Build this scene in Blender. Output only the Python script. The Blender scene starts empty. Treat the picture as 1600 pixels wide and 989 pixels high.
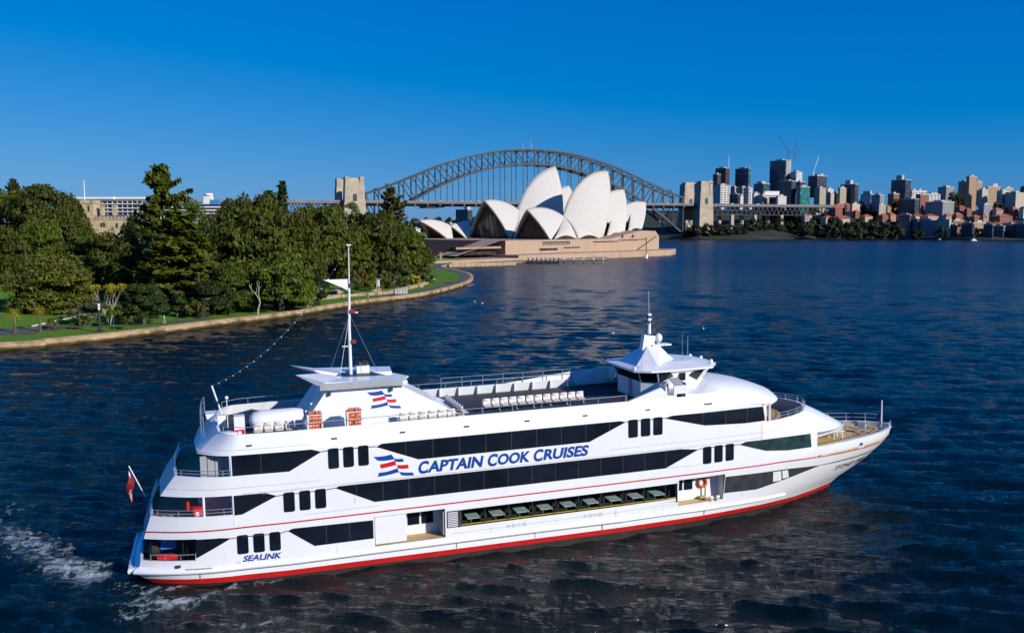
import bpy, bmesh, math, random
import numpy as np
from mathutils import Vector, Matrix
from mathutils.geometry import delaunay_2d_cdt

# ------------------------------------------------------------------ camera, sky, sun, exposure
S = bpy.context.scene
COL = S.collection
PW, PH, FPX, CAM_Z, HORIZON = 1600, 989, 1400.0, 21.0, 352.0
PITCH = math.atan((PH/2-HORIZON)/FPX)
cam = bpy.data.objects.new('camera', bpy.data.cameras.new('camera'))
COL.objects.link(cam)
cam.location = (0, 0, CAM_Z)
cam.rotation_euler = (math.pi/2-PITCH, 0, 0)
cam.data.sensor_width = 36
cam.data.lens = 36*FPX/PW
cam.data.clip_end = 20000
cam.data.clip_start = 0.5
S.camera = cam

SUN_DIR = Vector((0.81, -0.585, 0)).normalized()
SUN_EL = math.radians(25)
w = bpy.data.worlds.new('World'); S.world = w; w.use_nodes = True
nt = w.node_tree
bg = nt.nodes['Background']
sky = nt.nodes.new('ShaderNodeTexSky')
sky.sky_type = 'NISHITA'; sky.sun_disc = False
sky.sun_elevation = SUN_EL
sky.sun_rotation = math.atan2(SUN_DIR.x, SUN_DIR.y)
sky.altitude = 0; sky.air_density = 1.0; sky.dust_density = 0.15; sky.ozone_density = 4.5
# deep polarised blue: grade each channel of the sky
spc = nt.nodes.new('ShaderNodeSeparateColor'); cbc = nt.nodes.new('ShaderNodeCombineColor')
nt.links.new(sky.outputs[0], spc.inputs[0])
def sky_ch(i, off, pw, k):
    prev = spc.outputs[i]
    for op, v in (('SUBTRACT', off), ('MAXIMUM', 0.0), ('POWER', pw), ('MULTIPLY', k)):
        x = nt.nodes.new('ShaderNodeMath'); x.operation = op; nt.links.new(prev, x.inputs[0]); x.inputs[1].default_value = v; prev = x.outputs[0]
    nt.links.new(prev, cbc.inputs[i])
sky_ch(0, 2.4, 1.0, 0.34); sky_ch(1, 0.0, 0.80, 0.68); sky_ch(2, 0.0, 0.45, 2.7)
nt.links.new(cbc.outputs[0], bg.inputs['Color'])
bg.inputs['Strength'].default_value = 0.10
sl = bpy.data.lights.new('sun', 'SUN'); sl.energy = 4.9; sl.angle = math.radians(0.53); sl.color = (1.0, 0.95, 0.88)
sun = bpy.data.objects.new('sun', sl); COL.objects.link(sun)
sun.location = (200, -200, 300)
sd = Vector((SUN_DIR.x*math.cos(SUN_EL), SUN_DIR.y*math.cos(SUN_EL), math.sin(SUN_EL)))
sun.rotation_euler = (-sd).to_track_quat('-Z', 'Y').to_euler()
S.view_settings.view_transform = 'Standard'
S.view_settings.look = 'None'
S.view_settings.exposure = 0.0
S.view_settings.gamma = 1.0
S.render.engine = 'CYCLES'
S.cycles.max_bounces = 6; S.cycles.glossy_bounces = 3; S.cycles.diffuse_bounces = 2
S.cycles.transparent_max_bounces = 6; S.cycles.transmission_bounces = 3
S.cycles.caustics_reflective = False; S.cycles.caustics_refractive = False
S.cycles.sample_clamp_indirect = 30; S.cycles.blur_glossy = 0.3

# pixel of the photograph -> point of the world at a depth, or on a level
_F = Vector((0, math.cos(PITCH), -math.sin(PITCH))); _U = Vector((0, math.sin(PITCH), math.cos(PITCH))); _R = Vector((1, 0, 0))
def ray(x, y): return _F*FPX + _R*(x-PW/2) + _U*(PH/2-y)
def at(x, y, D):
    d = ray(x, y); return Vector((0, 0, CAM_Z)) + d*(D/d.y)
def level(x, y, z=0.0):
    d = ray(x, y); return Vector((0, 0, CAM_Z)) + d*((z-CAM_Z)/d.z)
def to_px(P):
    v = Vector(P)-Vector((0, 0, CAM_Z)); return PW/2+FPX*v.dot(_R)/v.dot(_F), PH/2-FPX*v.dot(_U)/v.dot(_F)

# ------------------------------------------------------------------ helpers
def tag(o, label=None, cat=None, group=None, kind=None):
    if label: o['label'] = label
    if cat: o['category'] = cat
    if group: o['group'] = group
    if kind: o['kind'] = kind
    return o
def empty(name, loc=(0, 0, 0), rz=0.0):
    o = bpy.data.objects.new(name, None); COL.objects.link(o)
    o.location = loc; o.rotation_euler = (0, 0, rz); o.empty_display_size = 0.5
    return o
def copy_tree(o, parent=None):
    c = o.copy(); COL.objects.link(c)
    if parent: c.parent = parent
    for ch in o.children: copy_tree(ch, c)
    return c
ORD = ['first', 'second', 'third', 'fourth', 'fifth', 'sixth', 'seventh', 'eighth', 'ninth', 'tenth', 'eleventh', 'twelfth', 'thirteenth',
       'fourteenth', 'fifteenth', 'sixteenth', 'seventeenth', 'eighteenth', 'nineteenth', 'twentieth', 'twenty-first', 'twenty-second',
       'twenty-third', 'twenty-fourth', 'twenty-fifth', 'twenty-sixth', 'twenty-seventh', 'twenty-eighth', 'twenty-ninth', 'thirtieth',
       'thirty-first', 'thirty-second', 'thirty-third', 'thirty-fourth', 'thirty-fifth', 'thirty-sixth', 'thirty-seventh', 'thirty-eighth', 'thirty-ninth', 'fortieth']

class MB:
    def __init__(s): s.v = []; s.f = []; s.m = []; s.uv = None
    def add(s, vs, fs, mi=0):
        b = len(s.v); s.v += [tuple(p) for p in vs]
        for f in fs: s.f.append([b+i for i in f]); s.m.append(mi)
        return s
    def quad(s, a, b, c, d, mi=0): return s.add([a, b, c, d], [(0, 1, 2, 3)], mi)
    def box(s, c, d, rz=0.0, mi=0, taper=1.0, topmi=None):
        hx, hy, hz = d[0]/2, d[1]/2, d[2]/2; cs, sn = math.cos(rz), math.sin(rz); vs = []
        for z, k in ((-hz, 1.0), (hz, taper)):
            for x, y in ((-hx, -hy), (hx, -hy), (hx, hy), (-hx, hy)):
                vs.append((c[0]+(x*cs-y*sn)*k, c[1]+(x*sn+y*cs)*k, c[2]+z))
        s.add(vs, [(0, 1, 5, 4), (1, 2, 6, 5), (2, 3, 7, 6), (3, 0, 4, 7), (3, 2, 1, 0)], mi)
        s.f.append([len(s.v)-4, len(s.v)-3, len(s.v)-2, len(s.v)-1]); s.m.append(mi if topmi is None else topmi)
        return s
    def prism(s, pts, z0, z1, mi=0, topmi=None):
        n = len(pts); A = sum(pts[i][0]*pts[(i+1) % n][1]-pts[(i+1) % n][0]*pts[i][1] for i in range(n))
        if A < 0: pts = pts[::-1]
        vs = [(p[0], p[1], z0) for p in pts]+[(p[0], p[1], z1) for p in pts]
        s.add(vs, [(i, (i+1) % n, n+(i+1) % n, n+i) for i in range(n)]+[tuple(range(n-1, -1, -1))], mi)
        s.f.append([len(s.v)-n+i for i in range(n)]); s.m.append(mi if topmi is None else topmi)
        return s
    def bar(s, a, b, wd, dp=None, mi=0):
        a, b = Vector(a), Vector(b); dp = dp or wd; d = (b-a)
        if d.length < 1e-6: return s
        d.normalize(); up = Vector((0, 0, 1)) if abs(d.z) < 0.97 else Vector((1, 0, 0))
        x = d.cross(up).normalized()*wd/2; y = x.cross(d).normalized()*dp/2
        vs = [a-x-y, a+x-y, a+x+y, a-x+y, b-x-y, b+x-y, b+x+y, b-x+y]
        return s.add(vs, [(0, 1, 5, 4), (1, 2, 6, 5), (2, 3, 7, 6), (3, 0, 4, 7), (3, 2, 1, 0), (4, 5, 6, 7)], mi)
    def tube(s, path, r, n=6, mi=0, cap=True):
        P = [Vector(p) for p in path]; rs = r if isinstance(r, (list, tuple)) else [r]*len(P); b = len(s.v); prev = None
        for i, p in enumerate(P):
            d = (P[min(i+1, len(P)-1)]-P[max(i-1, 0)]).normalized()
            ref = Vector((0, 0, 1)) if abs(d.z) < 0.9 else Vector((1, 0, 0))
            x = d.cross(ref).normalized()
            if prev is not None and x.dot(prev) < 0: x = -x
            prev = x; y = d.cross(x).normalized()
            for k in range(n):
                t = 2*math.pi*k/n; s.v.append(tuple(p+(x*math.cos(t)+y*math.sin(t))*rs[i]))
        for i in range(len(P)-1):
            for k in range(n):
                k2 = (k+1) % n; s.f.append([b+i*n+k, b+(i+1)*n+k, b+(i+1)*n+k2, b+i*n+k2]); s.m.append(mi)
        if cap:
            s.f.append([b+k for k in range(n)]); s.m.append(mi)
            e = b+(len(P)-1)*n; s.f.append([e+k for k in range(n-1, -1, -1)]); s.m.append(mi)
        return s
    def ball(s, c, r, n=10, m=6, mi=0, sc=(1, 1, 1)):
        b = len(s.v)
        for j in range(m+1):
            ph = math.pi*j/m
            for k in range(n):
                t = 2*math.pi*k/n
                s.v.append((c[0]+r*sc[0]*math.sin(ph)*math.cos(t), c[1]+r*sc[1]*math.sin(ph)*math.sin(t), c[2]+r*sc[2]*math.cos(ph)))
        for j in range(m):
            for k in range(n):
                k2 = (k+1) % n; s.f.append([b+j*n+k, b+(j+1)*n+k, b+(j+1)*n+k2, b+j*n+k2]); s.m.append(mi)
        return s
    def grid(s, rows, mi=0, flip=False):
        b = len(s.v); n = len(rows[0])
        for r in rows: s.v += [tuple(p) for p in r]
        for i in range(len(rows)-1):
            for k in range(n-1):
                f = [b+i*n+k, b+i*n+k+1, b+(i+1)*n+k+1, b+(i+1)*n+k]
                s.f.append(f[::-1] if flip else f); s.m.append(mi)
        return s
    def build(s, name, mats, parent=None, smooth=False, fix=False):
        me = bpy.data.meshes.new(name); me.from_pydata(s.v, [], s.f)
        mats = mats if isinstance(mats, (list, tuple)) else [mats]
        for m in mats: me.materials.append(m)
        if len(mats) > 1: me.polygons.foreach_set('material_index', s.m)
        if smooth: me.polygons.foreach_set('use_smooth', [True]*len(me.polygons))
        if s.uv is not None:
            ul = me.uv_layers.new(name='UVMap')
            li = [0]*len(me.loops); me.loops.foreach_get('vertex_index', li)
            flat = []
            for i in li: flat += s.uv[i]
            ul.data.foreach_set('uv', flat)
        if fix:
            bm = bmesh.new(); bm.from_mesh(me); bmesh.ops.remove_doubles(bm, verts=bm.verts, dist=1e-4)
            bmesh.ops.recalc_face_normals(bm, faces=bm.faces); bm.to_mesh(me); bm.free()
        me.update()
        o = bpy.data.objects.new(name, me); COL.objects.link(o)
        if parent: o.parent = parent
        return o
def smooth_by_angle(o, ang=35):
    me = o.data; me.polygons.foreach_set('use_smooth', [True]*len(me.polygons))
    try: me.set_sharp_from_angle(angle=math.radians(ang))
    except Exception: pass
    return o

# ------------------------------------------------------------------ materials
def lin(r, g, b):
    f = lambda c: (c/255/12.92 if c/255 <= 0.04045 else ((c/255+0.055)/1.055)**2.4)
    return (f(r), f(g), f(b))
def mat(name, c, rough=0.6, metal=0.0, var=0.12, scale=1.0, spec=0.5, bump=0.0, bscale=None, coat=0.0, rand=0.0):
    m = bpy.data.materials.new(name); m.use_nodes = True; n = m.node_tree; L = n.links
    b = n.nodes['Principled BSDF']; b.inputs['Roughness'].default_value = rough; b.inputs['Metallic'].default_value = metal
    b.inputs['Specular IOR Level'].default_value = spec; b.inputs['Coat Weight'].default_value = coat
    tc = n.nodes.new('ShaderNodeTexCoord')
    nz = n.nodes.new('ShaderNodeTexNoise'); nz.inputs['Scale'].default_value = scale; nz.inputs['Detail'].default_value = 5
    L.new(tc.outputs['Object'], nz.inputs['Vector'])
    mr = n.nodes.new('ShaderNodeMapRange'); mr.inputs['From Min'].default_value = 0.3; mr.inputs['From Max'].default_value = 0.7
    mr.inputs['To Min'].default_value = 1-var; mr.inputs['To Max'].default_value = 1+var
    L.new(nz.outputs['Fac'], mr.inputs['Value'])
    mx = n.nodes.new('ShaderNodeVectorMath'); mx.operation = 'SCALE'; mx.inputs[0].default_value = c[:3]
    L.new(mr.outputs[0], mx.inputs['Scale'])
    out = mx.outputs[0]
    if rand:
        oi = n.nodes.new('ShaderNodeObjectInfo'); m2 = n.nodes.new('ShaderNodeMapRange')
        m2.inputs['To Min'].default_value = 1-rand; m2.inputs['To Max'].default_value = 1+rand
        L.new(oi.outputs['Random'], m2.inputs['Value'])
        k = n.nodes.new('ShaderNodeVectorMath'); k.operation = 'SCALE'; L.new(out, k.inputs[0]); L.new(m2.outputs[0], k.inputs['Scale']); out = k.outputs[0]
    L.new(out, b.inputs['Base Color'])
    if bump:
        bz = n.nodes.new('ShaderNodeTexNoise'); bz.inputs['Scale'].default_value = bscale or scale*6; bz.inputs['Detail'].default_value = 4
        L.new(tc.outputs['Object'], bz.inputs['Vector'])
        bn = n.nodes.new('ShaderNodeBump'); bn.inputs['Strength'].default_value = bump; bn.inputs['Distance'].default_value = 0.05
        L.new(bz.outputs['Fac'], bn.inputs['Height']); L.new(bn.outputs[0], b.inputs['Normal'])
    return m
def node(n, t, **kw):
    x = n.nodes.new(t)
    for k, v in kw.items(): setattr(x, k, v)
    return x
def math_node(n, op, a, b=None, clamp=False):
    x = n.nodes.new('ShaderNodeMath'); x.operation = op; x.use_clamp = clamp
    for i, q in enumerate((a, b)):
        if q is None: continue
        if isinstance(q, (int, float)): x.inputs[i].default_value = q
        else: n.links.new(q, x.inputs[i])
    return x.outputs[0]
def mixc(n, fac, a, b):
    x = n.nodes.new('ShaderNodeMix'); x.data_type = 'RGBA'
    if isinstance(fac, (int, float)): x.inputs[0].default_value = fac
    else: n.links.new(fac, x.inputs[0])
    for i, q in ((6, a), (7, b)):
        if isinstance(q, tuple): x.inputs[i].default_value = (*q[:3], 1)
        else: n.links.new(q, x.inputs[i])
    return x.outputs[2]

M = {}
def ship_paint():
    # white topside paint with faint plate waviness and streaky weathering
    m = bpy.data.materials.new('ship_white'); m.use_nodes = True; n = m.node_tree; L = n.links; b = n.nodes['Principled BSDF']; b.inputs['Roughness'].default_value = 0.3; b.inputs['Coat Weight'].default_value = 0.15
    tc = node(n, 'ShaderNodeTexCoord'); mp = node(n, 'ShaderNodeMapping'); mp.inputs['Scale'].default_value = (2.2, 2.2, 0.22); L.new(tc.outputs['Object'], mp.inputs[0])
    st = node(n, 'ShaderNodeTexNoise'); st.inputs['Scale'].default_value = 1.6; st.inputs['Detail'].default_value = 7; st.inputs['Roughness'].default_value = 0.7; L.new(mp.outputs[0], st.inputs['Vector'])
    bl = node(n, 'ShaderNodeTexNoise'); bl.inputs['Scale'].default_value = 0.5; bl.inputs['Detail'].default_value = 5; L.new(tc.outputs['Object'], bl.inputs['Vector'])
    k = math_node(n, 'MULTIPLY', math_node(n, 'SUBTRACT', st.outputs['Fac'], 0.54), 3.0, True)
    base = mixc(n, bl.outputs['Fac'], (0.77, 0.775, 0.78), (0.84, 0.845, 0.85))
    L.new(mixc(n, math_node(n, 'MULTIPLY', k, 0.35), base, (0.55, 0.52, 0.46)), b.inputs['Base Color'])
    bp = node(n, 'ShaderNodeBump'); bp.inputs['Strength'].default_value = 0.25; bp.inputs['Distance'].default_value = 0.03; L.new(bl.outputs['Fac'], bp.inputs['Height']); L.new(bp.outputs[0], b.inputs['Normal'])
    return m
M['ship_white'] = ship_paint()
M['ship_cream'] = mat('ship_cream', (0.66, 0.60, 0.52), 0.5, var=0.08, scale=3)
M['boot_red'] = mat('boot_red', (0.52, 0.010, 0.010), 0.35, var=0.12, scale=1.2)
M['antifoul'] = mat('antifoul', (0.022, 0.014, 0.011), 0.6, var=0.35, scale=1.5)
M['line_red'] = mat('line_red', (0.50, 0.016, 0.022), 0.4, var=0.05)
M['line_black'] = mat('line_black', (0.03, 0.032, 0.036), 0.5, var=0.2)
M['seam'] = mat('seam', (0.32, 0.33, 0.34), 0.6, var=0.2)
M['dark_glass'] = mat('dark_glass', (0.008, 0.012, 0.02), 0.04, var=0.3, scale=0.5, spec=0.6)
M['painted_reflection_glass'] = mat('painted_reflection_glass', (0.022, 0.05, 0.05), 0.05, var=0.5, scale=1.5, spec=0.9)  # forward window: pale reflection of lit water put into the glass colour
M['smoke_panel'] = mat('smoke_panel', (0.045, 0.05, 0.055), 0.12, var=0.25, scale=1.5, spec=0.6)
M['mullion'] = mat('mullion', (0.03, 0.034, 0.04), 0.4)
M['logo_blue'] = mat('logo_blue', (0.006, 0.055, 0.30), 0.35, var=0.04)
M['logo_red'] = mat('logo_red', (0.62, 0.012, 0.02), 0.35, var=0.04)
M['letter_black'] = mat('letter_black', (0.02, 0.02, 0.025), 0.4)
M['logo_orange'] = mat('logo_orange', (0.8, 0.25, 0.03), 0.4)
M['letter_grey'] = mat('letter_grey', (0.55, 0.58, 0.62), 0.4)
M['teak'] = mat('teak', (0.55, 0.37, 0.15), 0.6, var=0.15, scale=2.5)
M['dark_deck'] = mat('dark_deck', (0.035, 0.036, 0.042), 0.75, var=0.25, scale=1.2)
M['steel'] = mat('steel', (0.55, 0.57, 0.60), 0.3, metal=0.7)
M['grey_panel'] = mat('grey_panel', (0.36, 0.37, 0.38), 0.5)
M['dark_panel'] = mat('dark_panel', (0.03, 0.03, 0.035), 0.5)
M['seat_cream'] = mat('seat_cream', (0.62, 0.55, 0.46), 0.45, var=0.1, scale=4)
M['seat_back'] = mat('seat_back', (0.74, 0.71, 0.66), 0.45, var=0.06, scale=4)
M['orange'] = mat('orange', (0.62, 0.10, 0.015), 0.6, var=0.3, scale=9)
M['tarp_blue'] = mat('tarp_blue', (0.02, 0.14, 0.45), 0.5)
M['rubber'] = mat('rubber', (0.015, 0.015, 0.017), 0.6)
M['yellow'] = mat('yellow', (0.6, 0.42, 0.03), 0.5)
M['brass'] = mat('brass', (0.38, 0.28, 0.11), 0.5, var=0.25, scale=3)
M['table_green'] = mat('table_green', (0.56, 0.68, 0.62), 0.4, var=0.08)
M['interior'] = mat('interior', (0.025, 0.02, 0.018), 0.8)
M['red_cabinet'] = mat('red_cabinet', (0.6, 0.02, 0.02), 0.4)
M['flag_red'] = mat('flag_red', (0.26, 0.010, 0.016), 0.7)
M['flag_navy'] = mat('flag_navy', (0.01, 0.02, 0.12), 0.7)
M['white'] = mat('white_paint', (0.78, 0.78, 0.77), 0.5, var=0.06)
M['sail_white'] = mat('sail_white', (0.76, 0.74, 0.70), 0.5)
def glass_clear():
    m = bpy.data.materials.new('clear_window'); m.use_nodes = True; n = m.node_tree
    n.nodes.clear(); o = node(n, 'ShaderNodeOutputMaterial')
    t = node(n, 'ShaderNodeBsdfTransparent'); t.inputs[0].default_value = (0.80, 0.85, 0.85, 1)
    g = node(n, 'ShaderNodeBsdfGlossy'); g.inputs['Roughness'].default_value = 0.03
    fr = node(n, 'ShaderNodeFresnel'); fr.inputs[0].default_value = 1.5
    x = node(n, 'ShaderNodeMixShader'); n.links.new(fr.outputs[0], x.inputs[0]); n.links.new(t.outputs[0], x.inputs[1]); n.links.new(g.outputs[0], x.inputs[2])
    n.links.new(x.outputs[0], o.inputs[0]); return m
M['clear_glass'] = glass_clear()

M['terrace_glass'] = mat('terrace_glass', (0.06, 0.085, 0.11), 0.15, var=0.4, scale=0.15)
M['rust_soil'] = mat('red_soil', (0.30, 0.09, 0.04), 0.9, var=0.3)
M['rust_chair'] = mat('chair_fabric', (0.05, 0.035, 0.03), 0.8)
M['bridge_glass'] = mat('bridge_glass', (0.012, 0.016, 0.018), 0.05, var=0.2, spec=0.6)

# ------------------------------------------------------------------ ship frame (needed by the water for its wake)
SHIP_O = Vector((-22.51, 54.27, 0.0)); SHIP_YAW = math.radians(18.5); SHIP_TRIM = math.radians(1.0)
SHIP_M = Matrix.Translation(SHIP_O) @ Matrix.Rotation(SHIP_YAW, 4, 'Z') @ Matrix.Rotation(-SHIP_TRIM, 4, 'Y')

# ------------------------------------------------------------------ water: one sheet to the horizon, with real waves near the ship
def seg_dist(px, py, a, b):
    ax, ay, bx, by = a[0], a[1], b[0], b[1]; dx, dy = bx-ax, by-ay
    t = np.clip(((px-ax)*dx+(py-ay)*dy)/(dx*dx+dy*dy+1e-9), 0, 1)
    return np.hypot(px-ax-t*dx, py-ay-t*dy)
def build_water():
    rng = np.random.default_rng(5)
    rad = [6.0]
    while rad[-1] < 12000:
        r = rad[-1]; rad.append(r+(max(0.22, r*0.0042) if r < 700 else r*0.022))
    rad = np.array(rad)
    ang = np.concatenate([np.linspace(-48, 48, 1010), np.linspace(48, 312, 90)[1:-1]])
    ang = np.radians(ang)
    Rr, A = np.meshgrid(rad, ang, indexing='ij')
    X = Rr*np.sin(A); Y = Rr*np.cos(A)
    dr = np.gradient(rad)[:, None]*np.ones_like(A)
    dA = np.abs(np.gradient(np.concatenate([ang]))); dA[-1] = dA[-2]
    sp = np.maximum(dr, Rr*dA[None, :])
    Z = np.zeros_like(X); DX = np.zeros_like(X); DY = np.zeros_like(X)
    wind = math.radians(258)
    VU = np.zeros_like(X)
    for i in range(110):
        lam = 0.5*(6.5/0.5)**rng.random()
        cross = rng.random() < 0.16; th = wind+(rng.normal()*0.24 if not cross else rng.normal()*0.35+(0.95 if rng.random() < 0.6 else -0.85))
        k = 2*math.pi/lam; kx, ky = k*math.cos(th), k*math.sin(th); ph = rng.random()*2*math.pi
        a = 0.0088*lam**0.58*(1.0 if lam < 2.2 else 0.78)*(0.7 if cross else 1.0)
        wt = np.clip((lam/sp-2.2)/2.5, 0, 1); VU += (1-wt*wt)*(a*k)**2/2
        arg = kx*X+ky*Y+ph
        Z += wt*a*np.sin(arg); c = wt*a*1.15*np.cos(arg); DX += c*math.cos(th); DY += c*math.sin(th)
    # foam weights: wash along the hull, the wake astern, spray under the quarter, a far boat's wake
    F = np.zeros_like(X)
    def cap(a, b, r, s, soft=1.0):
        nonlocal F
        d = seg_dist(X, Y, a, b); F = np.maximum(F, s*np.clip((r-d)/(r*soft)+0.0, 0, 1))
    lv = lambda x, y: tuple(level(x, y, 0))[:2]
    cap(lv(20, 838), lv(95, 872), 3.2, 0.85); cap(lv(85, 880), lv(150, 900), 2.6, 1.1); cap(lv(-40, 805), lv(30, 845), 3.0, 0.7)
    cap(lv(-60, 770), lv(20, 800), 3.5, 0.5); cap(lv(100, 865), lv(60, 850), 3.0, 0.8)
    cap(lv(180, 945), lv(300, 940), 1.5, 0.9); cap(lv(200, 962), lv(330, 930), 1.0, 0.85); cap(lv(200, 925), lv(290, 918), 0.8, 0.8)
    cap(lv(330, 920), lv(440, 905), 0.7, 0.7); cap(lv(380, 975), lv(440, 965), 0.9, 0.7); cap(lv(460, 925), lv(640, 905), 1.0, 0.3)
    cap(lv(460, 903), lv(1200, 797), 0.6, 0.55); cap(lv(820, 885), lv(900, 870), 0.9, 0.55); cap(lv(780, 930), lv(860, 920), 1.0, 0.32)
    cap(lv(150, 905), lv(240, 925), 1.6, 0.5); cap(lv(740, 444), lv(730, 447), 2.0, 1.1)
    cap(lv(1395, 383.6), lv(1500, 383.8), 1.6, 0.8); cap(lv(1480, 384.2), lv(1700, 384.0), 2.6, 1.2)
    # calmer, flatter water inside the turbulent wake; a low bow wave
    F *= 0.86
    me = bpy.data.meshes.new('water')
    nR, nA = X.shape
    co = np.stack([X+DX, Y+DY, Z], -1).reshape(-1, 3)
    i = np.arange(nR-1)[:, None]; j = np.arange(nA)[None, :]; j2 = (j+1) % nA
    q = np.stack([i*nA+j, (i+1)*nA+j, (i+1)*nA+j2, i*nA+j2], -1).reshape(-1, 4)[:, ::-1]
    nv = len(co); nf = len(q)
    me.vertices.add(nv); me.vertices.foreach_set('co', co.ravel())
    tri = np.arange(nA)
    me.loops.add(nf*4+nA); me.polygons.add(nf+1)
    me.loops.foreach_set('vertex_index', np.concatenate([q.ravel(), tri[::-1]]))
    me.polygons.foreach_set('loop_start', np.concatenate([np.arange(nf)*4, [nf*4]]))
    me.polygons.foreach_set('use_smooth', np.ones(nf+1, bool))
    me.update(calc_edges=True); me.validate()
    ra = me.attributes.new('chop', 'FLOAT', 'POINT'); ra.data.foreach_set('value', np.clip(0.42*np.sqrt(np.sqrt(2*VU))*np.clip(Rr/500, 0.12, 1), 0.02, 0.30).ravel().astype(np.float32))
    at_ = me.attributes.new('foam', 'FLOAT', 'POINT'); at_.data.foreach_set('value', F.ravel().astype(np.float32))
    o = bpy.data.objects.new('water', me); COL.objects.link(o); tag(o, 'deep blue rippled harbour water with white wash behind the ship', 'water', kind='structure')
    m = bpy.data.materials.new('harbour_water'); m.use_nodes = True; n = m.node_tree; L = n.links
    b = n.nodes['Principled BSDF']; b.inputs['IOR'].default_value = 1.333; b.inputs['Specular IOR Level'].default_value = 0.32; b.inputs['Roughness'].default_value = 0.07
    tc = node(n, 'ShaderNodeTexCoord')
    mp = node(n, 'ShaderNodeMapping'); mp.inputs['Rotation'].default_value = (0, 0, math.radians(8)); mp.inputs['Scale'].default_value = (0.42, 1.25, 1)
    L.new(tc.outputs['Object'], mp.inputs[0])
    n1 = node(n, 'ShaderNodeTexNoise'); n1.inputs['Scale'].default_value = 2.0; n1.inputs['Detail'].default_value = 6; n1.inputs['Roughness'].default_value = 0.6
    n2 = node(n, 'ShaderNodeTexNoise'); n2.inputs['Scale'].default_value = 0.6; n2.inputs['Detail'].default_value = 4
    L.new(mp.outputs[0], n1.inputs['Vector']); L.new(mp.outputs[0], n2.inputs['Vector'])
    s = math_node(n, 'ADD', math_node(n, 'MULTIPLY', n1.outputs['Fac'], 0.46), math_node(n, 'MULTIPLY', n2.outputs['Fac'], 0.30))
    bp = node(n, 'ShaderNodeBump'); bp.inputs['Strength'].default_value = 1.0; bp.inputs['Distance'].default_value = 0.75
    L.new(s, bp.inputs['Height']); L.new(bp.outputs[0], b.inputs['Normal'])
    fa = node(n, 'ShaderNodeAttribute', attribute_name='foam')
    fn = node(n, 'ShaderNodeTexNoise'); fn.inputs['Scale'].default_value = 1.5; fn.inputs['Detail'].default_value = 9; fn.inputs['Roughness'].default_value = 0.72; fn.inputs['Distortion'].default_value = 0.9
    L.new(tc.outputs['Object'], fn.inputs['Vector'])
    thr = math_node(n, 'SUBTRACT', math_node(n, 'ADD', fn.outputs['Fac'], math_node(n, 'MULTIPLY', fa.outputs['Fac'], 0.34)), 0.67)
    foam = math_node(n, 'MULTIPLY', math_node(n, 'MULTIPLY', thr, 4.2, True), math_node(n, 'MULTIPLY', fa.outputs['Fac'], 5.0, True))
    halo = math_node(n, 'MULTIPLY', fa.outputs['Fac'], 0.45, True)
    deep = mixc(n, halo, (0.0004, 0.0058, 0.0072), (0.006, 0.035, 0.042))
    L.new(mixc(n, foam, deep, (0.56, 0.61, 0.62)), b.inputs['Base Color'])
    ch = node(n, 'ShaderNodeAttribute', attribute_name='chop')
    L.new(math_node(n, 'ADD', math_node(n, 'MULTIPLY', foam, 0.6), ch.outputs['Fac']), b.inputs['Roughness'])
    me.materials.append(m)
build_water()

# ------------------------------------------------------------------ garden shore: sea wall, lawn, path
WALL_Z = 1.2
wall_px = [(0, 548), (75, 541), (155, 533.5), (240, 523), (340, 510), (450, 496), (550, 479), (610, 471), (662, 464), (705, 454), (728, 446.5), (738, 441), (739, 435.5), (731, 430.5), (715, 426.5), (698, 423), (693, 419.5), (700, 417)]
WALL = [Vector((level(x, y, 0).x, level(x, y, 0).y)) for x, y in wall_px]
WALL = [WALL[0]+Vector((-150, -62)), WALL[0]+Vector((-60, -24))]+WALL
def smooth_line(P, k=4):
    out = []
    for i in range(len(P)-1):
        p0 = P[max(i-1, 0)]; p1 = P[i]; p2 = P[i+1]; p3 = P[min(i+2, len(P)-1)]
        for j in range(k):
            t = j/k
            out.append(0.5*((2*p1)+(p2-p0)*t+(2*p0-5*p1+4*p2-p3)*t*t+(3*p1-p0-3*p2+p3)*t*t*t))
    return out+[P[-1]]
WL = smooth_line(WALL, 5)
WN = []
for i in range(len(WL)):
    d = (WL[min(i+1, len(WL)-1)]-WL[max(i-1, 0)]).normalized(); WN.append(Vector((-d.y, d.x)))   # inland normal
WLn = np.array([(p.x, p.y) for p in WL])
def wall_dist(x, y):
    return min(float(seg_dist(np.array(x), np.array(y), WLn[i], WLn[i+1])) for i in range(0, len(WLn)-1))
def ground_z(x, y):
    d = wall_dist(x, y)
    h = WALL_Z-0.02+0.05*max(0, min(d, 60)-14)+0.085*max(0, d-60)
    return min(h, 15.0)
def inside(poly, x, y):
    r = False; j = len(poly)-1
    for i in range(len(poly)):
        xi, yi = poly[i]; xj, yj = poly[j]
        if (yi > y) != (yj > y) and x < (xj-xi)*(y-yi)/(yj-yi)+xi: r = not r
        j = i
    return r
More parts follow.
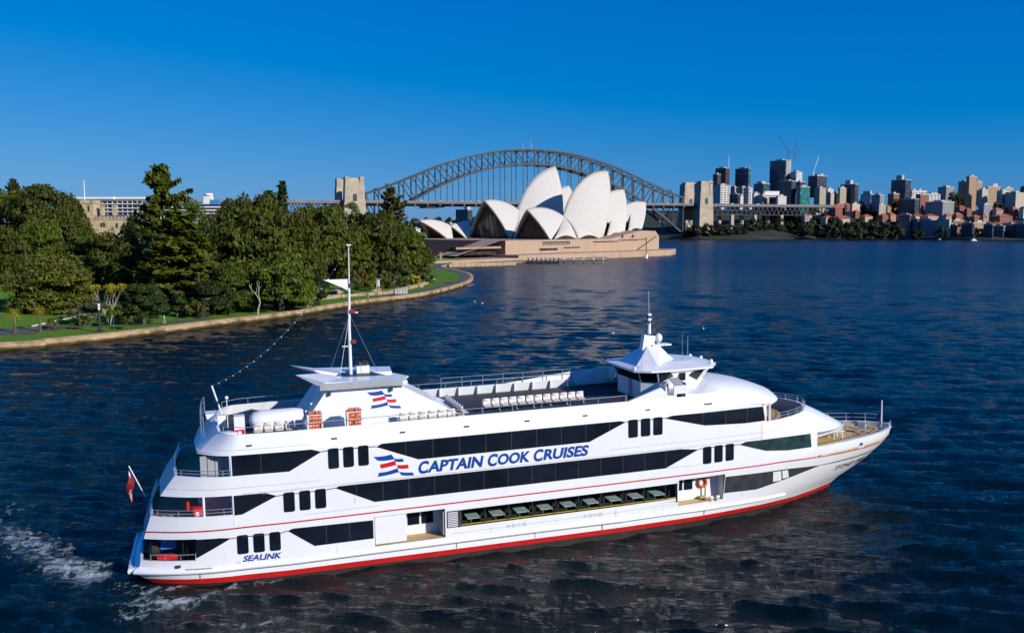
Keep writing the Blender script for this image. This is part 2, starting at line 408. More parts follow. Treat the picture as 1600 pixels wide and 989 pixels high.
def build_ground():
    edge = [(WL[i]+WN[i]*0.6) for i in range(len(WL))]
    poly = [(p.x, p.y) for p in edge]+[(-28, 500), (-60, 560), (-60, 760), (-700, 900), (-700, 60)]
    pts = [Vector(p) for p in poly]; n0 = len(pts); rng = random.Random(3)
    for gx in range(-400, 40, 7):
        for gy in range(60, 640, 7):
            x, y = gx+rng.uniform(-2, 2), gy+rng.uniform(-2, 2)
            if inside(poly, x, y) and wall_dist(x, y) > 2.5: pts.append(Vector((x, y)))
    v, e, f, *_ = delaunay_2d_cdt(pts, [], [list(range(n0))], 1, 1e-4)
    me = bpy.data.meshes.new('ground')
    me.from_pydata([(p.x, p.y, ground_z(p.x, p.y)) for p in v], [], f)
    me.polygons.foreach_set('use_smooth', [True]*len(me.polygons)); me.update()
    o = bpy.data.objects.new('ground', me); COL.objects.link(o); tag(o, 'green lawn rising behind the sandstone sea wall', 'ground', kind='structure')
    m = bpy.data.materials.new('lawn'); m.use_nodes = True; n = m.node_tree; L = n.links; b = n.nodes['Principled BSDF']; b.inputs['Roughness'].default_value = 0.9
    b.inputs['Specular IOR Level'].default_value = 0.1
    tc = node(n, 'ShaderNodeTexCoord')
    a = node(n, 'ShaderNodeTexNoise'); a.inputs['Scale'].default_value = 0.06; a.inputs['Detail'].default_value = 6; L.new(tc.outputs['Object'], a.inputs['Vector'])
    c = node(n, 'ShaderNodeTexNoise'); c.inputs['Scale'].default_value = 1.3; c.inputs['Detail'].default_value = 6; L.new(tc.outputs['Object'], c.inputs['Vector'])
    g = mixc(n, c.outputs['Fac'], (0.055, 0.135, 0.010), (0.145, 0.265, 0.028))
    soil = mixc(n, c.outputs['Fac'], (0.05, 0.035, 0.02), (0.16, 0.11, 0.06))
    k = math_node(n, 'MULTIPLY', math_node(n, 'SUBTRACT', a.outputs['Fac'], 0.60), 14, True)
    L.new(mixc(n, k, g, soil), b.inputs['Base Color'])
    bz = node(n, 'ShaderNodeBump'); bz.inputs['Strength'].default_value = 0.6; bz.inputs['Distance'].default_value = 0.15; L.new(c.outputs['Fac'], bz.inputs['Height']); L.new(bz.outputs[0], b.inputs['Normal'])
    me.materials.append(m)
build_ground()
def stone_mat(name, c1, c2, weed=True, bw=1.1, bh=0.42, mortar=(0.12, 0.09, 0.06), zlo=0.25, zhi=0.75):
    m = bpy.data.materials.new(name); m.use_nodes = True; n = m.node_tree; L = n.links; b = n.nodes['Principled BSDF']; b.inputs['Roughness'].default_value = 0.85
    b.inputs['Specular IOR Level'].default_value = 0.2
    uv = node(n, 'ShaderNodeUVMap'); tc = node(n, 'ShaderNodeTexCoord')
    br = node(n, 'ShaderNodeTexBrick'); br.inputs['Scale'].default_value = 1.0; br.inputs['Brick Width'].default_value = bw; br.inputs['Row Height'].default_value = bh
    br.inputs['Mortar Size'].default_value = 0.02; br.inputs['Color1'].default_value = (*c1, 1); br.inputs['Color2'].default_value = (*c2, 1); br.inputs['Mortar'].default_value = (*mortar, 1)
    br.inputs['Bias'].default_value = 0.1
    L.new(uv.outputs[0], br.inputs['Vector'])
    nz = node(n, 'ShaderNodeTexNoise'); nz.inputs['Scale'].default_value = 0.35; nz.inputs['Detail'].default_value = 7; L.new(tc.outputs['Object'], nz.inputs['Vector'])
    st = math_node(n, 'MULTIPLY', math_node(n, 'SUBTRACT', nz.outputs['Fac'], 0.5), 4.0, True)
    c = mixc(n, st, br.outputs['Color'], (0.16, 0.11, 0.06))
    if weed:
        sx = node(n, 'ShaderNodeSeparateXYZ'); L.new(tc.outputs['Object'], sx.inputs[0])
        zz = math_node(n, 'ADD', sx.outputs['Z'], math_node(n, 'MULTIPLY', nz.outputs['Fac'], -0.9))
        mr = node(n, 'ShaderNodeMapRange'); mr.inputs['From Min'].default_value = zlo-0.45; mr.inputs['From Max'].default_value = zhi-0.45; mr.inputs['To Min'].default_value = 1; mr.inputs['To Max'].default_value = 0
        L.new(zz, mr.inputs['Value'])
        c = mixc(n, mr.outputs[0], c, (0.05, 0.04, 0.012))
    L.new(c, b.inputs['Base Color'])
    bn = node(n, 'ShaderNodeBump'); bn.inputs['Strength'].default_value = 0.5; bn.inputs['Distance'].default_value = 0.06; L.new(nz.outputs['Fac'], bn.inputs['Height']); L.new(bn.outputs[0], b.inputs['Normal'])
    return m
M['sea_wall'] = stone_mat('sandstone_sea_wall', (0.56, 0.39, 0.22), (0.40, 0.26, 0.135))
M['coping'] = stone_mat('sandstone_coping', (0.60, 0.45, 0.29), (0.48, 0.34, 0.20), weed=False, bw=1.4, bh=1.5)
M['sandstone'] = mat('sandstone', (0.42, 0.30, 0.17), 0.85, var=0.25, scale=0.8)
M['rock'] = mat('rock', (0.34, 0.26, 0.17), 0.9, var=0.4, scale=0.5, bump=0.6)
M['asphalt'] = mat('asphalt', (0.085, 0.08, 0.08), 0.9, var=0.15, scale=0.5)
M['pave'] = mat('pave', (0.20, 0.16, 0.125), 0.9, var=0.15, scale=0.4)
def build_seawall():
    wall = MB(); wall.uv = []; top = MB(); top.uv = []; s = 0.0
    rf, rt = [], []
    for i, p in enumerate(WL):
        if i: s += (p-WL[i-1]).length
        q = p+WN[i]*0.12
        rf.append([(p.x, p.y, -1.2), (p.x, p.y, 0.4), (q.x, q.y, WALL_Z)]); wall.uv += [(s, -1.2), (s, 0.4), (s, WALL_Z)]
        a, b2 = p-WN[i]*0.08, p+WN[i]*1.25
        rt.append([(a.x, a.y, WALL_Z+0.003), (a.x, a.y, WALL_Z+0.12), (b2.x, b2.y, WALL_Z+0.12), (b2.x, b2.y, WALL_Z-0.3)]); top.uv += [(s, 0), (s, 0.3), (s, 1.5), (s, 1.9)]
    root = empty('sea_wall', (WL[10].x, WL[10].y, 0)); tag(root, 'curving sandstone sea wall between the harbour and the garden lawn', 'sea wall')
    wall.grid(rf, flip=True); top.grid(rt, flip=True)
    for o in (wall.build('wall_face', M['sea_wall']), top.build('coping', M['coping'])):
        o.parent = root; o.matrix_parent_inverse = Matrix.Translation(-root.location)
build_seawall()
def ribbon(name, px, z, wid, m, label):
    P = smooth_line([Vector((level(x, y, z).x, level(x, y, z).y)) for x, y in px], 5); b = MB(); rows = []
    for i, p in enumerate(P):
        d = (P[min(i+1, len(P)-1)]-P[max(i-1, 0)]).normalized(); nn = Vector((-d.y, d.x))*wid/2
        rows.append([(p.x-nn.x, p.y-nn.y, max(ground_z(p.x-nn.x, p.y-nn.y), WALL_Z)+0.03), (p.x+nn.x, p.y+nn.y, max(ground_z(p.x+nn.x, p.y+nn.y), WALL_Z)+0.03)])
    b.grid(rows, flip=True); o = b.build(name, m); return tag(o, label, 'path', kind='structure')
i0 = next(i for i, p in enumerate(WL) if to_px((p.x, p.y, 0))[0] > 545 and p.y > 200)
pp = MB(); rows = []
for i in range(i0, len(WL)):
    k = min(1, (i-i0)/12); wd = 3.2*k+0.3
    rows.append([(WL[i].x+WN[i].x*1.3, WL[i].y+WN[i].y*1.3, WALL_Z+0.03), (WL[i].x+WN[i].x*(1.3+wd), WL[i].y+WN[i].y*(1.3+wd), WALL_Z+0.03)])
tag(pp.grid(rows, flip=True).build('path', M['asphalt']), 'grey harbour path following the sea wall to the gate', 'path', kind='structure')
ribbon('path', [(-60, 521), (30, 519), (60, 518)], WALL_Z, 8.0, M['asphalt'], 'wide grey asphalt path at the left edge of the lawn')
ribbon('path', [(40, 512), (120, 511), (200, 509), (270, 503.5), (330, 496.5)], WALL_Z, 2.4, M['asphalt'], 'narrow grey path crossing the lawn behind the lamp post')
b = MB(); b.prism([(-700, 900), (-60, 760), (-60, 560), (-28, 500), (-18, 474), (60, 560), (-100, 1250), (-900, 1300)], -2, WALL_Z-0.1)
tag(b.build('quay_land', M['pave']), 'flat quay land behind the gardens', 'ground', kind='structure')

# ------------------------------------------------------------------ opera house
OP_O = Vector((90, 613, 0)); OP_A = math.radians(47)
OP_M = Matrix.Translation(OP_O) @ Matrix.Rotation(OP_A, 4, 'Z')      # local x along the halls (to the right), y inland, z up
def tile_mat():
    m = bpy.data.materials.new('shell_tiles'); m.use_nodes = True; n = m.node_tree; L = n.links; b = n.nodes['Principled BSDF']; b.inputs['Roughness'].default_value = 0.6; b.inputs['Specular IOR Level'].default_value = 0.25
    uv = node(n, 'ShaderNodeUVMap'); sp = node(n, 'ShaderNodeSeparateXYZ'); L.new(uv.outputs[0], sp.inputs[0])
    def lines(src, k, wd):
        f = math_node(n, 'FRACT', math_node(n, 'MULTIPLY', src, k)); return math_node(n, 'LESS_THAN', f, wd)
    a = lines(sp.outputs['X'], 18, 0.07); c = lines(math_node(n, 'ADD', sp.outputs['Y'], math_node(n, 'MULTIPLY', math_node(n, 'PINGPONG', math_node(n, 'MULTIPLY', sp.outputs['X'], 18), 0.5), 0.06)), 16, 0.08)
    k = math_node(n, 'MAXIMUM', a, c)
    tc = node(n, 'ShaderNodeTexCoord'); nz = node(n, 'ShaderNodeTexNoise'); nz.inputs['Scale'].default_value = 0.5; nz.inputs['Detail'].default_value = 5; L.new(tc.outputs['Object'], nz.inputs['Vector'])
    base = mixc(n, nz.outputs['Fac'], (0.56, 0.52, 0.46), (0.64, 0.60, 0.54))
    L.new(mixc(n, k, base, (0.48, 0.44, 0.385)), b.inputs['Base Color']); return m
M['tiles'] = tile_mat()
M['concrete_rib'] = mat('concrete_rib', (0.40, 0.33, 0.24), 0.8, var=0.12, scale=0.3)
M['bronze_glass'] = mat('bronze_glass', (0.055, 0.036, 0.024), 0.15, var=0.5, scale=0.25)
M['bronze_frame'] = mat('bronze_frame', (0.09, 0.05, 0.03), 0.5)
def granite():
    m = bpy.data.materials.new('pink_granite'); m.use_nodes = True; n = m.node_tree; L = n.links; b = n.nodes['Principled BSDF']; b.inputs['Roughness'].default_value = 0.8
    tc = node(n, 'ShaderNodeTexCoord'); sp = node(n, 'ShaderNodeSeparateXYZ'); L.new(tc.outputs['Object'], sp.inputs[0])
    nm = node(n, 'ShaderNodeTexNoise'); nm.inputs['Scale'].default_value = 0.12; nm.inputs['Detail'].default_value = 6; L.new(tc.outputs['Object'], nm.inputs['Vector'])
    f = math_node(n, 'FRACT', math_node(n, 'MULTIPLY', math_node(n, 'ADD', sp.outputs['X'], sp.outputs['Y']), 0.55))
    k = math_node(n, 'LESS_THAN', f, 0.13)
    base = mixc(n, nm.outputs['Fac'], (0.38, 0.25, 0.16), (0.52, 0.37, 0.26))
    L.new(mixc(n, math_node(n, 'MULTIPLY', k, 0.55), base, (0.20, 0.11, 0.07)), b.inputs['Base Color']); return m
M['granite'] = granite()
M['granite_top'] = mat('granite_paving', (0.36, 0.24, 0.17), 0.85, var=0.15, scale=0.2)
M['dark_step'] = mat('brown_step', (0.20, 0.115, 0.075), 0.85, var=0.2, scale=0.3)
OPERA = empty('opera_house', OP_O, OP_A); tag(OPERA, 'white sail-roofed opera house on a pink stone podium at the water', 'opera house')
def shell(name, tip, low, ped, R=75.0, nu=18, nv=14, off=0.0):
    # a spherical triangle on each side of the hall's axis plane: ridge from low to tip, fanning out from the pedestal
    out = MB(); out.uv = []
    edges = []
    for sgn in (-1, 1):
        ax = tip[1]
        P = Vector((ped[0], ax+sgn*abs(ped[1]-ax), ped[2])); T = Vector(tip); B = Vector(low)
        nrm = (T-P).cross(B-P); cc = nrm.length_squared
        a, b2 = T-P, B-P
        cir = P+((a.length_squared*b2-b2.length_squared*a).cross(a.cross(b2)))/(2*cc)
        r2 = (cir-P).length_squared; h = math.sqrt(max(R*R-r2, 0)); nn = nrm.normalized()
        c = cir-nn*h if (cir-nn*h).z < (cir+nn*h).z else cir+nn*h
        # ridge: circle of the sphere in the axis plane
        cp = Vector((c.x, ax, c.z)); t0 = math.atan2(B.z-cp.z, B.x-cp.x); t1 = math.atan2(T.z-cp.z, T.x-cp.x)
        while t1-t0 > math.pi: t1 -= 2*math.pi
        while t1-t0 < -math.pi: t1 += 2*math.pi
        rr = math.hypot(B.x-cp.x, B.z-cp.z); rows = []
        for i in range(nu+1):
            u = i/nu; t = t0+(t1-t0)*u; Q = cp+Vector((math.cos(t), 0, math.sin(t)))*rr
            p0 = (P-c); q0 = (Q-c); om = p0.angle(q0); row = []
            for j in range(nv+1):
                v = j/nv; k = 0.02+0.98*v
                s = (p0*math.sin((1-k)*om)+q0*math.sin(k*om))/math.sin(om)
                row.append(c+s.normalized()*(R-off)); out.uv.append((u, v))
            rows.append(row)
        edges.append((rows[-1], rows[0])); out.grid(rows, flip=(sgn > 0) != (tip[0] > low[0]))
    return out, edges
def add_shell(tip, low, ped, glass=True, mid=None):
    mb, ed = shell('shell', tip, low, ped)
    o = mb.build('shell', M['tiles'], OPERA, smooth=True)
    so = o.modifiers.new('thick', 'SOLIDIFY'); so.thickness = 1.3; so.offset = -1; so.use_rim = True
    o.data.materials.append(M['concrete_rib']); so.material_offset = 1; so.material_offset_rim = 1
    dirx = 1 if tip[0] > low[0] else -1
    # glazed mouth, set back under the shell
    if glass:
        g = MB(); f = MB(); a, b2 = ed[0][0], ed[1][0]; n = len(a); back = -dirx*3.2
        rows = []
        for j in range(n):
            A, B = Vector(a[j]), Vector(b2[j]); k = back*(0.5+0.9*j/(n-1)); rows.append([A.lerp(B, q)+Vector((k+0.8*dirx*math.sin(q*math.pi), 0, -0.9)) for q in (0.02, .2, .35, .5, .65, .8, .98)])
        g.grid(rows); gl = g.build('glass_wall', M['bronze_glass'], o)
        for q in range(1, 6):
            f.tube([rows[j][q]+Vector((0.15*dirx, 0, 0)) for j in range(0, n, 3)], 0.22, 4)
        f.build('glazing_bars', M['bronze_frame'], o)
    return o
def side_shell(A, B, Cc, bulge=2.5, sgn=-1):
    # small infill shell between two pedestals, closed by a glazed strip at its foot
    rows = []; A, B, Cc = Vector(A), Vector(B), Vector(Cc); mb = MB(); mb.uv = []
    for i in range(9):
        u = i/8; row = []
        for j in range(9):
            v = j/8; p = A.lerp(B.lerp(Cc, u), v); p = p+Vector((0, sgn*bulge*math.sin(math.pi*min(1, v))*(0.4+0.6*math.sin(math.pi*u)), bulge*0.4*math.sin(math.pi*v)))
            if v > 0.5: p.z += (v-0.5)*2*2.6*math.sin(math.pi*u)
            row.append(p); mb.uv.append((u*0.5, v*0.6))
        rows.append(row)
    mb.grid(rows, flip=sgn > 0); o = mb.build('side_shell', M['tiles'], OPERA, smooth=True); so = o.modifiers.new('thick', 'SOLIDIFY'); so.thickness = 0.8; so.offset = -1
    g = MB(); lo = [rows[i][8] for i in range(9)]
    g.grid([[p+Vector((0, -sgn*0.6, 0)) for p in lo], [Vector((p.x, p.y-sgn*0.6, B.z+(Cc.z-B.z)*i/8-1)) for i, p in enumerate(lo)]], flip=sgn > 0)
    g.build('glass_wall', M['bronze_glass'], o)
def hall(ax, w_, L_):
    for k in L_:
        t, l, p = k[:3]; add_shell((t[0], ax, t[1]), (l[0], ax, l[1]), (p[0], ax-w_*(p[2] if len(p) > 2 else 1), p[1]))
NEAR, FAR, REST = 35, 83, 108
hall(NEAR, 16, [((-80.6, 31.2), (-43.5, 27.0), (-75.5, 11.5)), ((4.5, 59.3), (-46, 23.5), (-21.5, 11.5, 1.0)), ((24.6, 46.7), (-16, 30), (4.5, 14.5, 0.95)), ((52.1, 38.2), (10, 27), (27.0, 18.0, 0.9))])
for sg in (-1, 1):
    side_shell((-44.5, NEAR+sg*0.5, 27.0), (-72.5, NEAR+sg*16, 12), (-50, NEAR+sg*17, 12), sgn=sg)
    side_shell((-44.0, NEAR+sg*0.5, 27.0), (-49, NEAR+sg*17, 12), (-24, NEAR+sg*16.2, 12), sgn=sg)
    side_shell((4, NEAR+sg*5, 30), (-18, NEAR+sg*16, 12), (3.5, NEAR+sg*15.5, 14.5), sgn=sg, bulge=1.2)
    side_shell((26, NEAR+sg*5, 30), (7, NEAR+sg*15.5, 14.5), (26, NEAR+sg*14.5, 18), sgn=sg, bulge=1.2)
hall(FAR, 20, [((-71, 38.1), (-36, 32), (-66, 11.5)), ((4, 64.6), (-40, 27), (-12, 11.5)), ((20.5, 51), (-14, 34), (8, 15)), ((50, 40), (10, 28), (30, 18, 0.9))])
for sg in (-1, 1):
    side_shell((-36, FAR+sg*0.5, 31.5), (-64, FAR+sg*20, 12), (-40, FAR+sg*21, 12), sgn=sg)
    side_shell((-36, FAR+sg*0.5, 31.5), (-39, FAR+sg*21, 12), (-14, FAR+sg*20.2, 12), sgn=sg)
hall(REST, 11, [((-108.1, 24.4), (-79, 21.0), (-87, 8.5)), ((-60, 24.9), (-79, 20.6), (-71, 9.5))])
# podium: raised rear end, sunk window slots, stair
pod = MB()
pod.prism([(-129, 8), (-28, 8), (-28, 118), (-129, 118)], 3.9, 12.0, 0, 1)
pod.add([(-28, 8, 3.9), (-28, 8, 12.0), (8, 8, 17.3), (25.5, 8, 16.9), (30, 8, 13.2), (30, 8, 3.9)], [(0, 1, 2, 3, 4, 5)][::-1], 0)
pod.f[-1] = pod.f[-1][::-1]
prof = [(-28, 12.0), (8, 17.3), (25.5, 16.9), (30, 13.2), (30, 3.9)]
for (xa, za), (xb, zb) in zip(prof, prof[1:]): pod.quad((xa, 8, za), (xb, 8, zb), (xb, 110-max(0, xb)*1.3, zb), (xa, 110-max(0, xa)*1.3, za), 1 if zb > 5 else 0)
pod.build('podium', [M['granite'], M['granite_top']], OPERA)
sl_ = MB()
for xa, xb, z0, z1, mi in ((-96, -70, 9.0, 10.9, 0), (-99, -82, 5.6, 6.9, 0), (-76, -60, 6.6, 7.3, 0), (-46, -19, 9.9, 10.5, 0), (-18, 4, 10.6, 11.2, 0), (5, 14, 11.0, 11.5, 0)):
    sl_.box(((xa+xb)/2, 8.0, (z0+z1)/2), (xb-xa, 0.5, z1-z0))
sl_.build('window_slot', M['bronze_glass'], OPERA)
for xa, xb in ((-16, -13), (-4, -1)):
    q = MB(); q.add([(xa, 7.7, 12.6), (xb, 7.7, 12.6), (xb-0.6, 7.7, 15.2)], [(0, 1, 2)]); q.add([(xa, 7.9, 12.6), (xb, 7.9, 12.6), (xb-0.6, 7.9, 15.2)], [(0, 2, 1)]); q.build('window_slot', M['bronze_glass'], OPERA)
M['green_pane'] = mat('green_pane', (0.30, 0.34, 0.26), 0.3)
for k in range(13): wn = MB(); wn.box((-95+k*1.95, 7.72, 9.7), (1.2, 0.1, 1.1)); wn.build('window', M['green_pane'], OPERA)
stp = MB()
for k in range(22):
    xa = 3+k*1.05; stp.box((xa+0.5, 7.6, 4.2+k*0.42), (1.06, 0.9, 0.42))
stp.build('stair', M['dark_step'], OPERA)
bw = MB(); bw.prism([(-133, -6), (24, -6), (56, 10.5), (44, 45), (24, 118), (-133, 118)], -2.5, 3.85, 0, 1); bw.build('broadwalk', [M['granite'], M['granite_top']], OPERA)
ft = MB(); ft.box((29, 60, 14.5), (14, 80, 5.0)); ft.build('foyer', M['bronze_glass'], OPERA)
mst = MB()
for k in range(14): mst.box((-133-k*2.6, 66, 11.2-k*0.56), (2.62, 84, 1.2))
mst.box((-150, 66, 2.2), (40, 84, 3)); mst.build('steps', M['dark_step'], OPERA)
st2 = MB()
st2.add([(-133, 8, 12), (-129, 8, 12), (-129, 24, 12), (-133, 24, 12), (-168, 8, 4), (-168, 24, 4)], [(0, 3, 5, 4), (0, 1, 2, 3)]); st2.box((-150, 9.0, 8.2), (36, 0.8, 1.2), 0)
st2.build('ramp', M['granite_top'], OPERA)
cn = MB(); cn.box((-146, 18, 6.4), (26, 12, 4.6)); cn.build('concourse', M['bronze_glass'], OPERA)
lo_ = MB(); lo_.prism([(-133, -6), (-133, 118), (-215, 118), (-260, 40), (-222, 2), (-190, -6)], -2.5, 2.4, 0, 1); lo_.build('forecourt', [M['granite'], M['granite_top']], OPERA)
# stone edge and gate posts where the garden path reaches the forecourt
rk = MB(); rng = random.Random(8)
for k in range(46):
    x = 700+k*2.3; p = level(x, 417.5-0.07*k, 0)
    rk.box((p.x, p.y+1.5, 0.6+rng.uniform(-.1, .1)), (2.2, 3.2, 2.2), rng.uniform(0, 1), 0, 0.85)
tag(rk.build('stone_edging', M['sandstone']), 'low pale stone edging at the waterline before the opera steps', 'stone edging')
gate = empty('park_gate', at(672, 405, 470)); gate.location.z = 2.4; tag(gate, 'stone posts and iron gate where the harbour path enters the forecourt', 'gate')
for k, dx in enumerate((-9, -4.5, 0, 4.5)):
    q = MB(); q.box((dx*1.25, 0, 2.0), (1.1, 1.1, 4.0)); q.box((dx*1.25, 0, 4.2), (1.5, 1.5, 0.4)); q.build('gate_post', M['sandstone'], gate)
q = MB()
for k in range(40): q.box((-11+k*0.42, 0, 1.3), (0.08, 0.08, 2.6))
q.build('railing', M['dark_panel'], gate)
# jetty with white piles
jet = empty('jetty', at(848, 411, 500)); jet.location.z = 0; tag(jet, 'floating jetty with white capped piles in front of the opera podium', 'jetty')
q = MB(); q.box((0, 0, 0.7), (17, 5, 0.9)); q.box((22, 1, 1.3), (26, 2.2, 0.35)); q.build('deck', M['dark_panel'], jet)
for k in range(8):
    q = MB(); x = -8+k*2.4; y = -2.7 if k % 2 else 2.6; q.tube([(x, y, -1), (x, y, 3.2)], 0.32, 8); q.tube([(x, y, 3.2), (x, y, 3.7)], 0.36, 8, 1); q.build('pile', [M['dark_panel'], M['white']], jet)
for k in range(5):
    q = MB(); x = 12+k*5.5; q.tube([(x, 2.4, -1), (x, 2.4, 3.0)], 0.3, 8); q.build('pile', M['white'], jet)
q = MB(); q.box((1, 0, 2.2), (7, 3, 0.2)); q.box((-2, 0, 1.5), (0.2, 2.6, 1.3)); q.box((4, 0, 1.5), (0.2, 2.6, 1.3)); q.build('shelter', M['white'], jet)
mk = empty('channel_marker', at(1009.5, 402, 572)); mk.location.z = 0; tag(mk, 'thin dark pole beacon with white base standing in the water', 'beacon')
q = MB(); q.tube([(0, 0, -1), (0, 0, 2.6)], [1.2, 0.9], 10); q.build('base', M['white'], mk); q = MB(); q.tube([(0, 0, 2.6), (0, 0, 13.5)], 0.28, 6); q.build('pole', M['dark_panel'], mk)

# ------------------------------------------------------------------ harbour bridge
BR_O = Vector((-220, 1217, 0)); BR_A = math.atan2(183, 514)
BRIDGE = empty('arch_bridge', BR_O, BR_A); tag(BRIDGE, 'grey steel arch bridge with four stone pylons across the harbour', 'bridge')
M['bridge_steel'] = mat('bridge_steel', (0.012, 0.022, 0.034), 0.55, var=0.2, scale=0.05)
M['bridge_light'] = mat('bridge_chord', (0.024, 0.036, 0.050), 0.5, var=0.2, scale=0.05)
M['deck_grey'] = mat('bridge_deck', (0.20, 0.19, 0.19), 0.8, var=0.15, scale=0.1)
CTR, HALF = 268.0, 245.0
def zbot(s): return 8+100.5*(1-((s-CTR)/HALF)**2)
def ztop(s): return float(np.interp(abs(s-CTR), [0, 40, 80, 130, 185, 217, 245], [129, 127.5, 121, 107.5, 85, 72.5, 63]))
NS = [CTR-HALF+17.5*i for i in range(29)]
for off in (0, 30):
    c1, c2 = MB(), MB()
    for a, b2 in zip(NS, NS[1:]):
        c1.bar((a, off, ztop(a)), (b2, off, ztop(b2)), 2.2, 2.4); c2.bar((a, off, zbot(a)), (b2, off, zbot(b2)), 2.4, 3.0)
        w2 = MB()
        if a < CTR: w2.bar((a, off, ztop(a)), (b2, off, zbot(b2)), 1.2)
        else: w2.bar((a, off, zbot(a)), (b2, off, ztop(b2)), 1.2)
        w2.build('truss_diagonal', M['bridge_steel'], BRIDGE)
    for a in NS: w1 = MB(); w1.bar((a, off, zbot(a)), (a, off, ztop(a)), 1.7); w1.build('truss_post', M['bridge_steel'], BRIDGE)
    c1.build('top_chord', M['bridge_light'], BRIDGE); c2.build('bottom_chord', M['bridge_light'], BRIDGE)
    for a in NS:
        if zbot(a) > 58:
            q = MB(); q.bar((a, off, 52), (a, off, zbot(a)), 0.9); q.build('hanger', M['bridge_steel'], BRIDGE)
        elif 23 < a < 513 and zbot(a) < 46:
            q = MB(); q.bar((a, off, zbot(a)), (a, off, 48), 1.2); q.build('strut', M['bridge_light'], BRIDGE)
br = MB()
for a, b2 in zip(NS, NS[1:]):
    for zf in (ztop, zbot):
        br.bar((a, 0, zf(a)), (a, 30, zf(a)), 0.9); br.bar((a, 0, zf(a)), (b2, 30, zf(b2)), 0.6); br.bar((a, 30, zf(a)), (b2, 0, zf(b2)), 0.6)
br.build('cross_bracing', M['bridge_steel'], BRIDGE)
dk = MB(); dk.box((268, 15, 51.2), (580, 48, 1.4)); dk.box((268, -9.3, 53.0), (580, 0.4, 2.4)); dk.box((268, 15, 49), (560, 28, 3.2))
for k in range(33): dk.box((-15+k*17.5, 15, 49.2), (1.6, 46, 3.0))
dk.build('deck', [M['deck_grey']], BRIDGE)
ga = MB(); ga.box((115, 15, 46), (20, 34, 2.6)); ga.box((128, 15, 46.6), (14, 20, 1.6)); ga.build('maintenance_gantry', M['bridge_steel'], BRIDGE)
def pylon(x, y, ztop_, w_, d_):
    q = MB(); z = -2.0
    for z0, z1, k0, k1 in ((-2, 52, 1.16, 1.04), (52, 74, 1.0, 0.95), (74, ztop_-3, 0.93, 0.86), (ztop_-3, ztop_, 0.74, 0.72)):
        a = [(sx*w_/2*k0, sy*d_/2*k0, z0) for sx, sy in ((-1, -1), (1, -1), (1, 1), (-1, 1))]; c = [(sx*w_/2*k1, sy*d_/2*k1, z1) for sx, sy in ((-1, -1), (1, -1), (1, 1), (-1, 1))]
        q.add([(x+p[0], y+p[1], p[2]) for p in a+c], [(0, 1, 5, 4), (1, 2, 6, 5), (2, 3, 7, 6), (3, 0, 4, 7), (4, 5, 6, 7), (3, 2, 1, 0)])
    for sx in (-1, 1): q.box((x+sx*w_*0.36, y, 74), (w_*0.2, d_*0.99, 22), 0, 0, 0.985)
    o = q.build('pylon', M['pylon_stone'], BRIDGE)
    a = MB(); yy = y-d_*0.5-0.3
    pts = [(-2.6, 53), (2.6, 53), (2.6, 60)]+[(2.6*math.cos(t), 60+2.6*math.sin(t)) for t in np.linspace(0, math.pi, 8)[1:-1]]+[(-2.6, 60)]
    a.add([(x+u, yy, z) for u, z in pts], [tuple(range(len(pts)))]); a.add([(x+u, yy+1, z) for u, z in pts], [tuple(range(len(pts)))[::-1]])
    a.build('archway', M['dark_panel'], o)
    b2 = MB(); b2.box((x, yy+0.2, 48.6), (10.5, 1.4, 1.6)); b2.box((x, yy+0.3, 45.6), (6, 1.2, 4.6), 0, 0, 1.0); b2.build('balcony', M['pylon_stone'], o)
M['pylon_stone'] = mat('pylon_granite', (0.44, 0.365, 0.265), 0.85, var=0.18, scale=0.12, bump=0.3)
pylon(5.5, -9, 83.5, 27, 17); pylon(2.5, 39, 83.5, 29, 17); pylon(543, -9, 88, 22, 19); pylon(545, 39, 88, 24, 17)
ap = MB(); ap.box((-160, 15, 51), (300, 48, 2.2)); ap.box((-160, -9.2, 53.1), (300, 0.4, 1.8)); ap.build('approach_deck', M['deck_grey'], BRIDGE)
ap = MB(); ap.box((688, 15, 51), (270, 46, 2.4)); ap.box((688, -8.3, 53), (270, 0.4, 1.8)); ap.build('approach_deck', M['deck_grey'], BRIDGE)
for y in (-6, 34):
    for x0, x1 in ((558, 800), (-290, -18)):
        q = MB(); n_ = int((x1-x0)/8.6)
        q.bar((x0, y, 37), (x1, y, 37), 1.1)
        for k in range(n_):
            a = x0+(x1-x0)*k/n_; c = x0+(x1-x0)*(k+0.5)/n_; e = x0+(x1-x0)*(k+1)/n_
            q.bar((a, y, 49.8), (c, y, 37), 0.9); q.bar((c, y, 37), (e, y, 49.8), 0.9)
        q.build('approach_truss', M['bridge_steel'], BRIDGE)
for x in (598, 640, 690, 745):
    for y in (-4, 32):
        q = MB(); q.box((x, y, 17), (5.5, 6, 40), 0, 0, 0.85); q.build('pier', M['pylon_stone'], BRIDGE)
for x, h in ((254, 12), (266, 16)):
    q = MB(); q.tube([(x, 8, ztop(x)), (x, 8, ztop(x)+h)], 0.28, 5); q.add([(x, 8, ztop(x)+h), (x+1.8, 8, ztop(x)+h-1), (x+1.6, 8, ztop(x)+h-7), (x, 8, ztop(x)+h-7.5)], [(0, 1, 2, 3)], 1)
    q.build('flagpole', [M['steel'], M['flag_navy']], BRIDGE)
cr_ = MB()
for x, h in ((20, 4), (36, 5), (52, 6), (490, 5)): cr_.box((x, 0, ztop(x)+h*0.4), (4, 3, h*0.6)); cr_.bar((x, 0, ztop(x)), (x+3, 0, ztop(x)+h), 0.5)
cr_.build('inspection_crane', M['bridge_steel'], BRIDGE)
# cars on the bridge
M['car_white'] = mat('car_white', (0.7, 0.7, 0.7), 0.3); M['car_grey'] = mat('car_grey', (0.2, 0.21, 0.22), 0.3)


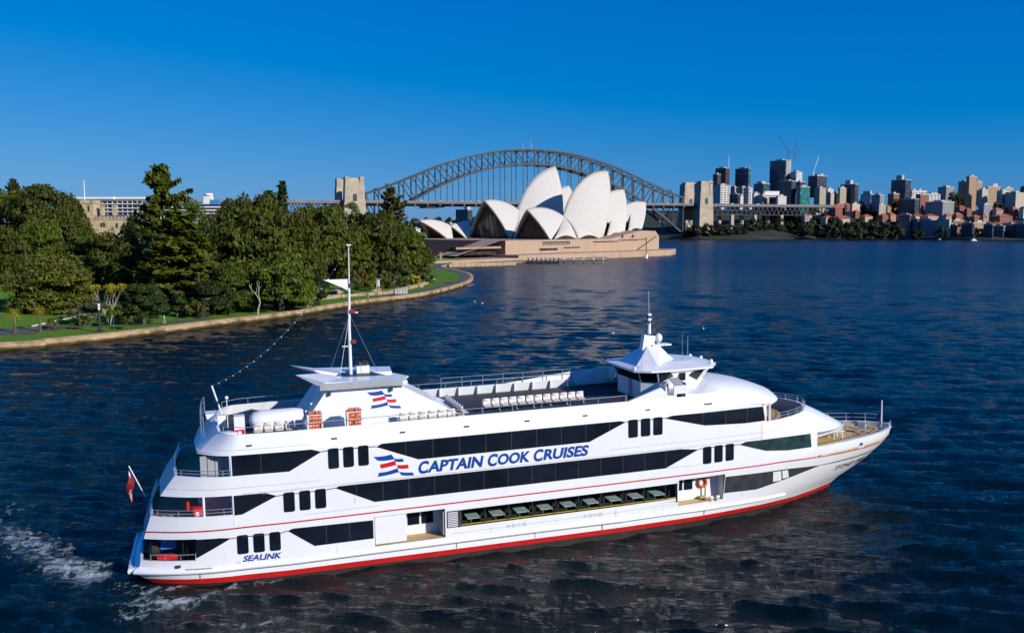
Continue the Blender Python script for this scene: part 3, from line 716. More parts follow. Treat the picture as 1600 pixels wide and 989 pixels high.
# ------------------------------------------------------------------ far shore on the right: hill, buildings, trees
shore_px = [(985, 373.2), (1040, 373.6), (1090, 374.3), (1150, 374.6), (1200, 374.2), (1250, 373.4), (1300, 373), (1370, 373), (1450, 374.2), (1530, 375.5), (1620, 376), (1760, 377), (1900, 378)]
def shoreD(x): return float(np.interp(x, [p[0] for p in shore_px], [level(p[0], p[1], 0).y for p in shore_px]))
def hill_z(d): return 1.5+max(0, min(d-6, 300))*0.150+max(0, d-306)*0.02
def build_hill():
    b = MB(); rows = []; rng = random.Random(2)
    for x in range(985, 1960, 12):
        D0 = shoreD(x); r = []
        for d in (0, 0.5, 8, 25, 50, 80, 120, 160, 200, 250, 300, 360, 450, 700):
            p = at(x, 400, D0+d); z = -1 if d == 0 else (1.5 if d <= 8 else hill_z(d)+rng.uniform(-1, 1)); r.append((p.x, p.y, z))
        rows.append(r)
    b.grid(rows, flip=True); tag(b.build('hillside', M['hill'], smooth=True), 'built-up hillside of the far shore', 'hill', kind='structure')
M['hill'] = mat('hill_scrub', (0.020, 0.028, 0.013), 0.95, var=0.5, scale=0.03)
build_hill()
def facade(name, wall, glass, pu=3.0, pv=3.2, ru=0.6, rv=0.5, rough=0.6, grough=0.2):
    m = bpy.data.materials.new(name); m.use_nodes = True; n = m.node_tree; L = n.links; b = n.nodes['Principled BSDF']
    uv = node(n, 'ShaderNodeUVMap'); sp = node(n, 'ShaderNodeSeparateXYZ'); L.new(uv.outputs[0], sp.inputs[0])
    fu = math_node(n, 'LESS_THAN', math_node(n, 'FRACT', math_node(n, 'DIVIDE', sp.outputs['X'], pu)), ru)
    fv = math_node(n, 'LESS_THAN', math_node(n, 'FRACT', math_node(n, 'DIVIDE', sp.outputs['Y'], pv)), rv)
    k = math_node(n, 'MULTIPLY', fu, fv)
    wn = node(n, 'ShaderNodeTexWhiteNoise'); wn.noise_dimensions = '2D'
    cb = node(n, 'ShaderNodeCombineXYZ'); L.new(math_node(n, 'FLOOR', math_node(n, 'DIVIDE', sp.outputs['X'], pu)), cb.inputs[0]); L.new(math_node(n, 'FLOOR', math_node(n, 'DIVIDE', sp.outputs['Y'], pv)), cb.inputs[1])
    L.new(cb.outputs[0], wn.inputs['Vector'])
    gl = mixc(n, math_node(n, 'POWER', wn.outputs['Value'], 3.0), glass, tuple(min(1, c*2.5+0.06) for c in glass))
    tc = node(n, 'ShaderNodeTexCoord'); nz = node(n, 'ShaderNodeTexNoise'); nz.inputs['Scale'].default_value = 0.08; L.new(tc.outputs['Object'], nz.inputs['Vector'])
    wl = mixc(n, nz.outputs['Fac'], tuple(c*0.82 for c in wall), tuple(min(0.85, c*1.15) for c in wall))
    L.new(mixc(n, k, wl, gl), b.inputs['Base Color'])
    L.new(math_node(n, 'ADD', math_node(n, 'MULTIPLY', k, grough-rough), rough), b.inputs['Roughness']); return m
FM = {
 'maroon': facade('maroon_facade', (0.075, 0.035, 0.032), (0.02, 0.015, 0.018), 2.4, 3.5, 0.6, 0.6, 0.5),
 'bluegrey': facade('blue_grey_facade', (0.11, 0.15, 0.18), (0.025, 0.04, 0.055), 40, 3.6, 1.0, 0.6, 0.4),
 'teal': facade('teal_glass_facade', (0.045, 0.075, 0.085), (0.02, 0.05, 0.065), 1.8, 3.8, 0.85, 0.8, 0.3, 0.12),
 'lattice': facade('raw_frame_facade', (0.45, 0.40, 0.36), (0.10, 0.10, 0.11), 4.5, 3.8, 0.5, 0.65, 0.8, 0.7),
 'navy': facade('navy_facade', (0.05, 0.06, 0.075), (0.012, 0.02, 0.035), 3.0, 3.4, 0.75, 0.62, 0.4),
 'whitestripe': facade('white_stripe_facade', (0.62, 0.60, 0.56), (0.04, 0.045, 0.055), 9.0, 3.2, 0.8, 0.5),
 'white': facade('white_facade', (0.64, 0.62, 0.58), (0.05, 0.055, 0.06), 3.4, 3.1, 0.55, 0.45),
 'cream': facade('cream_facade', (0.55, 0.47, 0.36), (0.06, 0.05, 0.045), 3.6, 3.1, 0.5, 0.42),
 'beige': facade('beige_facade', (0.44, 0.36, 0.27), (0.05, 0.045, 0.045), 3.2, 3.0, 0.5, 0.45),
 'tan': facade('tan_brick_facade', (0.40, 0.26, 0.15), (0.045, 0.035, 0.03), 3.4, 3.0, 0.5, 0.45),
 'brick': facade('red_brick_facade', (0.24, 0.085, 0.05), (0.05, 0.04, 0.04), 3.4, 3.0, 0.45, 0.45),
 'green': facade('green_glass_facade', (0.03, 0.20, 0.17), (0.012, 0.09, 0.085), 3.0, 3.6, 0.8, 0.75, 0.3, 0.15),
 'grey': facade('grey_facade', (0.28, 0.28, 0.28), (0.05, 0.055, 0.06), 3.2, 3.1, 0.55, 0.5),
 'purple': facade('purple_dark_facade', (0.06, 0.05, 0.075), (0.015, 0.015, 0.025), 2.6, 3.4, 0.7, 0.6, 0.4),
 'paleblue': facade('pale_blue_facade', (0.30, 0.44, 0.54), (0.08, 0.16, 0.24), 3.0, 3.4, 0.8, 0.6, 0.3),
}
M['roof_grey'] = mat('roof_grey', (0.22, 0.22, 0.22), 0.9, var=0.2, scale=0.1)
M['terracotta'] = mat('terracotta_tiles', (0.36, 0.085, 0.035), 0.85, var=0.25, scale=0.25, rand=0.25)
def box_walls(mb, base, a, b2, al, z0, z1, mi=0):
    e1 = Vector((math.cos(al), math.sin(al), 0)); e2 = Vector((-math.sin(al), math.cos(al), 0))
    c = [base, base+e1*a, base+e1*a+e2*b2, base+e2*b2]; ln = [a, b2, a, b2]
    for i in range(4):
        p, q = c[i], c[(i+1) % 4]; mb.add([(p.x, p.y, z0), (q.x, q.y, z0), (q.x, q.y, z1), (p.x, p.y, z1)], [(0, 1, 2, 3)], mi)
        mb.uv += [(0, z0), (ln[i], z0), (ln[i], z1), (0, z1)]
    mb.add([(p.x, p.y, z1) for p in c], [(0, 1, 2, 3)], mi+1); mb.uv += [(0, 0)]*4
    return c
def place(x0, x1, xs, D):
    g = math.atan((xs-PW/2)/FPX); al = math.radians(45)-0.7*g; k = D/FPX/math.cos(g)
    a = max(2.0, (x1-xs)*k*math.cos(g)/max(0.25, math.cos(al+g))); b2 = max(2.0, (xs-x0)*k*math.cos(g)/max(0.25, math.sin(al+g)))
    return al, a, b2
BUILT = []
def building(x0, x1, yt, yb, xs, D, fac, label, name='apartment_block', cat='apartment block', group=None, plant=None, roofmat='roof_grey', side=None):
    al, a, b2 = place(x0, x1, xs, D); N = at(xs, (yt+yb)/2, D); zt = at(xs, yt, D).z; zb = at(xs, yb, D).z-9
    root = empty(name, (N.x, N.y, max(zb, 0)), 0); tag(root, label, cat, group)
    mb = MB(); mb.uv = []
    O = Vector((0, 0, 0)); zt -= root.location.z
    box_walls(mb, O, a, b2, al, 0, zt)
    w_ = mb.build('wall', [FM[fac], M[roofmat]], root)
    pl = MB(); e1 = Vector((math.cos(al), math.sin(al), 0)); e2 = Vector((-math.sin(al), math.cos(al), 0))
    for (u0, u1, v0, v1, h) in (plant or [(0.3, 0.7, 0.3, 0.75, 3.5)]):
        c = e1*a*(u0+u1)/2+e2*b2*(v0+v1)/2; pl.box((c.x, c.y, zt+h/2+0.02), (a*(u1-u0), b2*(v1-v0), h), al)
    pl.build('roof_plant', M['grey_wall'], w_)
    pr = MB()
    for (p, q) in ((O, e1*a), (O, e2*b2)): pr.bar(p+Vector((0, 0, zt+0.4)), q+Vector((0, 0, zt+0.4)), 0.5, 1.2)
    pr.build('parapet', M[side] if side else M['grey_wall'], root)
    BUILT.append(root); return root, al, a, b2, zt
M['grey_wall'] = mat('plant_room', (0.42, 0.40, 0.37), 0.8, var=0.2, scale=0.1)
Z7 = lambda x, y: (1040+x/5.333, 220+y/5.333)
Z8 = lambda x, y: (1300+x/5.333, 220+y/5.333)
def B(Z, x0, x1, yt, yb, xs, D, fac, label, **k):
    a, t = Z(x0, yt); b2, bt = Z(x1, yb); s, _ = Z(xs, 0); return building(a, b2, t, bt, s, D, fac, label, **k)
T = dict(name='tower', cat='tower')
r = B(Z7, 395, 458, 282, 375, 430, 1760, 'maroon', 'low dark maroon wing left of the maroon tower', **T)
r = B(Z7, 415, 532, 230, 372, 500, 1790, 'maroon', 'dark maroon office tower with a tall roof antenna', **T)
q = MB(); q.tube([(8, 10, r[4]), (8, 10, r[4]+24)], 0.5, 5); q.build('antenna', M['white'], r[0])
B(Z7, 582, 706, 232, 392, 690, 1780, 'bluegrey', 'plain blue grey banded office tower with flat top', **T)
B(Z7, 737, 866, 360, 450, 812, 1720, 'teal', 'low dark teal office block with a white box on its roof', plant=[(0.05, 0.6, 0.2, 0.7, 5)])
r = B(Z7, 870, 1042, 165, 425, 995, 1760, 'teal', 'tallest teal glass tower, under construction with cranes on top', **T)
al, a, b2, zt = r[1:]
q = MB(); q.uv = []; box_walls(q, Vector((a*0.15*math.cos(al)-0.3*-math.sin(al)*-1, a*0.15*math.sin(al)-0.6, 0)), a*0.83, 0.5, al, 40, zt-1); q.build('scaffold_face', [FM['lattice'], M['roof_grey']], r[0])
for dx, dy, jib in ((10, 14, (-18, 6, 32)), (26, 26, (6, 6, 22))):
    q = MB(); q.bar((dx, dy, zt), (dx, dy, zt+16), 2.0); q.bar((dx, dy, zt+16), (dx+jib[0], dy+jib[1], zt+16+jib[2]), 1.2); q.bar((dx, dy, zt+16), (dx+8, dy-2, zt+19), 1.6); q.bar((dx, dy, zt+24), (dx+jib[0]*.7, dy+jib[1]*.7, zt+16+jib[2]*.7), 0.4); q.bar((dx, dy, zt+15), (dx, dy, zt+25), 1.0)
    c_ = q.build('tower_crane', mat('crane_blue', (0.08, 0.16, 0.28), 0.5), r[0])
B(Z7, 945, 1082, 338, 560, 1046, 1600, 'navy', 'dark navy office tower with white striped right side below the crane tower', **T)
B(Z7, 1045, 1136, 262, 350, 1085, 1750, 'white', 'white block just right of the crane tower top')
B(Z7, 1082, 1165, 345, 400, 1120, 1700, 'navy', 'dark stepped block behind the green glass block')
B(Z7, 1088, 1197, 385, 572, 1122, 1590, 'green', 'bright green glass office block', **T)
r = B(Z7, 1190, 1338, 295, 432, 1262, 1720, 'purple', 'dark purple tower being built, pale crane jib above it', plant=[(0.0, 0.25, 0.0, 0.3, 3), (0.6, 0.95, 0.3, 0.8, 5)], **T)
q = MB(); q.bar((-4, 10, r[4]), (-4, 10, r[4]+8), 1.2); q.bar((-4, 10, r[4]+8), (5, 10, r[4]+38), 0.8); q.build('tower_crane', M['white'], r[0])
B(Z7, 1238, 1332, 398, 562, 1282, 1600, 'beige', 'brown and beige striped block in front of the purple tower')
B(Z7, 1328, 1400, 440, 532, 1345, 1640, 'cream', 'cream block with low flat roof right of the beige striped block')
B(Z7, 1335, 1395, 405, 450, 1350, 1700, 'white', 'small white block rising behind the low cream block')
B(Z7, 1392, 1445, 438, 522, 1428, 1650, 'purple', 'narrow dull purple block between two cream blocks')
B(Z7, 1436, 1506, 396, 522, 1452, 1600, 'beige', 'tall narrow beige block left of the dark round-cornered tower')
B(Z7, 400, 536, 372, 532, 455, 1600, 'whitestripe', 'white balcony apartment tower right behind the near stone pylon', **T)
B(Z7, 336, 398, 345, 420, 360, 1680, 'navy', 'dark block peeping out behind the near stone pylon')
B(Z7, 535, 602, 390, 452, 575, 1690, 'beige', 'brownish block behind the white balcony tower')
B(Z7, 534, 616, 448, 532, 598, 1560, 'navy', 'dark low block with white slab edges beside the balcony tower')
B(Z7, 614, 648, 462, 532, 622, 1550, 'white', 'small plain white block above the bridge approach')
B(Z7, 588, 690, 392, 520, 640, 1660, 'beige', 'beige apartment block below the blue grey tower')
B(Z7, 648, 722, 395, 532, 690, 1620, 'whitestripe', 'white striped apartment block below the blue grey tower')
B(Z7, 722, 782, 442, 540, 735, 1580, 'white', 'white block with a dark left edge above the bridge approach')
B(Z7, 776, 862, 448, 540, 808, 1570, 'cream', 'pale cream block with two toned front above the bridge approach')
r = B(Z7, 864, 930, 470, 552, 922, 1560, 'teal', 'dark teal block carrying a white and red roof sign')
q = MB(); q.box((-8, -1, r[4]+5), (26, 1, 10), r[1]*0.2); q.box((-8, -1.6, r[4]+2), (24, 0.4, 1.6), r[1]*0.2, 1); q.build('roof_sign', [M['white'], M['line_red']], r[0])
B(Z7, 918, 1004, 465, 556, 935, 1550, 'white', 'white rounded apartment block beside the teal sign block')
r = B(Z8, 75, 217, 365, 532, 190, 1600, 'navy', 'dark blue tower with a white right edge and stepped top', plant=[(0.1, 0.9, 0.35, 0.7, 8)], **T)
B(Z8, 243, 347, 448, 532, 322, 1560, 'paleblue', 'pale blue glass block on the skyline gap', plant=[(0.1, 0.6, 0.1, 0.8, 6)])
B(Z8, 330, 432, 455, 548, 398, 1500, 'grey', 'grey block with beige right side in front of the pale blue block')
B(Z8, 468, 556, 445, 548, 512, 1520, 'brick', 'dark block with red brick right side left of the navy tower')
r = B(Z8, 500, 652, 328, 478, 610, 1620, 'navy', 'navy apartment tower with cream right side and tall lift tower', plant=[(0.1, 0.5, 0.3, 0.7, 9)], **T)
B(Z8, 652, 780, 418, 482, 665, 1640, 'whitestripe', 'long low white dotted apartment block behind the brick balconies', plant=[(0.1, 0.25, 0.2, 0.6, 4), (0.5, 0.65, 0.2, 0.6, 4)])
B(Z8, 760, 922, 448, 525, 790, 1590, 'whitestripe', 'white apartment block with dark balconies right of the brick block')
B(Z8, 700, 800, 450, 572, 735, 1540, 'brick', 'red brick apartment block with white balconies', plant=[(0.4, 0.7, 0.2, 0.6, 3)])
B(Z8, 560, 722, 488, 592, 690, 1480, 'navy', 'long shaded blue grey block left of the brick balconies')
B(Z8, 888, 1012, 388, 482, 950, 1650, 'grey', 'grey beige block alone on the skyline left of the tan towers')
for x0, x1, yt, yb, s, lab in ((1056, 1136, 342, 500, 1110, 'left volume of the tan brick tower cluster'), (1116, 1196, 300, 545, 1140, 'tallest middle volume of the tan brick tower cluster'), (1190, 1246, 345, 500, 1205, 'right volume of the tan brick tower cluster')):
    B(Z8, x0, x1, yt, yb, s, 1600 if s != 1140 else 1580, 'tan', lab, **T)
B(Z8, 1222, 1292, 408, 518, 1250, 1560, 'cream', 'cream block touching the tan tower cluster on its right')
B(Z8, 1284, 1388, 385, 498, 1296, 1590, 'tan', 'tan apartment block with white balconies and a white roof box', plant=[(0.4, 0.8, 0.2, 0.6, 6)])
B(Z8, 1376, 1462, 420, 532, 1416, 1540, 'whitestripe', 'white striped block with a dark left side near the right edge')
B(Z8, 1432, 1502, 398, 440, 1440, 1620, 'beige', 'small beige block behind the white striped block')
B(Z8, 1452, 1597, 435, 542, 1530, 1520, 'cream', 'broad cream block with shaded left half near the right edge')
B(Z8, 1572, 1640, 385, 470, 1600, 1600, 'maroon', 'dark brown block cut by the right edge of the picture')
B(Z8, 788, 1008, 512, 612, 922, 1420, 'grey', 'wide grey apartment block with pale right side on mid slope')
B(Z8, 1225, 1330, 535, 612, 1265, 1440, 'grey', 'shaded grey block with a small white box right of the tan towers')
B(Z8, 1180, 1268, 682, 772, 1186, 1312, 'tan', 'tan brick block on the waterfront')
B(Z8, 985, 1092, 668, 725, 1010, 1350, 'brick', 'red brick terrace block above the waterfront', roofmat='terracotta')
B(Z8, 150, 228, 532, 600, 168, 1450, 'cream', 'small cream block with an orange neighbour on mid slope')
B(Z8, 385, 445, 540, 608, 392, 1430, 'beige', 'small beige block on mid slope left of the long shaded block')
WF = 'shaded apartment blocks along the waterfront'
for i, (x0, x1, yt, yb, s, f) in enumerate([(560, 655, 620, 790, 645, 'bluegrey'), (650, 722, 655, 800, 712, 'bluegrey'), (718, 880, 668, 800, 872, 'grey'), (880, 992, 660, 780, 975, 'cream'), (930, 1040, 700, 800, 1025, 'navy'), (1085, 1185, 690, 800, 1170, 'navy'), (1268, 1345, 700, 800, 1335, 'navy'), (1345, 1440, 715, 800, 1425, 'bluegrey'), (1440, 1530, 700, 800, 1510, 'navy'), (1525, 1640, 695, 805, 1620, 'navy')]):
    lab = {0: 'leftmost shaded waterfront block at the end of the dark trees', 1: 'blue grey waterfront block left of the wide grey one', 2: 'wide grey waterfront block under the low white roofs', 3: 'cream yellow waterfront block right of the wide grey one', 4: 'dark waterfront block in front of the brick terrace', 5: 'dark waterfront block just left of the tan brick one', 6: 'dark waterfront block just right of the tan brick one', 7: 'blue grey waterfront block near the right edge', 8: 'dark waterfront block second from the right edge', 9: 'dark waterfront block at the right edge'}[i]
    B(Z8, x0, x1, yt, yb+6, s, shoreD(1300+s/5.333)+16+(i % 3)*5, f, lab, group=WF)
# red roofed houses
def house(x0, x1, yt, yb, D, wall, label, group='red roofed houses on the slope'):
    xs = x0+(x1-x0)*0.42; al, a, b2 = place(x0, x1, xs, D); N = at(xs, yb, D); zt = at(xs, yt, D).z; zb = N.z-6; hh = zt-zb
    root = empty('house', (N.x, N.y, zb)); tag(root, label, 'house', group)
    mb = MB(); mb.uv = []; eave = max(3, hh-3.4); box_walls(mb, Vector((0, 0, 0)), a, b2, al, 0, eave); mb.build('wall', [FM[wall], M['roof_grey']], root)
    e1 = Vector((math.cos(al), math.sin(al), 0)); e2 = Vector((-math.sin(al), math.cos(al), 0)); o = 0.6
    c = [-e1*o-e2*o, e1*(a+o)-e2*o, e1*(a+o)+e2*(b2+o), -e1*o+e2*(b2+o)]
    if a > b2: r1, r2 = e1*b2*0.45+e2*b2/2, e1*(a-b2*0.45)+e2*b2/2; fs = [(0, 1, 5, 4), (1, 2, 5), (2, 3, 4, 5), (3, 0, 4), (3, 2, 1, 0)]
    else: r1, r2 = e2*a*0.45+e1*a/2, e2*(b2-a*0.45)+e1*a/2; fs = [(0, 1, 4), (1, 2, 5, 4), (2, 3, 5), (3, 0, 4, 5), (3, 2, 1, 0)]
    rf = MB(); rf.add([Vector((p.x, p.y, eave+0.01)) for p in c]+[Vector((r1.x, r1.y, hh)), Vector((r2.x, r2.y, hh))], fs); ro = rf.build('roof', M['terracotta'], root)
    ch = MB(); cc = (r1+r2)/2+e1*1.5; ch.box((cc.x, cc.y, hh), (1.0, 1.0, 2.6)); ch.build('chimney', M['brick_red'], ro)
M['brick_red'] = mat('chimney_brick', (0.22, 0.09, 0.06), 0.9)
hs_ = [Z8(*q[:2])+Z8(*q[2:4])+(q[4], q[5]) for q in [(0, 632, 140, 690, 1400, 'cream'), (-60, 640, 20, 685, 1405, 'white'), (172, 575, 228, 618, 1440, 'brick'), (385, 608, 470, 645, 1400, 'brick'), (455, 602, 530, 642, 1405, 'tan'), (230, 615, 335, 650, 1410, 'beige'), (100, 525, 155, 555, 1480, 'brick'), (20, 545, 100, 590, 1460, 'brick'), (440, 538, 490, 570, 1470, 'tan'), (1000, 600, 1085, 640, 1400, 'brick'), (1150, 620, 1235, 665, 1390, 'brick'), (1230, 622, 1300, 660, 1392, 'tan'), (1330, 612, 1492, 655, 1390, 'brick'), (1285, 675, 1412, 712, 1350, 'brick'), (1470, 672, 1530, 705, 1355, 'cream'), (1030, 540, 1110, 600, 1450, 'brick'), (920, 605, 1000, 650, 1398, 'tan'), (1480, 552, 1545, 600, 1440, 'brick'), (1330, 560, 1420, 610, 1440, 'grey'), (740, 612, 880, 648, 1395, 'beige'), (640, 612, 760, 655, 1400, 'cream'), (548, 602, 670, 640, 1405, 'white'), (1560, 545, 1640, 620, 1430, 'white'), (1005, 470, 1060, 520, 1540, 'tan'), (1100, 560, 1160, 600, 1440, 'brick')]]
hs7 = [Z7(*q[:2])+Z7(*q[2:4])+(q[4], q[5]) for q in [(1290, 625, 1400, 672, 1405, 'cream'), (1380, 622, 1532, 680, 1400, 'brick'), (1360, 545, 1490, 600, 1450, 'brick'), (1470, 520, 1540, 560, 1480, 'brick'), (1400, 520, 1480, 552, 1500, 'tan'), (1225, 580, 1290, 620, 1480, 'white'), (1130, 610, 1200, 645, 1440, 'grey')]]
hs_ = sorted(hs_+hs7, key=lambda q: q[0])
for i, q in enumerate(hs_):
    house(q[0], q[2], q[1], q[3], q[4], q[5], 'hip roofed terracotta house on the far slope, %s from the left' % ORD[i])

# ------------------------------------------------------------------ foliage
def leaf_mat(name, c, rand=0.28, tr=0.25):
    m = bpy.data.materials.new(name); m.use_nodes = True; n = m.node_tree; L = n.links; b = n.nodes['Principled BSDF']; b.inputs['Roughness'].default_value = 0.55
    b.inputs['Specular IOR Level'].default_value = 0.25
    oi = node(n, 'ShaderNodeObjectInfo'); ge = node(n, 'ShaderNodeNewGeometry')
    nz = node(n, 'ShaderNodeTexNoise'); nz.inputs['Scale'].default_value = 0.35; nz.inputs['Detail'].default_value = 5; L.new(ge.outputs['Position'], nz.inputs['Vector'])
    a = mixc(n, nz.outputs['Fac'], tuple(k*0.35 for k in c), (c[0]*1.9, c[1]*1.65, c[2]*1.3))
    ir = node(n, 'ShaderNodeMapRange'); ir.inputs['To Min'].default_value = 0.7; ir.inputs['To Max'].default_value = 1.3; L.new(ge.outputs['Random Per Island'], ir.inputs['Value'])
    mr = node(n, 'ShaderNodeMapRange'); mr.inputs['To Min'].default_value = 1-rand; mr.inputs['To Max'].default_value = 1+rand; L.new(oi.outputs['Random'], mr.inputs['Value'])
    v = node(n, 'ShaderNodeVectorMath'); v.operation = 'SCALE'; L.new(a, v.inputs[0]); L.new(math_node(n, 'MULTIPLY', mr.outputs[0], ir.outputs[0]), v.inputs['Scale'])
    L.new(v.outputs[0], b.inputs['Base Color'])
    t = node(n, 'ShaderNodeBsdfTranslucent'); L.new(v.outputs[0], t.inputs[0]); x = node(n, 'ShaderNodeMixShader'); x.inputs[0].default_value = tr
    out = n.nodes['Material Output']; L.new(b.outputs[0], x.inputs[1]); L.new(t.outputs[0], x.inputs[2]); L.new(x.outputs[0], out.inputs[0]); return m
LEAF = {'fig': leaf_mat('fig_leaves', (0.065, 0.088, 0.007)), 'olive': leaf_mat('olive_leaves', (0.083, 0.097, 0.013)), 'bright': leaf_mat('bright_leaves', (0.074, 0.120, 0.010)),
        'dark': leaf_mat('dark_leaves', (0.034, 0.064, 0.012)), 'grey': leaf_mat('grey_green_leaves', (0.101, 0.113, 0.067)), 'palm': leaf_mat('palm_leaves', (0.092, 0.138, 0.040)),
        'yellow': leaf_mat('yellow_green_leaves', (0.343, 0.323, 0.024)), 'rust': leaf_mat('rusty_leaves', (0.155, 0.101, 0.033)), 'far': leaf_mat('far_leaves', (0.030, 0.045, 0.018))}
M['bark'] = mat('bark', (0.10, 0.075, 0.05), 0.9, var=0.3, scale=1.5)
M['pale_bark'] = mat('pale_bark', (0.42, 0.37, 0.31), 0.8, var=0.25, scale=1.2)
def crown_mesh(name, seed, n=5200, lobes=26, leaf=0.062, flat=0.75, airy=0.0):
    # unit crown: leaf clumps spread over and into many lobes set on a dome
    rng = np.random.default_rng(seed); V = []; 
    cs = []
    for i in range(lobes):
        t = rng.random()*2*math.pi; z = rng.uniform(-0.45, 0.92); r = math.sqrt(max(0, 1-z*z))*(0.82*rng.random()**0.33); cs.append((r*math.cos(t), r*math.sin(t), z*flat*0.74, rng.uniform(0.15, 0.30)*(1.25 if lobes < 40 else 1.45 if lobes > 80 else 1.0)))
    cs = np.array(cs); idx = rng.integers(0, lobes, n)
    d = rng.normal(size=(n, 3)); d /= np.linalg.norm(d, axis=1)[:, None]; d[:, 2] = np.abs(d[:, 2])*0.55+d[:, 2]*0.45
    k = 1-airy-rng.random(n)**2.5*0.30
    p = cs[idx, :3]+d*(cs[idx, 3]*k)[:, None]*np.array([1, 1, 0.78])
    nn = d+rng.normal(size=(n, 3))*0.60; nn /= np.linalg.norm(nn, axis=1)[:, None]
    t1 = np.cross(nn, rng.normal(size=(n, 3))); t1 /= np.linalg.norm(t1, axis=1)[:, None]; t2 = np.cross(nn, t1)
    s = (leaf*rng.uniform(0.55, 1.35, n))[:, None]; w2 = rng.uniform(0.35, 0.8, n)[:, None]
    v = np.stack([p-t1*s, p-t2*s*w2+nn*s*.2, p+t1*s, p+t2*s*w2+nn*s*.2], 1).reshape(-1, 3)
    v[:, :2] /= np.percentile(np.abs(v[:, :2]), 98.5); z0, z1 = np.percentile(v[:, 2], 0.5), np.percentile(v[:, 2], 99.5); v[:, 2] = (v[:, 2]-z0)/(z1-z0)
    me = bpy.data.meshes.new(name); me.vertices.add(4*n); me.vertices.foreach_set('co', v.ravel()); me.loops.add(4*n); me.polygons.add(n)
    me.loops.foreach_set('vertex_index', np.arange(4*n)); me.polygons.foreach_set('loop_start', np.arange(n)*4); me.update(calc_edges=True); me.validate(); return me
def pine_mesh(name, seed, tiers=17, n=230, open_=0.35, wid=0.34, full=False):
    rng = np.random.default_rng(seed); P = []; N = []; S_ = []
    for t in range(tiers):
        z = 0.12+0.86*t/(tiers-1)+rng.normal()*0.008; R = wid*(1-((z-0.12)/0.9)**1.25)**0.9*(1+rng.normal()*0.13)+0.03; nb = 7
        if full: R = wid*min(1.0, 0.22+(0.985-z)*4.2)*(0.72+0.45*rng.random())
        for b_ in range(nb):
            a = rng.random()*6.283; L_ = R*rng.uniform(0.7, 1.12)
            for i in range(n//nb//3+3):
                u = rng.uniform(open_, 1); P.append((math.cos(a)*L_*u+rng.normal()*0.018, math.sin(a)*L_*u+rng.normal()*0.018, z+0.05*u*u+rng.normal()*0.008-0.02*(1-u))); N.append((rng.normal()*.7+.5*math.cos(a), rng.normal()*.7+.5*math.sin(a), .8)); S_.append(0.022+0.014*rng.random())
    p = np.array(P); nn = np.array(N); nn /= np.linalg.norm(nn, axis=1)[:, None]; k = len(p)
    t1 = np.cross(nn, rng.normal(size=(k, 3))); t1 /= np.linalg.norm(t1, axis=1)[:, None]; t2 = np.cross(nn, t1); s = np.array(S_)[:, None]
    v = np.stack([p-t1*s, p-t2*s*.6, p+t1*s, p+t2*s*.6], 1).reshape(-1, 3)
    me = bpy.data.meshes.new(name); me.vertices.add(4*k); me.vertices.foreach_set('co', v.ravel()); me.loops.add(4*k); me.polygons.add(k)
    me.loops.foreach_set('vertex_index', np.arange(4*k)); me.polygons.foreach_set('loop_start', np.arange(k)*4); me.update(calc_edges=True); me.validate(); return me
CR = {'dome': [crown_mesh('dome_crown', s, 17000, 60, 0.034) for s in (1, 2, 3, 4)], 'airy': [crown_mesh('airy_crown', s, 5000, 22, 0.034, 0.9, 0.05) for s in (11, 12)],
      'round': [crown_mesh('round_crown', s, 26000, 90, 0.034, 1.0) for s in (21, 22)], 'shrub': [crown_mesh('shrub_crown', s, 900, 10, 0.11) for s in (31, 32, 33)], 'low': [crown_mesh('far_crown', s, 2000, 16, 0.085) for s in (41, 42, 43)],
      'pine': [pine_mesh('pine_crown', 51, 22, 900, 0.05, 0.19)], 'hoop': [pine_mesh('hoop_pine_crown', 61, 15, 1700, 0.15, 0.30, True)], 'bunya': [pine_mesh('bunya_crown', 63, 22, 2300, 0.1, 0.30)]}
CN = [0]
def with_mat(me, mkey, cache={}):
    k = (me.name, mkey)
    if k not in cache:
        m2 = me.copy(); m2.materials.clear(); m2.materials.append(LEAF[mkey]); cache[k] = m2
    return cache[k]
def trunk_mb(h, r, spread, hc, seed, nl=5):
    rng = random.Random(seed); t = MB(); t.tube([(0, 0, -0.6), (0.05*r, 0, h*0.3), (rng.uniform(-.3, .3), rng.uniform(-.3, .3), h*0.75)], [r*1.35, r, r*0.6], 7)
    for i in range(nl):
        a = 6.283*i/nl+rng.uniform(-.4, .4); z0 = h*rng.uniform(0.4, 0.75); t.tube([(0, 0, z0), (math.cos(a)*spread*0.3, math.sin(a)*spread*0.3, z0+(hc-z0)*0.6+h*0.08), (math.cos(a)*spread*0.6, math.sin(a)*spread*0.6, hc+h*0.12)], [r*0.55, r*0.35, r*0.12], 5)
    return t
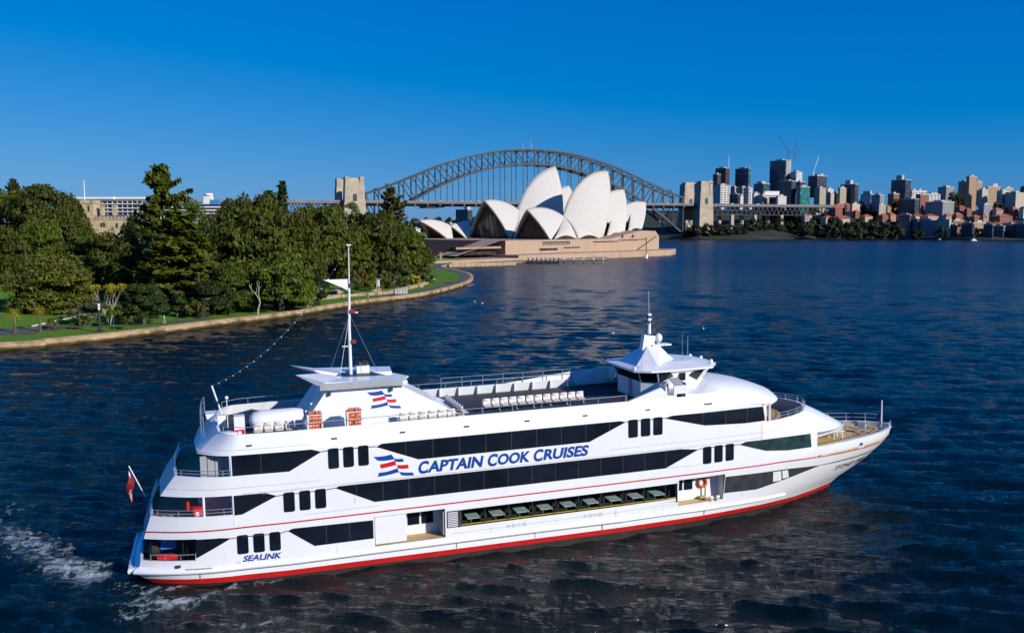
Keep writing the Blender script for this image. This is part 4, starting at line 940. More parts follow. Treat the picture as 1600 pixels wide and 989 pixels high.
def tree(kind, leaf, cx, ytop, ybot, wpx, D, label, name='tree', group=None, base=None, bark='bark', stretch=1.0):
    # cx, ytop, ybot, wpx: the crown on the photograph; D: how far it stands
    if D < 205 and kind != 'shrub': D += 8
    CN[0] += 1; p = at(cx, ybot, D); gz = ground_z(p.x, p.y) if base is None else base
    zt = at(cx, ytop, D).z; zb = max(p.z, gz+0.2); R = wpx*D/FPX/2; hz = max(1.0, zt-zb)
    root = empty(name, (p.x, p.y, gz), (CN[0]*2.399) % 6.283); tag(root, label, 'tree' if kind != 'shrub' else 'shrub', group)
    if kind in ('pine', 'hoop', 'bunya'):
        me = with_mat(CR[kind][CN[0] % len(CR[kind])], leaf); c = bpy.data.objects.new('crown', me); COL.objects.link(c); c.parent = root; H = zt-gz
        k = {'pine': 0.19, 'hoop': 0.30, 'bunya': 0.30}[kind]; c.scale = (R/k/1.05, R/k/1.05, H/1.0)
        t = MB(); t.tube([(0, 0, -0.6), (0, 0, H*0.5), (0, 0, H*0.97)], [H*0.018, H*0.011, 0.06], 6); t.build('trunk', M[bark], root)
    else:
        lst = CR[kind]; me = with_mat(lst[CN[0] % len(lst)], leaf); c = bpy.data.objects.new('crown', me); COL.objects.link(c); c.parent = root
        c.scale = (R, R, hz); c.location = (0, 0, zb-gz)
        if kind != 'shrub':
            H = max(1.5, (zb-gz)+hz*0.55); trunk_mb(H, max(0.12, min(0.9, R*0.075)), R*0.9, (zb-gz)+hz*0.35, CN[0]).build('trunk', M[bark], root)
        else:
            t = MB(); t.tube([(0, 0, -0.3), (0, 0, (zb-gz)+hz*0.4)], [0.1, 0.05], 5); t.build('stem', M[bark], root)
    return root

# ------------------------------------------------------------------ garden trees (crown centre, top, bottom, width on the photograph; depth)
def fig(cx, yt, yb, w_, D, lab, **k): return tree('dome', 'fig', cx, yt, yb+18, w_*1.12, D, lab, name='fig_tree', **k)
BK = 'big trees at the back of the garden'
fig(25, 300, 400, 100, 330, 'tall dark fig crown at the far left on the skyline', group=BK)
fig(75, 292, 395, 95, 320, 'broad domed fig on the skyline left of the sandstone castle', group=BK)
fig(104, 325, 400, 66, 300, 'fig crown hiding the foot of the castle on its left', group=BK)
tree('hoop', 'dark', 27, 284, 400, 30, 345, 'small dark pine top poking above the leftmost fig', name='pine_tree')
tree('dome', 'bright', 68, 345, 415, 78, 262, 'bright green rounded tree behind the tall palm', name='leafy_tree')
tree('dome', 'fig', 8, 355, 440, 60, 235, 'shaded tree cut by the left edge above the flower bed', name='leafy_tree')
tree('round', 'olive', 82, 400, 500, 116, 186, 'large round olive brown tree standing on the left lawn', name='round_tree')
fig(132, 380, 450, 80, 262, 'mid height fig right of the tall palm', group=BK)
fig(180, 366, 462, 95, 240, 'dark fig left of the giant pine, behind the branching dragon tree', group=BK)
tree('dome', 'dark', 214, 338, 400, 44, 330, 'dark crown right of the castle front', name='leafy_tree', group=BK)
tree('dome', 'fig', 218, 385, 470, 90, 222, 'shaded fig under the giant pine on its left', name='fig_tree')
tree('hoop', 'fig', 260, 266, 492, 78, 236, 'giant spreading pine, tallest tree of the garden', name='pine_tree')
tree('bunya', 'fig', 285, 336, 495, 150, 212, 'wide olive conifer in front of the giant pine', name='pine_tree')
tree('airy', 'bright', 312, 314, 380, 62, 300, 'light airy tree with pale trunk right of the giant pine', name='leafy_tree', bark='pale_bark')
tree('dome', 'dark', 330, 355, 430, 60, 280, 'dark crown between the airy tree and the big fig mass', name='leafy_tree')
tree('airy', 'olive', 322, 402, 462, 70, 200, 'flat topped tree with bare pale limbs below the wide conifer', name='flat_topped_tree', bark='pale_bark')
tree('dome', 'dark', 225, 445, 497, 70, 172, 'low dark tree with a forked leaning trunk near the sea wall', name='low_tree')
fig(402, 330, 440, 135, 262, 'broadest fig of the garden, left of the dark pillar pine')
fig(370, 312, 400, 70, 310, 'fig crown on the skyline above the broadest fig', group=BK)
fig(415, 305, 380, 70, 330, 'skyline fig crown just left of the dark pillar pine', group=BK)
tree('dome', 'olive', 462, 335, 440, 95, 268, 'tall olive fig right of the broadest fig', name='fig_tree')
tree('dome', 'bright', 440, 397, 478, 98, 208, 'rounded green tree with visible trunk behind the ship mast', name='leafy_tree')
tree('dome', 'bright', 366, 412, 482, 62, 196, 'green tree with pale foot left of the bare white tree', name='leafy_tree')
tree('dome', 'dark', 335, 440, 492, 62, 190, 'small shaded tree beside the middle lamp post', name='low_tree')
tree('dome', 'dark', 480, 425, 478, 60, 222, 'shaded bushy tree at the right end of the tree row', name='low_tree')
tree('pine', 'dark', 444, 289, 400, 28, 330, 'dark narrow pillar pine rising above the figs', name='pine_tree')
tree('pine', 'dark', 421, 303, 380, 34, 345, 'shorter dark conifer left of the pillar pine', name='pine_tree')
fig(505, 325, 425, 95, 285, 'fig right of the pillar pine, in front of the left bridge pylon')
tree('airy', 'bright', 548, 316, 350, 28, 420, 'small light green crown at the foot of the left pylon', name='leafy_tree', base=12)
fig(575, 335, 425, 105, 330, 'dome shaped fig left of the tall airy pine')
fig(625, 350, 420, 80, 350, 'last fig of the garden, nearest to the opera steps')
fig(540, 352, 428, 85, 318, 'fig over the shaded lawn behind the ship mast')
tree('hoop', 'olive', 613, 298, 420, 44, 395, 'tall airy see-through pine in front of the arch left end', name='pine_tree', base=6)
fig(655, 385, 425, 40, 380, 'low dark fig sloping down to the park gate', base=4)
fig(478, 325, 380, 60, 340, 'fig crown filling the skyline between pillar pine and pylon', group=BK)
fig(345, 335, 420, 66, 300, 'fig crown right of the airy tree', group=BK)
fig(300, 360, 440, 80, 262, 'dark fig mass hidden behind the wide conifer', group=BK)
fig(165, 376, 410, 60, 340, 'fig crown directly under the castle front window', group=BK)
fig(30, 410, 452, 50, 262, 'low shaded fig behind the tall palm trunk', group=BK)
fig(250, 400, 478, 90, 245, 'deep shaded fig right of the dragon tree', group=BK)
fig(395, 410, 482, 80, 232, 'shaded fig behind the bare white tree', group=BK)
fig(525, 395, 428, 50, 300, 'low shaded fig at the back of the middle lawn', group=BK)
# bare white tree, dragon tree, palms
def branchy(cx, ytop, ybot, wpx, D, nb, seed, label, name, tuft=None, fan=0.5):
    p = at(cx, ybot, D); gz = ground_z(p.x, p.y); H = at(cx, ytop, D).z-gz; R = wpx*D/FPX/2; rng = random.Random(seed)
    root = empty(name, (p.x, p.y, gz)); tag(root, label, 'tree'); t = MB(); ends = []
    def grow(a, d, L_, r, lv):
        b2 = a+d*L_; m = (a+b2)/2+Vector((rng.uniform(-1, 1), rng.uniform(-1, 1), 0))*L_*0.06; t.tube([a, m, b2], [r, r*0.85, r*0.65], 5)
        if lv == 0: ends.append(b2); return
        for i in range(2 if lv > 1 else 3):
            dd = (d+Vector((rng.uniform(-1, 1), rng.uniform(-1, 1), rng.uniform(-0.1, 0.6)))*fan).normalized(); grow(b2, dd, L_*rng.uniform(0.6, 0.85), r*0.62, lv-1)
    for i in range(nb):
        a = 6.283*i/nb+rng.random(); grow(Vector((math.cos(a)*.1, math.sin(a)*.1, -0.3)), Vector((math.cos(a)*R/H*0.8, math.sin(a)*R/H*0.8, 1)).normalized(), H*0.30, 0.09 if nb > 1 else 0.2, 3)
    t.build('trunk', M['pale_bark'], root)
    if tuft:
        c = MB()
        for e in ends:
            for k in range(26):
                a = rng.random()*6.283; el = rng.uniform(-0.3, 1.4); d = Vector((math.cos(a)*math.cos(el), math.sin(a)*math.cos(el), math.sin(el))); s = d.cross(Vector((0, 0, 1))).normalized()*0.09; q = e+d*rng.uniform(.7, 1.1)
                c.add([e-s, e+s, q+Vector((0, 0, -.15))], [(0, 1, 2)])
        c.build('crown', LEAF[tuft], root)
branchy(402, 424, 488, 34, 200, 1, 4, 'bare white leafless tree on the lawn near the sea wall', 'bare_tree', fan=0.75)
branchy(170, 428, 488, 56, 178, 6, 9, 'dragon tree with pale candelabra limbs and yellow green tufts', 'dragon_tree', 'yellow', fan=0.42)
def palm(cx, ytop, ybot, wpx, D, leaf, label, droop=0.9, n=34):
    p = at(cx, ybot, D); gz = ground_z(p.x, p.y); H = at(cx, ytop, D).z-gz; R = wpx*D/FPX/2; rng = random.Random(cx)
    root = empty('palm_tree', (p.x, p.y, gz)); tag(root, label, 'palm tree')
    hc = H-R*0.55; t = MB(); t.tube([(0, 0, -.5), (0.05, 0, hc*0.5), (0, 0, hc)], [0.3, 0.22, 0.24], 7); t.build('trunk', M['bark'], root); c = MB()
    for i in range(n):
        a = i*2.4; el = 1.25-1.9*i/n; pts = []
        for k in range(6):
            u = k/5; pts.append(Vector((math.cos(a)*R*u*math.cos(el*(1-u*0.4)), math.sin(a)*R*u*math.cos(el*(1-u*0.4)), hc+R*(math.sin(el)*u-droop*0.55*u*u))))
        side = Vector((-math.sin(a), math.cos(a), 0))
        for k in range(5):
            for s in (-1, 1):
                for h in range(3):
                    q = pts[k].lerp(pts[k+1], h/3); w_ = R*0.24*(1-(k+h/3)/6.2); e = q+side*s*w_+(pts[k+1]-pts[k])*0.5+Vector((0, 0, -w_*0.45)); f = q.lerp(pts[k+1], 0.18)
                    c.add([q, f, e], [(0, 1, 2)])
    c.build('crown', LEAF[leaf], root)
palm(41, 376, 424, 36, 240, 'palm', 'tall grey green palm rising behind the round olive tree')
palm(23, 478, 512, 30, 164, 'yellow', 'yellow palm nearest the left edge beside the path', 1.4)
palm(62, 476, 507, 29, 166, 'yellow', 'yellow palm right of its twin, under the round olive tree', 1.4)
palm(130, 366, 410, 30, 280, 'palm', 'small grey palm head among the figs below the castle')
# shrubs
SH = 'shrubs of the rock garden'
def shrub(cx, yt, yb, w_, D, leaf, label, group=None): return tree('shrub', leaf, cx, yt, yb, w_, D, label, name='shrub', group=group)
shrub(140, 472, 497, 52, 176, 'grey', 'wide grey green shrub left of the dragon tree foot')
shrub(177, 476, 497, 26, 174, 'bright', 'bright green rounded shrub below the dragon tree')
for x, yt, yb, w_, lf, lab in [(122, 496, 509, 22, 'olive', 'low shrub left of the lamp post bed'), (85, 497, 508, 20, 'bright', 'low green shrub by the white path edge'), (200, 494, 506, 20, 'olive', 'low olive shrub right of the lamp post')]:
    shrub(x, yt, yb, w_, 170, lf, lab)
rgd = [(566, 420, 442, 26, 'rust'), (578, 428, 450, 24, 'bright'), (592, 420, 440, 26, 'olive'), (556, 432, 452, 28, 'olive'), (604, 428, 446, 22, 'bright'), (615, 424, 440, 22, 'grey'), (626, 432, 448, 20, 'dark'), (634, 420, 436, 24, 'bright'), (646, 426, 442, 20, 'yellow'), (655, 418, 436, 22, 'olive'), (664, 424, 440, 20, 'dark'), (650, 434, 446, 16, 'grey'), (640, 414, 428, 22, 'olive'), (622, 414, 430, 22, 'dark'), (672, 430, 442, 16, 'bright'), (606, 440, 454, 18, 'grey'), (590, 444, 456, 18, 'rust'), (660, 406, 424, 22, 'bright'), (540, 436, 452, 20, 'rust'), (668, 414, 430, 18, 'olive'), (632, 440, 452, 14, 'yellow'), (616, 444, 456, 14, 'bright')]
nm = {'rust': 'rusty brown', 'bright': 'bright green', 'olive': 'olive', 'grey': 'grey green', 'dark': 'dark green', 'yellow': 'yellow green'}
rgd.sort()
for i, (x, yt, yb, w_, lf) in enumerate(rgd):
    D = 252+(x-540)*0.42; shrub(x, yt, yb, w_, D, lf, '%s shrub on the rock garden slope, %s from the left' % (nm[lf], ORD[i]), SH)
for i, (x, yt, yb, w_, D, lf) in enumerate([(285, 462, 492, 40, 196, 'dark'), (308, 470, 494, 36, 192, 'olive'), (350, 468, 490, 40, 200, 'dark'), (385, 466, 487, 34, 205, 'dark'), (420, 462, 482, 40, 214, 'bright'), (458, 455, 476, 40, 226, 'olive'), (492, 448, 470, 34, 238, 'dark')]):
    shrub(x, yt, yb, w_, D, lf, 'undergrowth shrub below the figs, %s from the left' % ORD[i], 'undergrowth shrubs behind the lawn')
# stones of the rock garden, low retaining wall, monument, bin, benches
st = empty('retaining_wall', level(640, 452, 2.2)); tag(st, 'low pale stone wall edging the rock garden lawn', 'garden wall')
q = MB(); rng = random.Random(12)
P = smooth_line([Vector((level(x, y, 2.0).x, level(x, y, 2.0).y)) for x, y in [(505, 463), (545, 459), (590, 456), (615, 453), (640, 447), (662, 441), (676, 434)]], 7)
for a in P:
    z = ground_z(a.x, a.y); q.box((a.x-st.location.x, a.y-st.location.y, z+0.3-st.location.z), (2.3, 0.9, 1.0+rng.uniform(-.2, .3)), rng.uniform(-.3, .6), 0, 0.9)
q.build('stones', M['sandstone'], st)
for i, (x, y, s) in enumerate([(610, 436, 1.6), (628, 438, 1.3), (645, 432, 1.5), (585, 447, 1.2), (600, 450, 1.0), (655, 440, 1.2), (525, 450, 1.8), (515, 455, 1.2)]):
    p = level(x, y, 3.0); q = MB(); q.ball((0, 0, 0.2), s, 9, 5, 0, (1.2, 0.9, 0.55))
    for k in range(len(q.v)): v = q.v[k]; q.v[k] = (v[0]*(1+rng.uniform(-.15, .15)), v[1]*(1+rng.uniform(-.15, .15)), v[2])
    o = q.build('boulder', M['rock']); o.location = (p.x, p.y, ground_z(p.x, p.y)); tag(o, 'pale boulder among the rock garden shrubs', 'boulder', 'boulders in the rock garden')
p = level(591, 447, 2.6); mo = empty('monument', (p.x, p.y, ground_z(p.x, p.y))); tag(mo, 'small pale stone monument among the rock garden shrubs', 'monument')
q = MB(); q.box((0, 0, 0.5), (1.6, 1.6, 1.0)); q.build('plinth', M['sandstone'], mo); q = MB(); q.box((0, 0, 2.2), (0.9, 0.9, 2.6), 0, 0, 0.8); q.build('shaft', M['white'], mo)
p = level(626, 459, 1.6); bn_ = empty('bin_enclosure', (p.x, p.y, 1.6), 0.5); tag(bn_, 'slatted grey bin enclosure beside the harbour path', 'bin')
for k in range(5):
    q = MB(); q.box((-1.6+k*0.8, 0, 0.7), (0.62, 0.9, 1.4)); q.box((-1.6+k*0.8, 0, 1.43), (0.7, 1.0, 0.06)); q.build('bin_panel', M['grey_wall'], bn_)
p = level(548, 421, 3.5); pv = empty('picnic_shelter', (p.x, p.y, ground_z(p.x, p.y))); tag(pv, 'low sandstone block wall at the back of the middle lawn', 'garden wall')
q = MB(); q.box((0, 0, 0.8), (7, 1.5, 1.8)); q.box((5.2, 0, 1.2), (1.4, 1.6, 2.6)); q.build('block', M['sandstone'], pv); pv.name = 'stone_block'
p = level(6, 437, 6.5); q = MB(); q.box((0, 0, 0.3), (26, 3, 0.7)); q.box((0, -3, 0.2), (26, 2.5, 0.5), 0, 1)
o = q.build('flower_bed', [M['yellow'], M['rust_soil'] if 'rust_soil' in M else M['brick_red']]); o.location = (p.x, p.y, ground_z(p.x, p.y)); tag(o, 'yellow and red flower bed on the lawn at the left edge', 'flower bed')
p0, p1 = level(50, 509, 1.7), level(135, 490, 2.2); q = MB(); q.bar((p0.x, p0.y, ground_z(p0.x, p0.y)+.15), (p1.x, p1.y, ground_z(p1.x, p1.y)+.15), 0.22, 0.18); tag(q.build('garden_kerb', M['white']), 'white stone kerb line slanting across the left lawn', 'kerb')
# lamp posts
def lamp(x, y, h, label, big=False):
    p = level(x, y, WALL_Z+0.1); r = empty('lamp_post', (p.x, p.y, WALL_Z)); tag(r, label, 'lamp post', 'lamp posts along the sea wall')
    if big:
        q = MB(); q.tube([(0, 0, 0), (0, 0, h*0.78)], [0.26, 0.22], 10); q.box((0, 0, 0.2), (0.9, 0.9, 0.4)); q.build('pole', M['dark_panel'], r); q = MB(); q.tube([(0, 0, h*0.78), (0, 0, h*0.86)], 0.2, 10); q.build('collar', M['white'], r)
        q = MB(); q.tube([(0, 0, h*0.88), (0, 0, h)], [0.2, 0.16], 10); q.build('lamp_head', M['white'], r)
    else:
        q = MB(); q.tube([(0, 0, 0), (0, 0, h)], [0.09, 0.06], 6); q.bar((0, 0, h), (0.9, 0, h+.1), 0.08); q.build('pole', M['dark_panel'], r); q = MB(); q.box((0.8, 0, h+.05), (0.7, 0.25, 0.12)); q.build('lamp_head', M['grey_panel'], r)
lamp(156, 517.5, 5.3, 'thick dark lamp post with white head on the lawn edge', True)
for x, y, h, lab in [(320, 499, 4.4, 'thin dark lamp post left of the bare white tree'), (534, 469, 5.0, 'thin lamp post just left of the ship mast'), (590, 464, 5.0, 'thin lamp post right of the ship mast'), (639, 456, 5.2, 'thin lamp post beside the bin enclosure'), (680, 447, 5.6, 'thin lamp post on the pale lawn before the gate'), (703, 437, 5.6, 'thin lamp post at the bend of the sea wall'), (650, 413, 5.0, 'lamp post with white globe by the opera steps')]:
    lamp(x, y, h, lab)
# people on the path
def person(x, y, z, rz, top, legs, label, stride=0.18):
    p = level(x, y, z); v = [(0, 0, 0.95), (0, 0, 1.2), (0, 0, 1.42), (0, 0, 1.52), (0, 0.02, 1.62), (0, 0.02, 1.74), (0.2, 0, 1.40), (0.27, 0.03, 1.12), (0.27, 0.12, 0.88), (-0.2, 0, 1.40), (-0.27, -0.03, 1.12), (-0.27, -0.02, 0.86),
        (0.1, 0, 0.9), (0.11, stride, 0.48), (0.11, stride*0.9, 0.06), (0.11, stride+.14, 0.03), (-0.1, 0, 0.9), (-0.11, -stride*.4, 0.48), (-0.11, -stride*1.3, 0.08), (-0.11, -stride+.08, 0.03)]
    rr = [.15, .15, .16, .06, .10, .09, .06, .05, .04, .06, .05, .04, .09, .065, .05, .045, .09, .065, .05, .045]
    e = [(0, 1), (1, 2), (2, 3), (3, 4), (4, 5), (2, 6), (6, 7), (7, 8), (2, 9), (9, 10), (10, 11), (0, 12), (12, 13), (13, 14), (14, 15), (0, 16), (16, 17), (17, 18), (18, 19)]
    me = bpy.data.meshes.new('person'); me.from_pydata(v, e, []); o = bpy.data.objects.new('person', me); COL.objects.link(o)
    o.modifiers.new('skin', 'SKIN'); sv = me.skin_vertices[0].data
    for i, r in enumerate(rr): sv[i].radius = (r, r)
    sv[0].use_root = True; s = o.modifiers.new('sub', 'SUBSURF'); s.levels = 1; s.render_levels = 1
    m = bpy.data.materials.new('clothes'); m.use_nodes = True; n = m.node_tree; b = n.nodes['Principled BSDF']; b.inputs['Roughness'].default_value = 0.8
    tc = node(n, 'ShaderNodeTexCoord'); sp = node(n, 'ShaderNodeSeparateXYZ'); n.links.new(tc.outputs['Object'], sp.inputs[0])
    a = math_node(n, 'GREATER_THAN', sp.outputs['Z'], 0.93); c = math_node(n, 'GREATER_THAN', sp.outputs['Z'], 1.5)
    n.links.new(mixc(n, c, mixc(n, a, legs, top), (0.42, 0.24, 0.16)), b.inputs['Base Color']); me.materials.append(m)
    o.location = (p.x, p.y, z); o.rotation_euler = (0, 0, rz); tag(o, label, 'person')
    h = MB(); h.ball((0, 0.0, 1.76), 0.115, 8, 5, 0, (1, 1.05, 0.8)); h.build('hair', M['dark_panel'], o)
person(575, 471, WALL_Z+0.06, -1.0, (0.55, 0.6, 0.65), (0.03, 0.03, 0.04), 'person in a pale top and dark trousers walking on the harbour path')
person(671, 418, WALL_Z+0.1, 0.6, (0.02, 0.025, 0.035), (0.02, 0.02, 0.03), 'person in dark clothes walking towards the park gate')
person(256.5, 505.5, WALL_Z+0.05, -1.2, (0.7, 0.7, 0.7), (0.5, 0.5, 0.5), 'person dressed in white standing on the lawn path')
person(277.5, 503, WALL_Z+0.05, 1.2, (0.03, 0.03, 0.04), (0.02, 0.02, 0.03), 'person in black on the lawn path near the sea wall')

# ------------------------------------------------------------------ castle, terrace, far cruise liner
M['castle_stone'] = stone_mat('castle_stone', (0.62, 0.48, 0.31), (0.54, 0.40, 0.25), weed=False, bw=1.6, bh=0.7, mortar=(0.22, 0.16, 0.10))
M['slate'] = mat('slate_roof', (0.10, 0.10, 0.13), 0.7, var=0.2, scale=0.4)
CD = 430.0; kk = CD/FPX
cb = at(150, 382, CD); CASTLE = empty('castle', (cb.x, cb.y, 9.0)); tag(CASTLE, 'sandstone castle with crenellated tower and chimneys above the trees', 'castle')
def cz(y): return at(150, y, CD).z-9.0
def cxp(x): return (x-150)*kk
def stone_box(mb, x0, x1, y0, y1, z0, z1):
    mb.uv = mb.uv if mb.uv is not None else []
    c = [(x0, y0), (x1, y0), (x1, y1), (x0, y1)]
    for i in range(4):
        p, q = c[i], c[(i+1) % 4]; l = math.dist(p, q); mb.add([(*p, z0), (*q, z0), (*q, z1), (*p, z1)], [(0, 1, 2, 3)]); mb.uv += [(0, z0), (l, z0), (l, z1), (0, z1)]
    mb.add([(*p, z1) for p in c], [(0, 1, 2, 3)]); mb.uv += [(p[0], p[1]) for p in c]
def merlons(mb, x0, x1, y0, y1, z, w_=0.9, g=0.8, h=0.9):
    n = max(2, int((x1-x0)/(w_+g)))
    for k in range(n+1):
        x = x0+(x1-x0-w_)*k/n; stone_box(mb, x, x+w_, y0-0.02, y0+0.5, z, z+h)
    n = max(2, int((y1-y0)/(w_+g)))
    for k in range(1, n+1):
        y = y0+(y1-y0-w_)*k/n
        for x in (x0-0.02, x1-0.5): stone_box(mb, x, x+0.52, y, y+w_, z, z+h)
tw = MB(); x0, x1 = cxp(129.5), cxp(148); stone_box(tw, x0, x1, 0, 7, 0, cz(318)); stone_box(tw, x0-.3, x1+.3, -.3, 7.3, cz(318), cz(315.5)); merlons(tw, x0-.3, x1+.3, -.3, 7.3, cz(315.5)); tw.build('tower', M['castle_stone'], CASTLE)
mh = MB(); x2, x3 = cxp(146), cxp(203); stone_box(mh, x2, x3, -3, 12, 0, cz(343)); stone_box(mh, x2-.25, x3+.25, -3.25, 12, cz(343), cz(341.5)); merlons(mh, x2-.25, x3+.25, -3.25, 12, cz(341.5)); mh.build('wall', M['castle_stone'], CASTLE)
lb = MB(); stone_box(lb, cxp(112), cxp(131), 2, 10, 0, cz(326)); merlons(lb, cxp(112), cxp(131), 2, 10, cz(326)); lb.build('wall', M['castle_stone'], CASTLE)
rf = MB(); rf.add([(x2+.8, -2, cz(341)), (x3-1, -2, cz(341)), (x3-1, 11, cz(341)), (x2+.8, 11, cz(341)), (x2+3, 4.5, cz(335)), (x3-4, 4.5, cz(335))], [(0, 1, 5, 4), (1, 2, 5), (2, 3, 4, 5), (3, 0, 4)]); rf.build('roof', M['slate'], CASTLE)
for x in (158.5, 177.5):
    q = MB(); stone_box(q, cxp(x-2.2), cxp(x+2.2), 2, 4, cz(341), cz(323)); stone_box(q, cxp(x-2.8), cxp(x+2.8), 1.7, 4.3, cz(323), cz(320.8)); q.build('chimney', M['castle_stone'], CASTLE)
for x, w_, y0, y1 in ((164.5, 3.0, 355, 348.5), (168.5, 2.6, 355, 348.5), (142, 1.6, 330, 322), (188, 3, 356, 349)):
    q = MB(); q.box((cxp(x), -3.03 if x > 150 else -.33, (cz(y0)+cz(y1))/2), (w_*kk, 0.2, cz(y1)-cz(y0))); q.build('window', M['interior'], CASTLE)
q = MB(); q.tube([(cxp(131), 3, cz(315)), (cxp(131), 3, cz(281))], [0.28, 0.16], 6); q.build('flagpole', M['white'], CASTLE)
TD = 700.0; tk = TD/FPX; tb = at(170, 340, TD); TERR = empty('terrace_building', (tb.x, tb.y, WALL_Z)); tag(TERR, 'long glass and white apartment terrace on the skyline behind the castle', 'apartment block')
tz = lambda y: at(170, y, TD).z-WALL_Z; tx = lambda x: (x-170)*tk
q = MB(); q.box(((tx(106)+tx(228))/2, 8, tz(314)/2), (tx(228)-tx(106), 16, tz(314))); q.build('glass_wall', M['terrace_glass'] if 'terrace_glass' in M else FM['teal'], TERR)
for k, y in enumerate((319, 325.5, 331, 337)):
    q = MB(); q.box(((tx(106)+tx(226))/2, -1.0, tz(y)), (tx(226)-tx(106), 3.2, 0.55)); q.build('balcony_slab', M['white'], TERR)
for k in range(16):
    q = MB(); x = tx(108)+(tx(224)-tx(108))*k/15; q.box((x, -1.2, tz(327)), (0.5, 1.0, tz(314)-tz(341))); q.build('fin', M['grey_wall'], TERR)
q = MB(); q.prism([(tx(104), -4), (tx(182), -4), (tx(184), -3), (tx(229), -3), (tx(229), 18), (tx(104), 18)], tz(311.5), tz(308.2)); q.build('roof', M['white'], TERR)
LD = 900.0; lk = LD/FPX; lb_ = at(340, 372, LD); LIN = empty('cruise_liner', (lb_.x, lb_.y, 0.0)); tag(LIN, 'white ocean liner with blue and yellow funnel hidden behind the garden trees', 'ship')
lz = lambda y: at(340, y, LD).z; lx = lambda x: (x-340)*lk
q = MB(); q.prism([(lx(250), -8), (lx(372), -8), (lx(380), 0), (lx(372), 8), (lx(250), 8)], -1, lz(340)); q.build('hull', M['white'], LIN)
for k in range(4):
    q = MB(); q.box(((lx(262)+lx(366-k*4))/2, 0, lz(339-k*5)), (lx(366-k*4)-lx(262), 14-k, 1.4)); q.box(((lx(262)+lx(364-k*4))/2, 0, lz(336.5-k*5)), (lx(364-k*4)-lx(262), 13-k, 2.2), 0, 1); q.build('deck', [M['white'], M['dark_panel']], LIN)
q = MB(); q.box((lx(328), 0, lz(312)), (9, 7, 9), 0, 0, 0.8); q.box((lx(328), 0, lz(305.5)), (5, 5, 3)); q.tube([(lx(328), 0, lz(305)), (lx(328), 0, lz(302.5))], [4.6, 4.2], 12); q.build('mast_tower', M['white'], LIN)
q = MB(); q.box((lx(338), 0, lz(318)), (9, 8, 7), 0, 0, 0.85); q.build('funnel', mat('funnel_blue', (0.05, 0.22, 0.45), 0.5), LIN); q = MB(); q.box((lx(342.5), 0, lz(327)), (4.5, 8.4, 5)); q.build('funnel_stripe', M['yellow'], LIN)

# ------------------------------------------------------------------ land and buildings seen under the bridge
def far_land():
    b = MB(); rows = []; rng = random.Random(4)
    for x in range(560, 1010, 10):
        r = []
        for d, h in ((0, -1), (2, 2), (60, 8), (160, 16), (300, 23), (420, 26), (600, 24), (900, 22)):
            p = at(x, 368, 1620+d); r.append((p.x, p.y, h*(0.8 if x < 680 else 1.0)+(rng.uniform(-1.5, 3.0) if d > 50 else 0)))
        rows.append(r)
    b.grid(rows, flip=True); tag(b.build('far_hills', M['hill'], smooth=True), 'wooded far shore seen under the bridge', 'hill', kind='structure')
far_land()
building(712, 738, 328, 350, 731, 1900, 'navy', 'dark slab tower block seen under the bridge arch', name='tower', cat='tower', plant=[(0.1, 0.9, 0.1, 0.3, 10)])
building(655, 692, 352, 368, 676, 1660, 'brick', 'long red roofed warehouse behind the small opera shells', roofmat='terracotta', group='waterfront buildings under the bridge')
building(692, 712, 350, 367, 704, 1680, 'tan', 'brown waterfront block left of the dark slab tower', group='waterfront buildings under the bridge')
building(738, 756, 340, 372, 744, 1640, 'whitestripe', 'pale block between the small and the large opera shells', group='waterfront buildings under the bridge')
building(640, 657, 358, 368, 650, 1640, 'white', 'small white waterfront shed left of the red roofed warehouse', group='waterfront buildings under the bridge')
# trees of the far shores
FT = [CR['low'][i] for i in range(3)]
def far_tree(x, y, w_, D, label, group, base=None):
    CN[0] += 1; p = at(x, y, D); d = D-shoreD(x); z = (hill_z(max(d, 0)) if base is None else base); R = w_*D/FPX/2
    root = empty('tree', (p.x, p.y, z), CN[0]*2.4 % 6.28); tag(root, label, 'tree', group)
    c = bpy.data.objects.new('crown', with_mat(FT[CN[0] % 3], 'far')); COL.objects.link(c); c.parent = root; H = max(7.0, at(x, y-w_*0.35, D).z-z); R *= 1.35; c.scale = (R, R, H*1.0); c.location = (0, 0, -0.3)
    t = MB(); t.tube([(0, 0, -1), (0, 0, H*0.6)], [0.5, 0.3], 5); t.build('trunk', M['bark'], root)
rng = random.Random(21); ft = []
for x, y, w_ in [(1075, 362, 18), (1090, 359, 22), (1106, 356, 20), (1118, 358, 22), (1132, 360, 20), (1146, 357, 16), (1205, 336, 22), (1218, 334, 26), (1232, 338, 26), (1246, 335, 22), (1225, 350, 28), (1240, 352, 26), (1256, 345, 26), (1262, 356, 30), (1278, 352, 28), (1290, 358, 26), (1300, 348, 22), (1315, 353, 28), (1330, 356, 28), (1342, 352, 24), (1355, 358, 28), (1372, 357, 26), (1388, 360, 24), (1400, 358, 22), (1212, 354, 22), (1175, 346, 16), (1190, 350, 18), (1160, 362, 14),
                 (1350, 322, 20), (1362, 325, 22), (1372, 320, 16), (1404, 318, 16), (1412, 327, 20), (1486, 306, 14), (1496, 309, 16), (1480, 330, 18), (1500, 338, 16), (1520, 345, 16), (1540, 330, 14), (1560, 322, 16), (1576, 330, 16), (1270, 330, 14), (1288, 338, 14), (1550, 352, 16), (1528, 362, 18), (1494, 350, 14), (1440, 345, 12), (1590, 345, 14), (1435, 362, 14), (1472, 358, 14)]:
    ft.append((x, y, w_))
ft.sort()
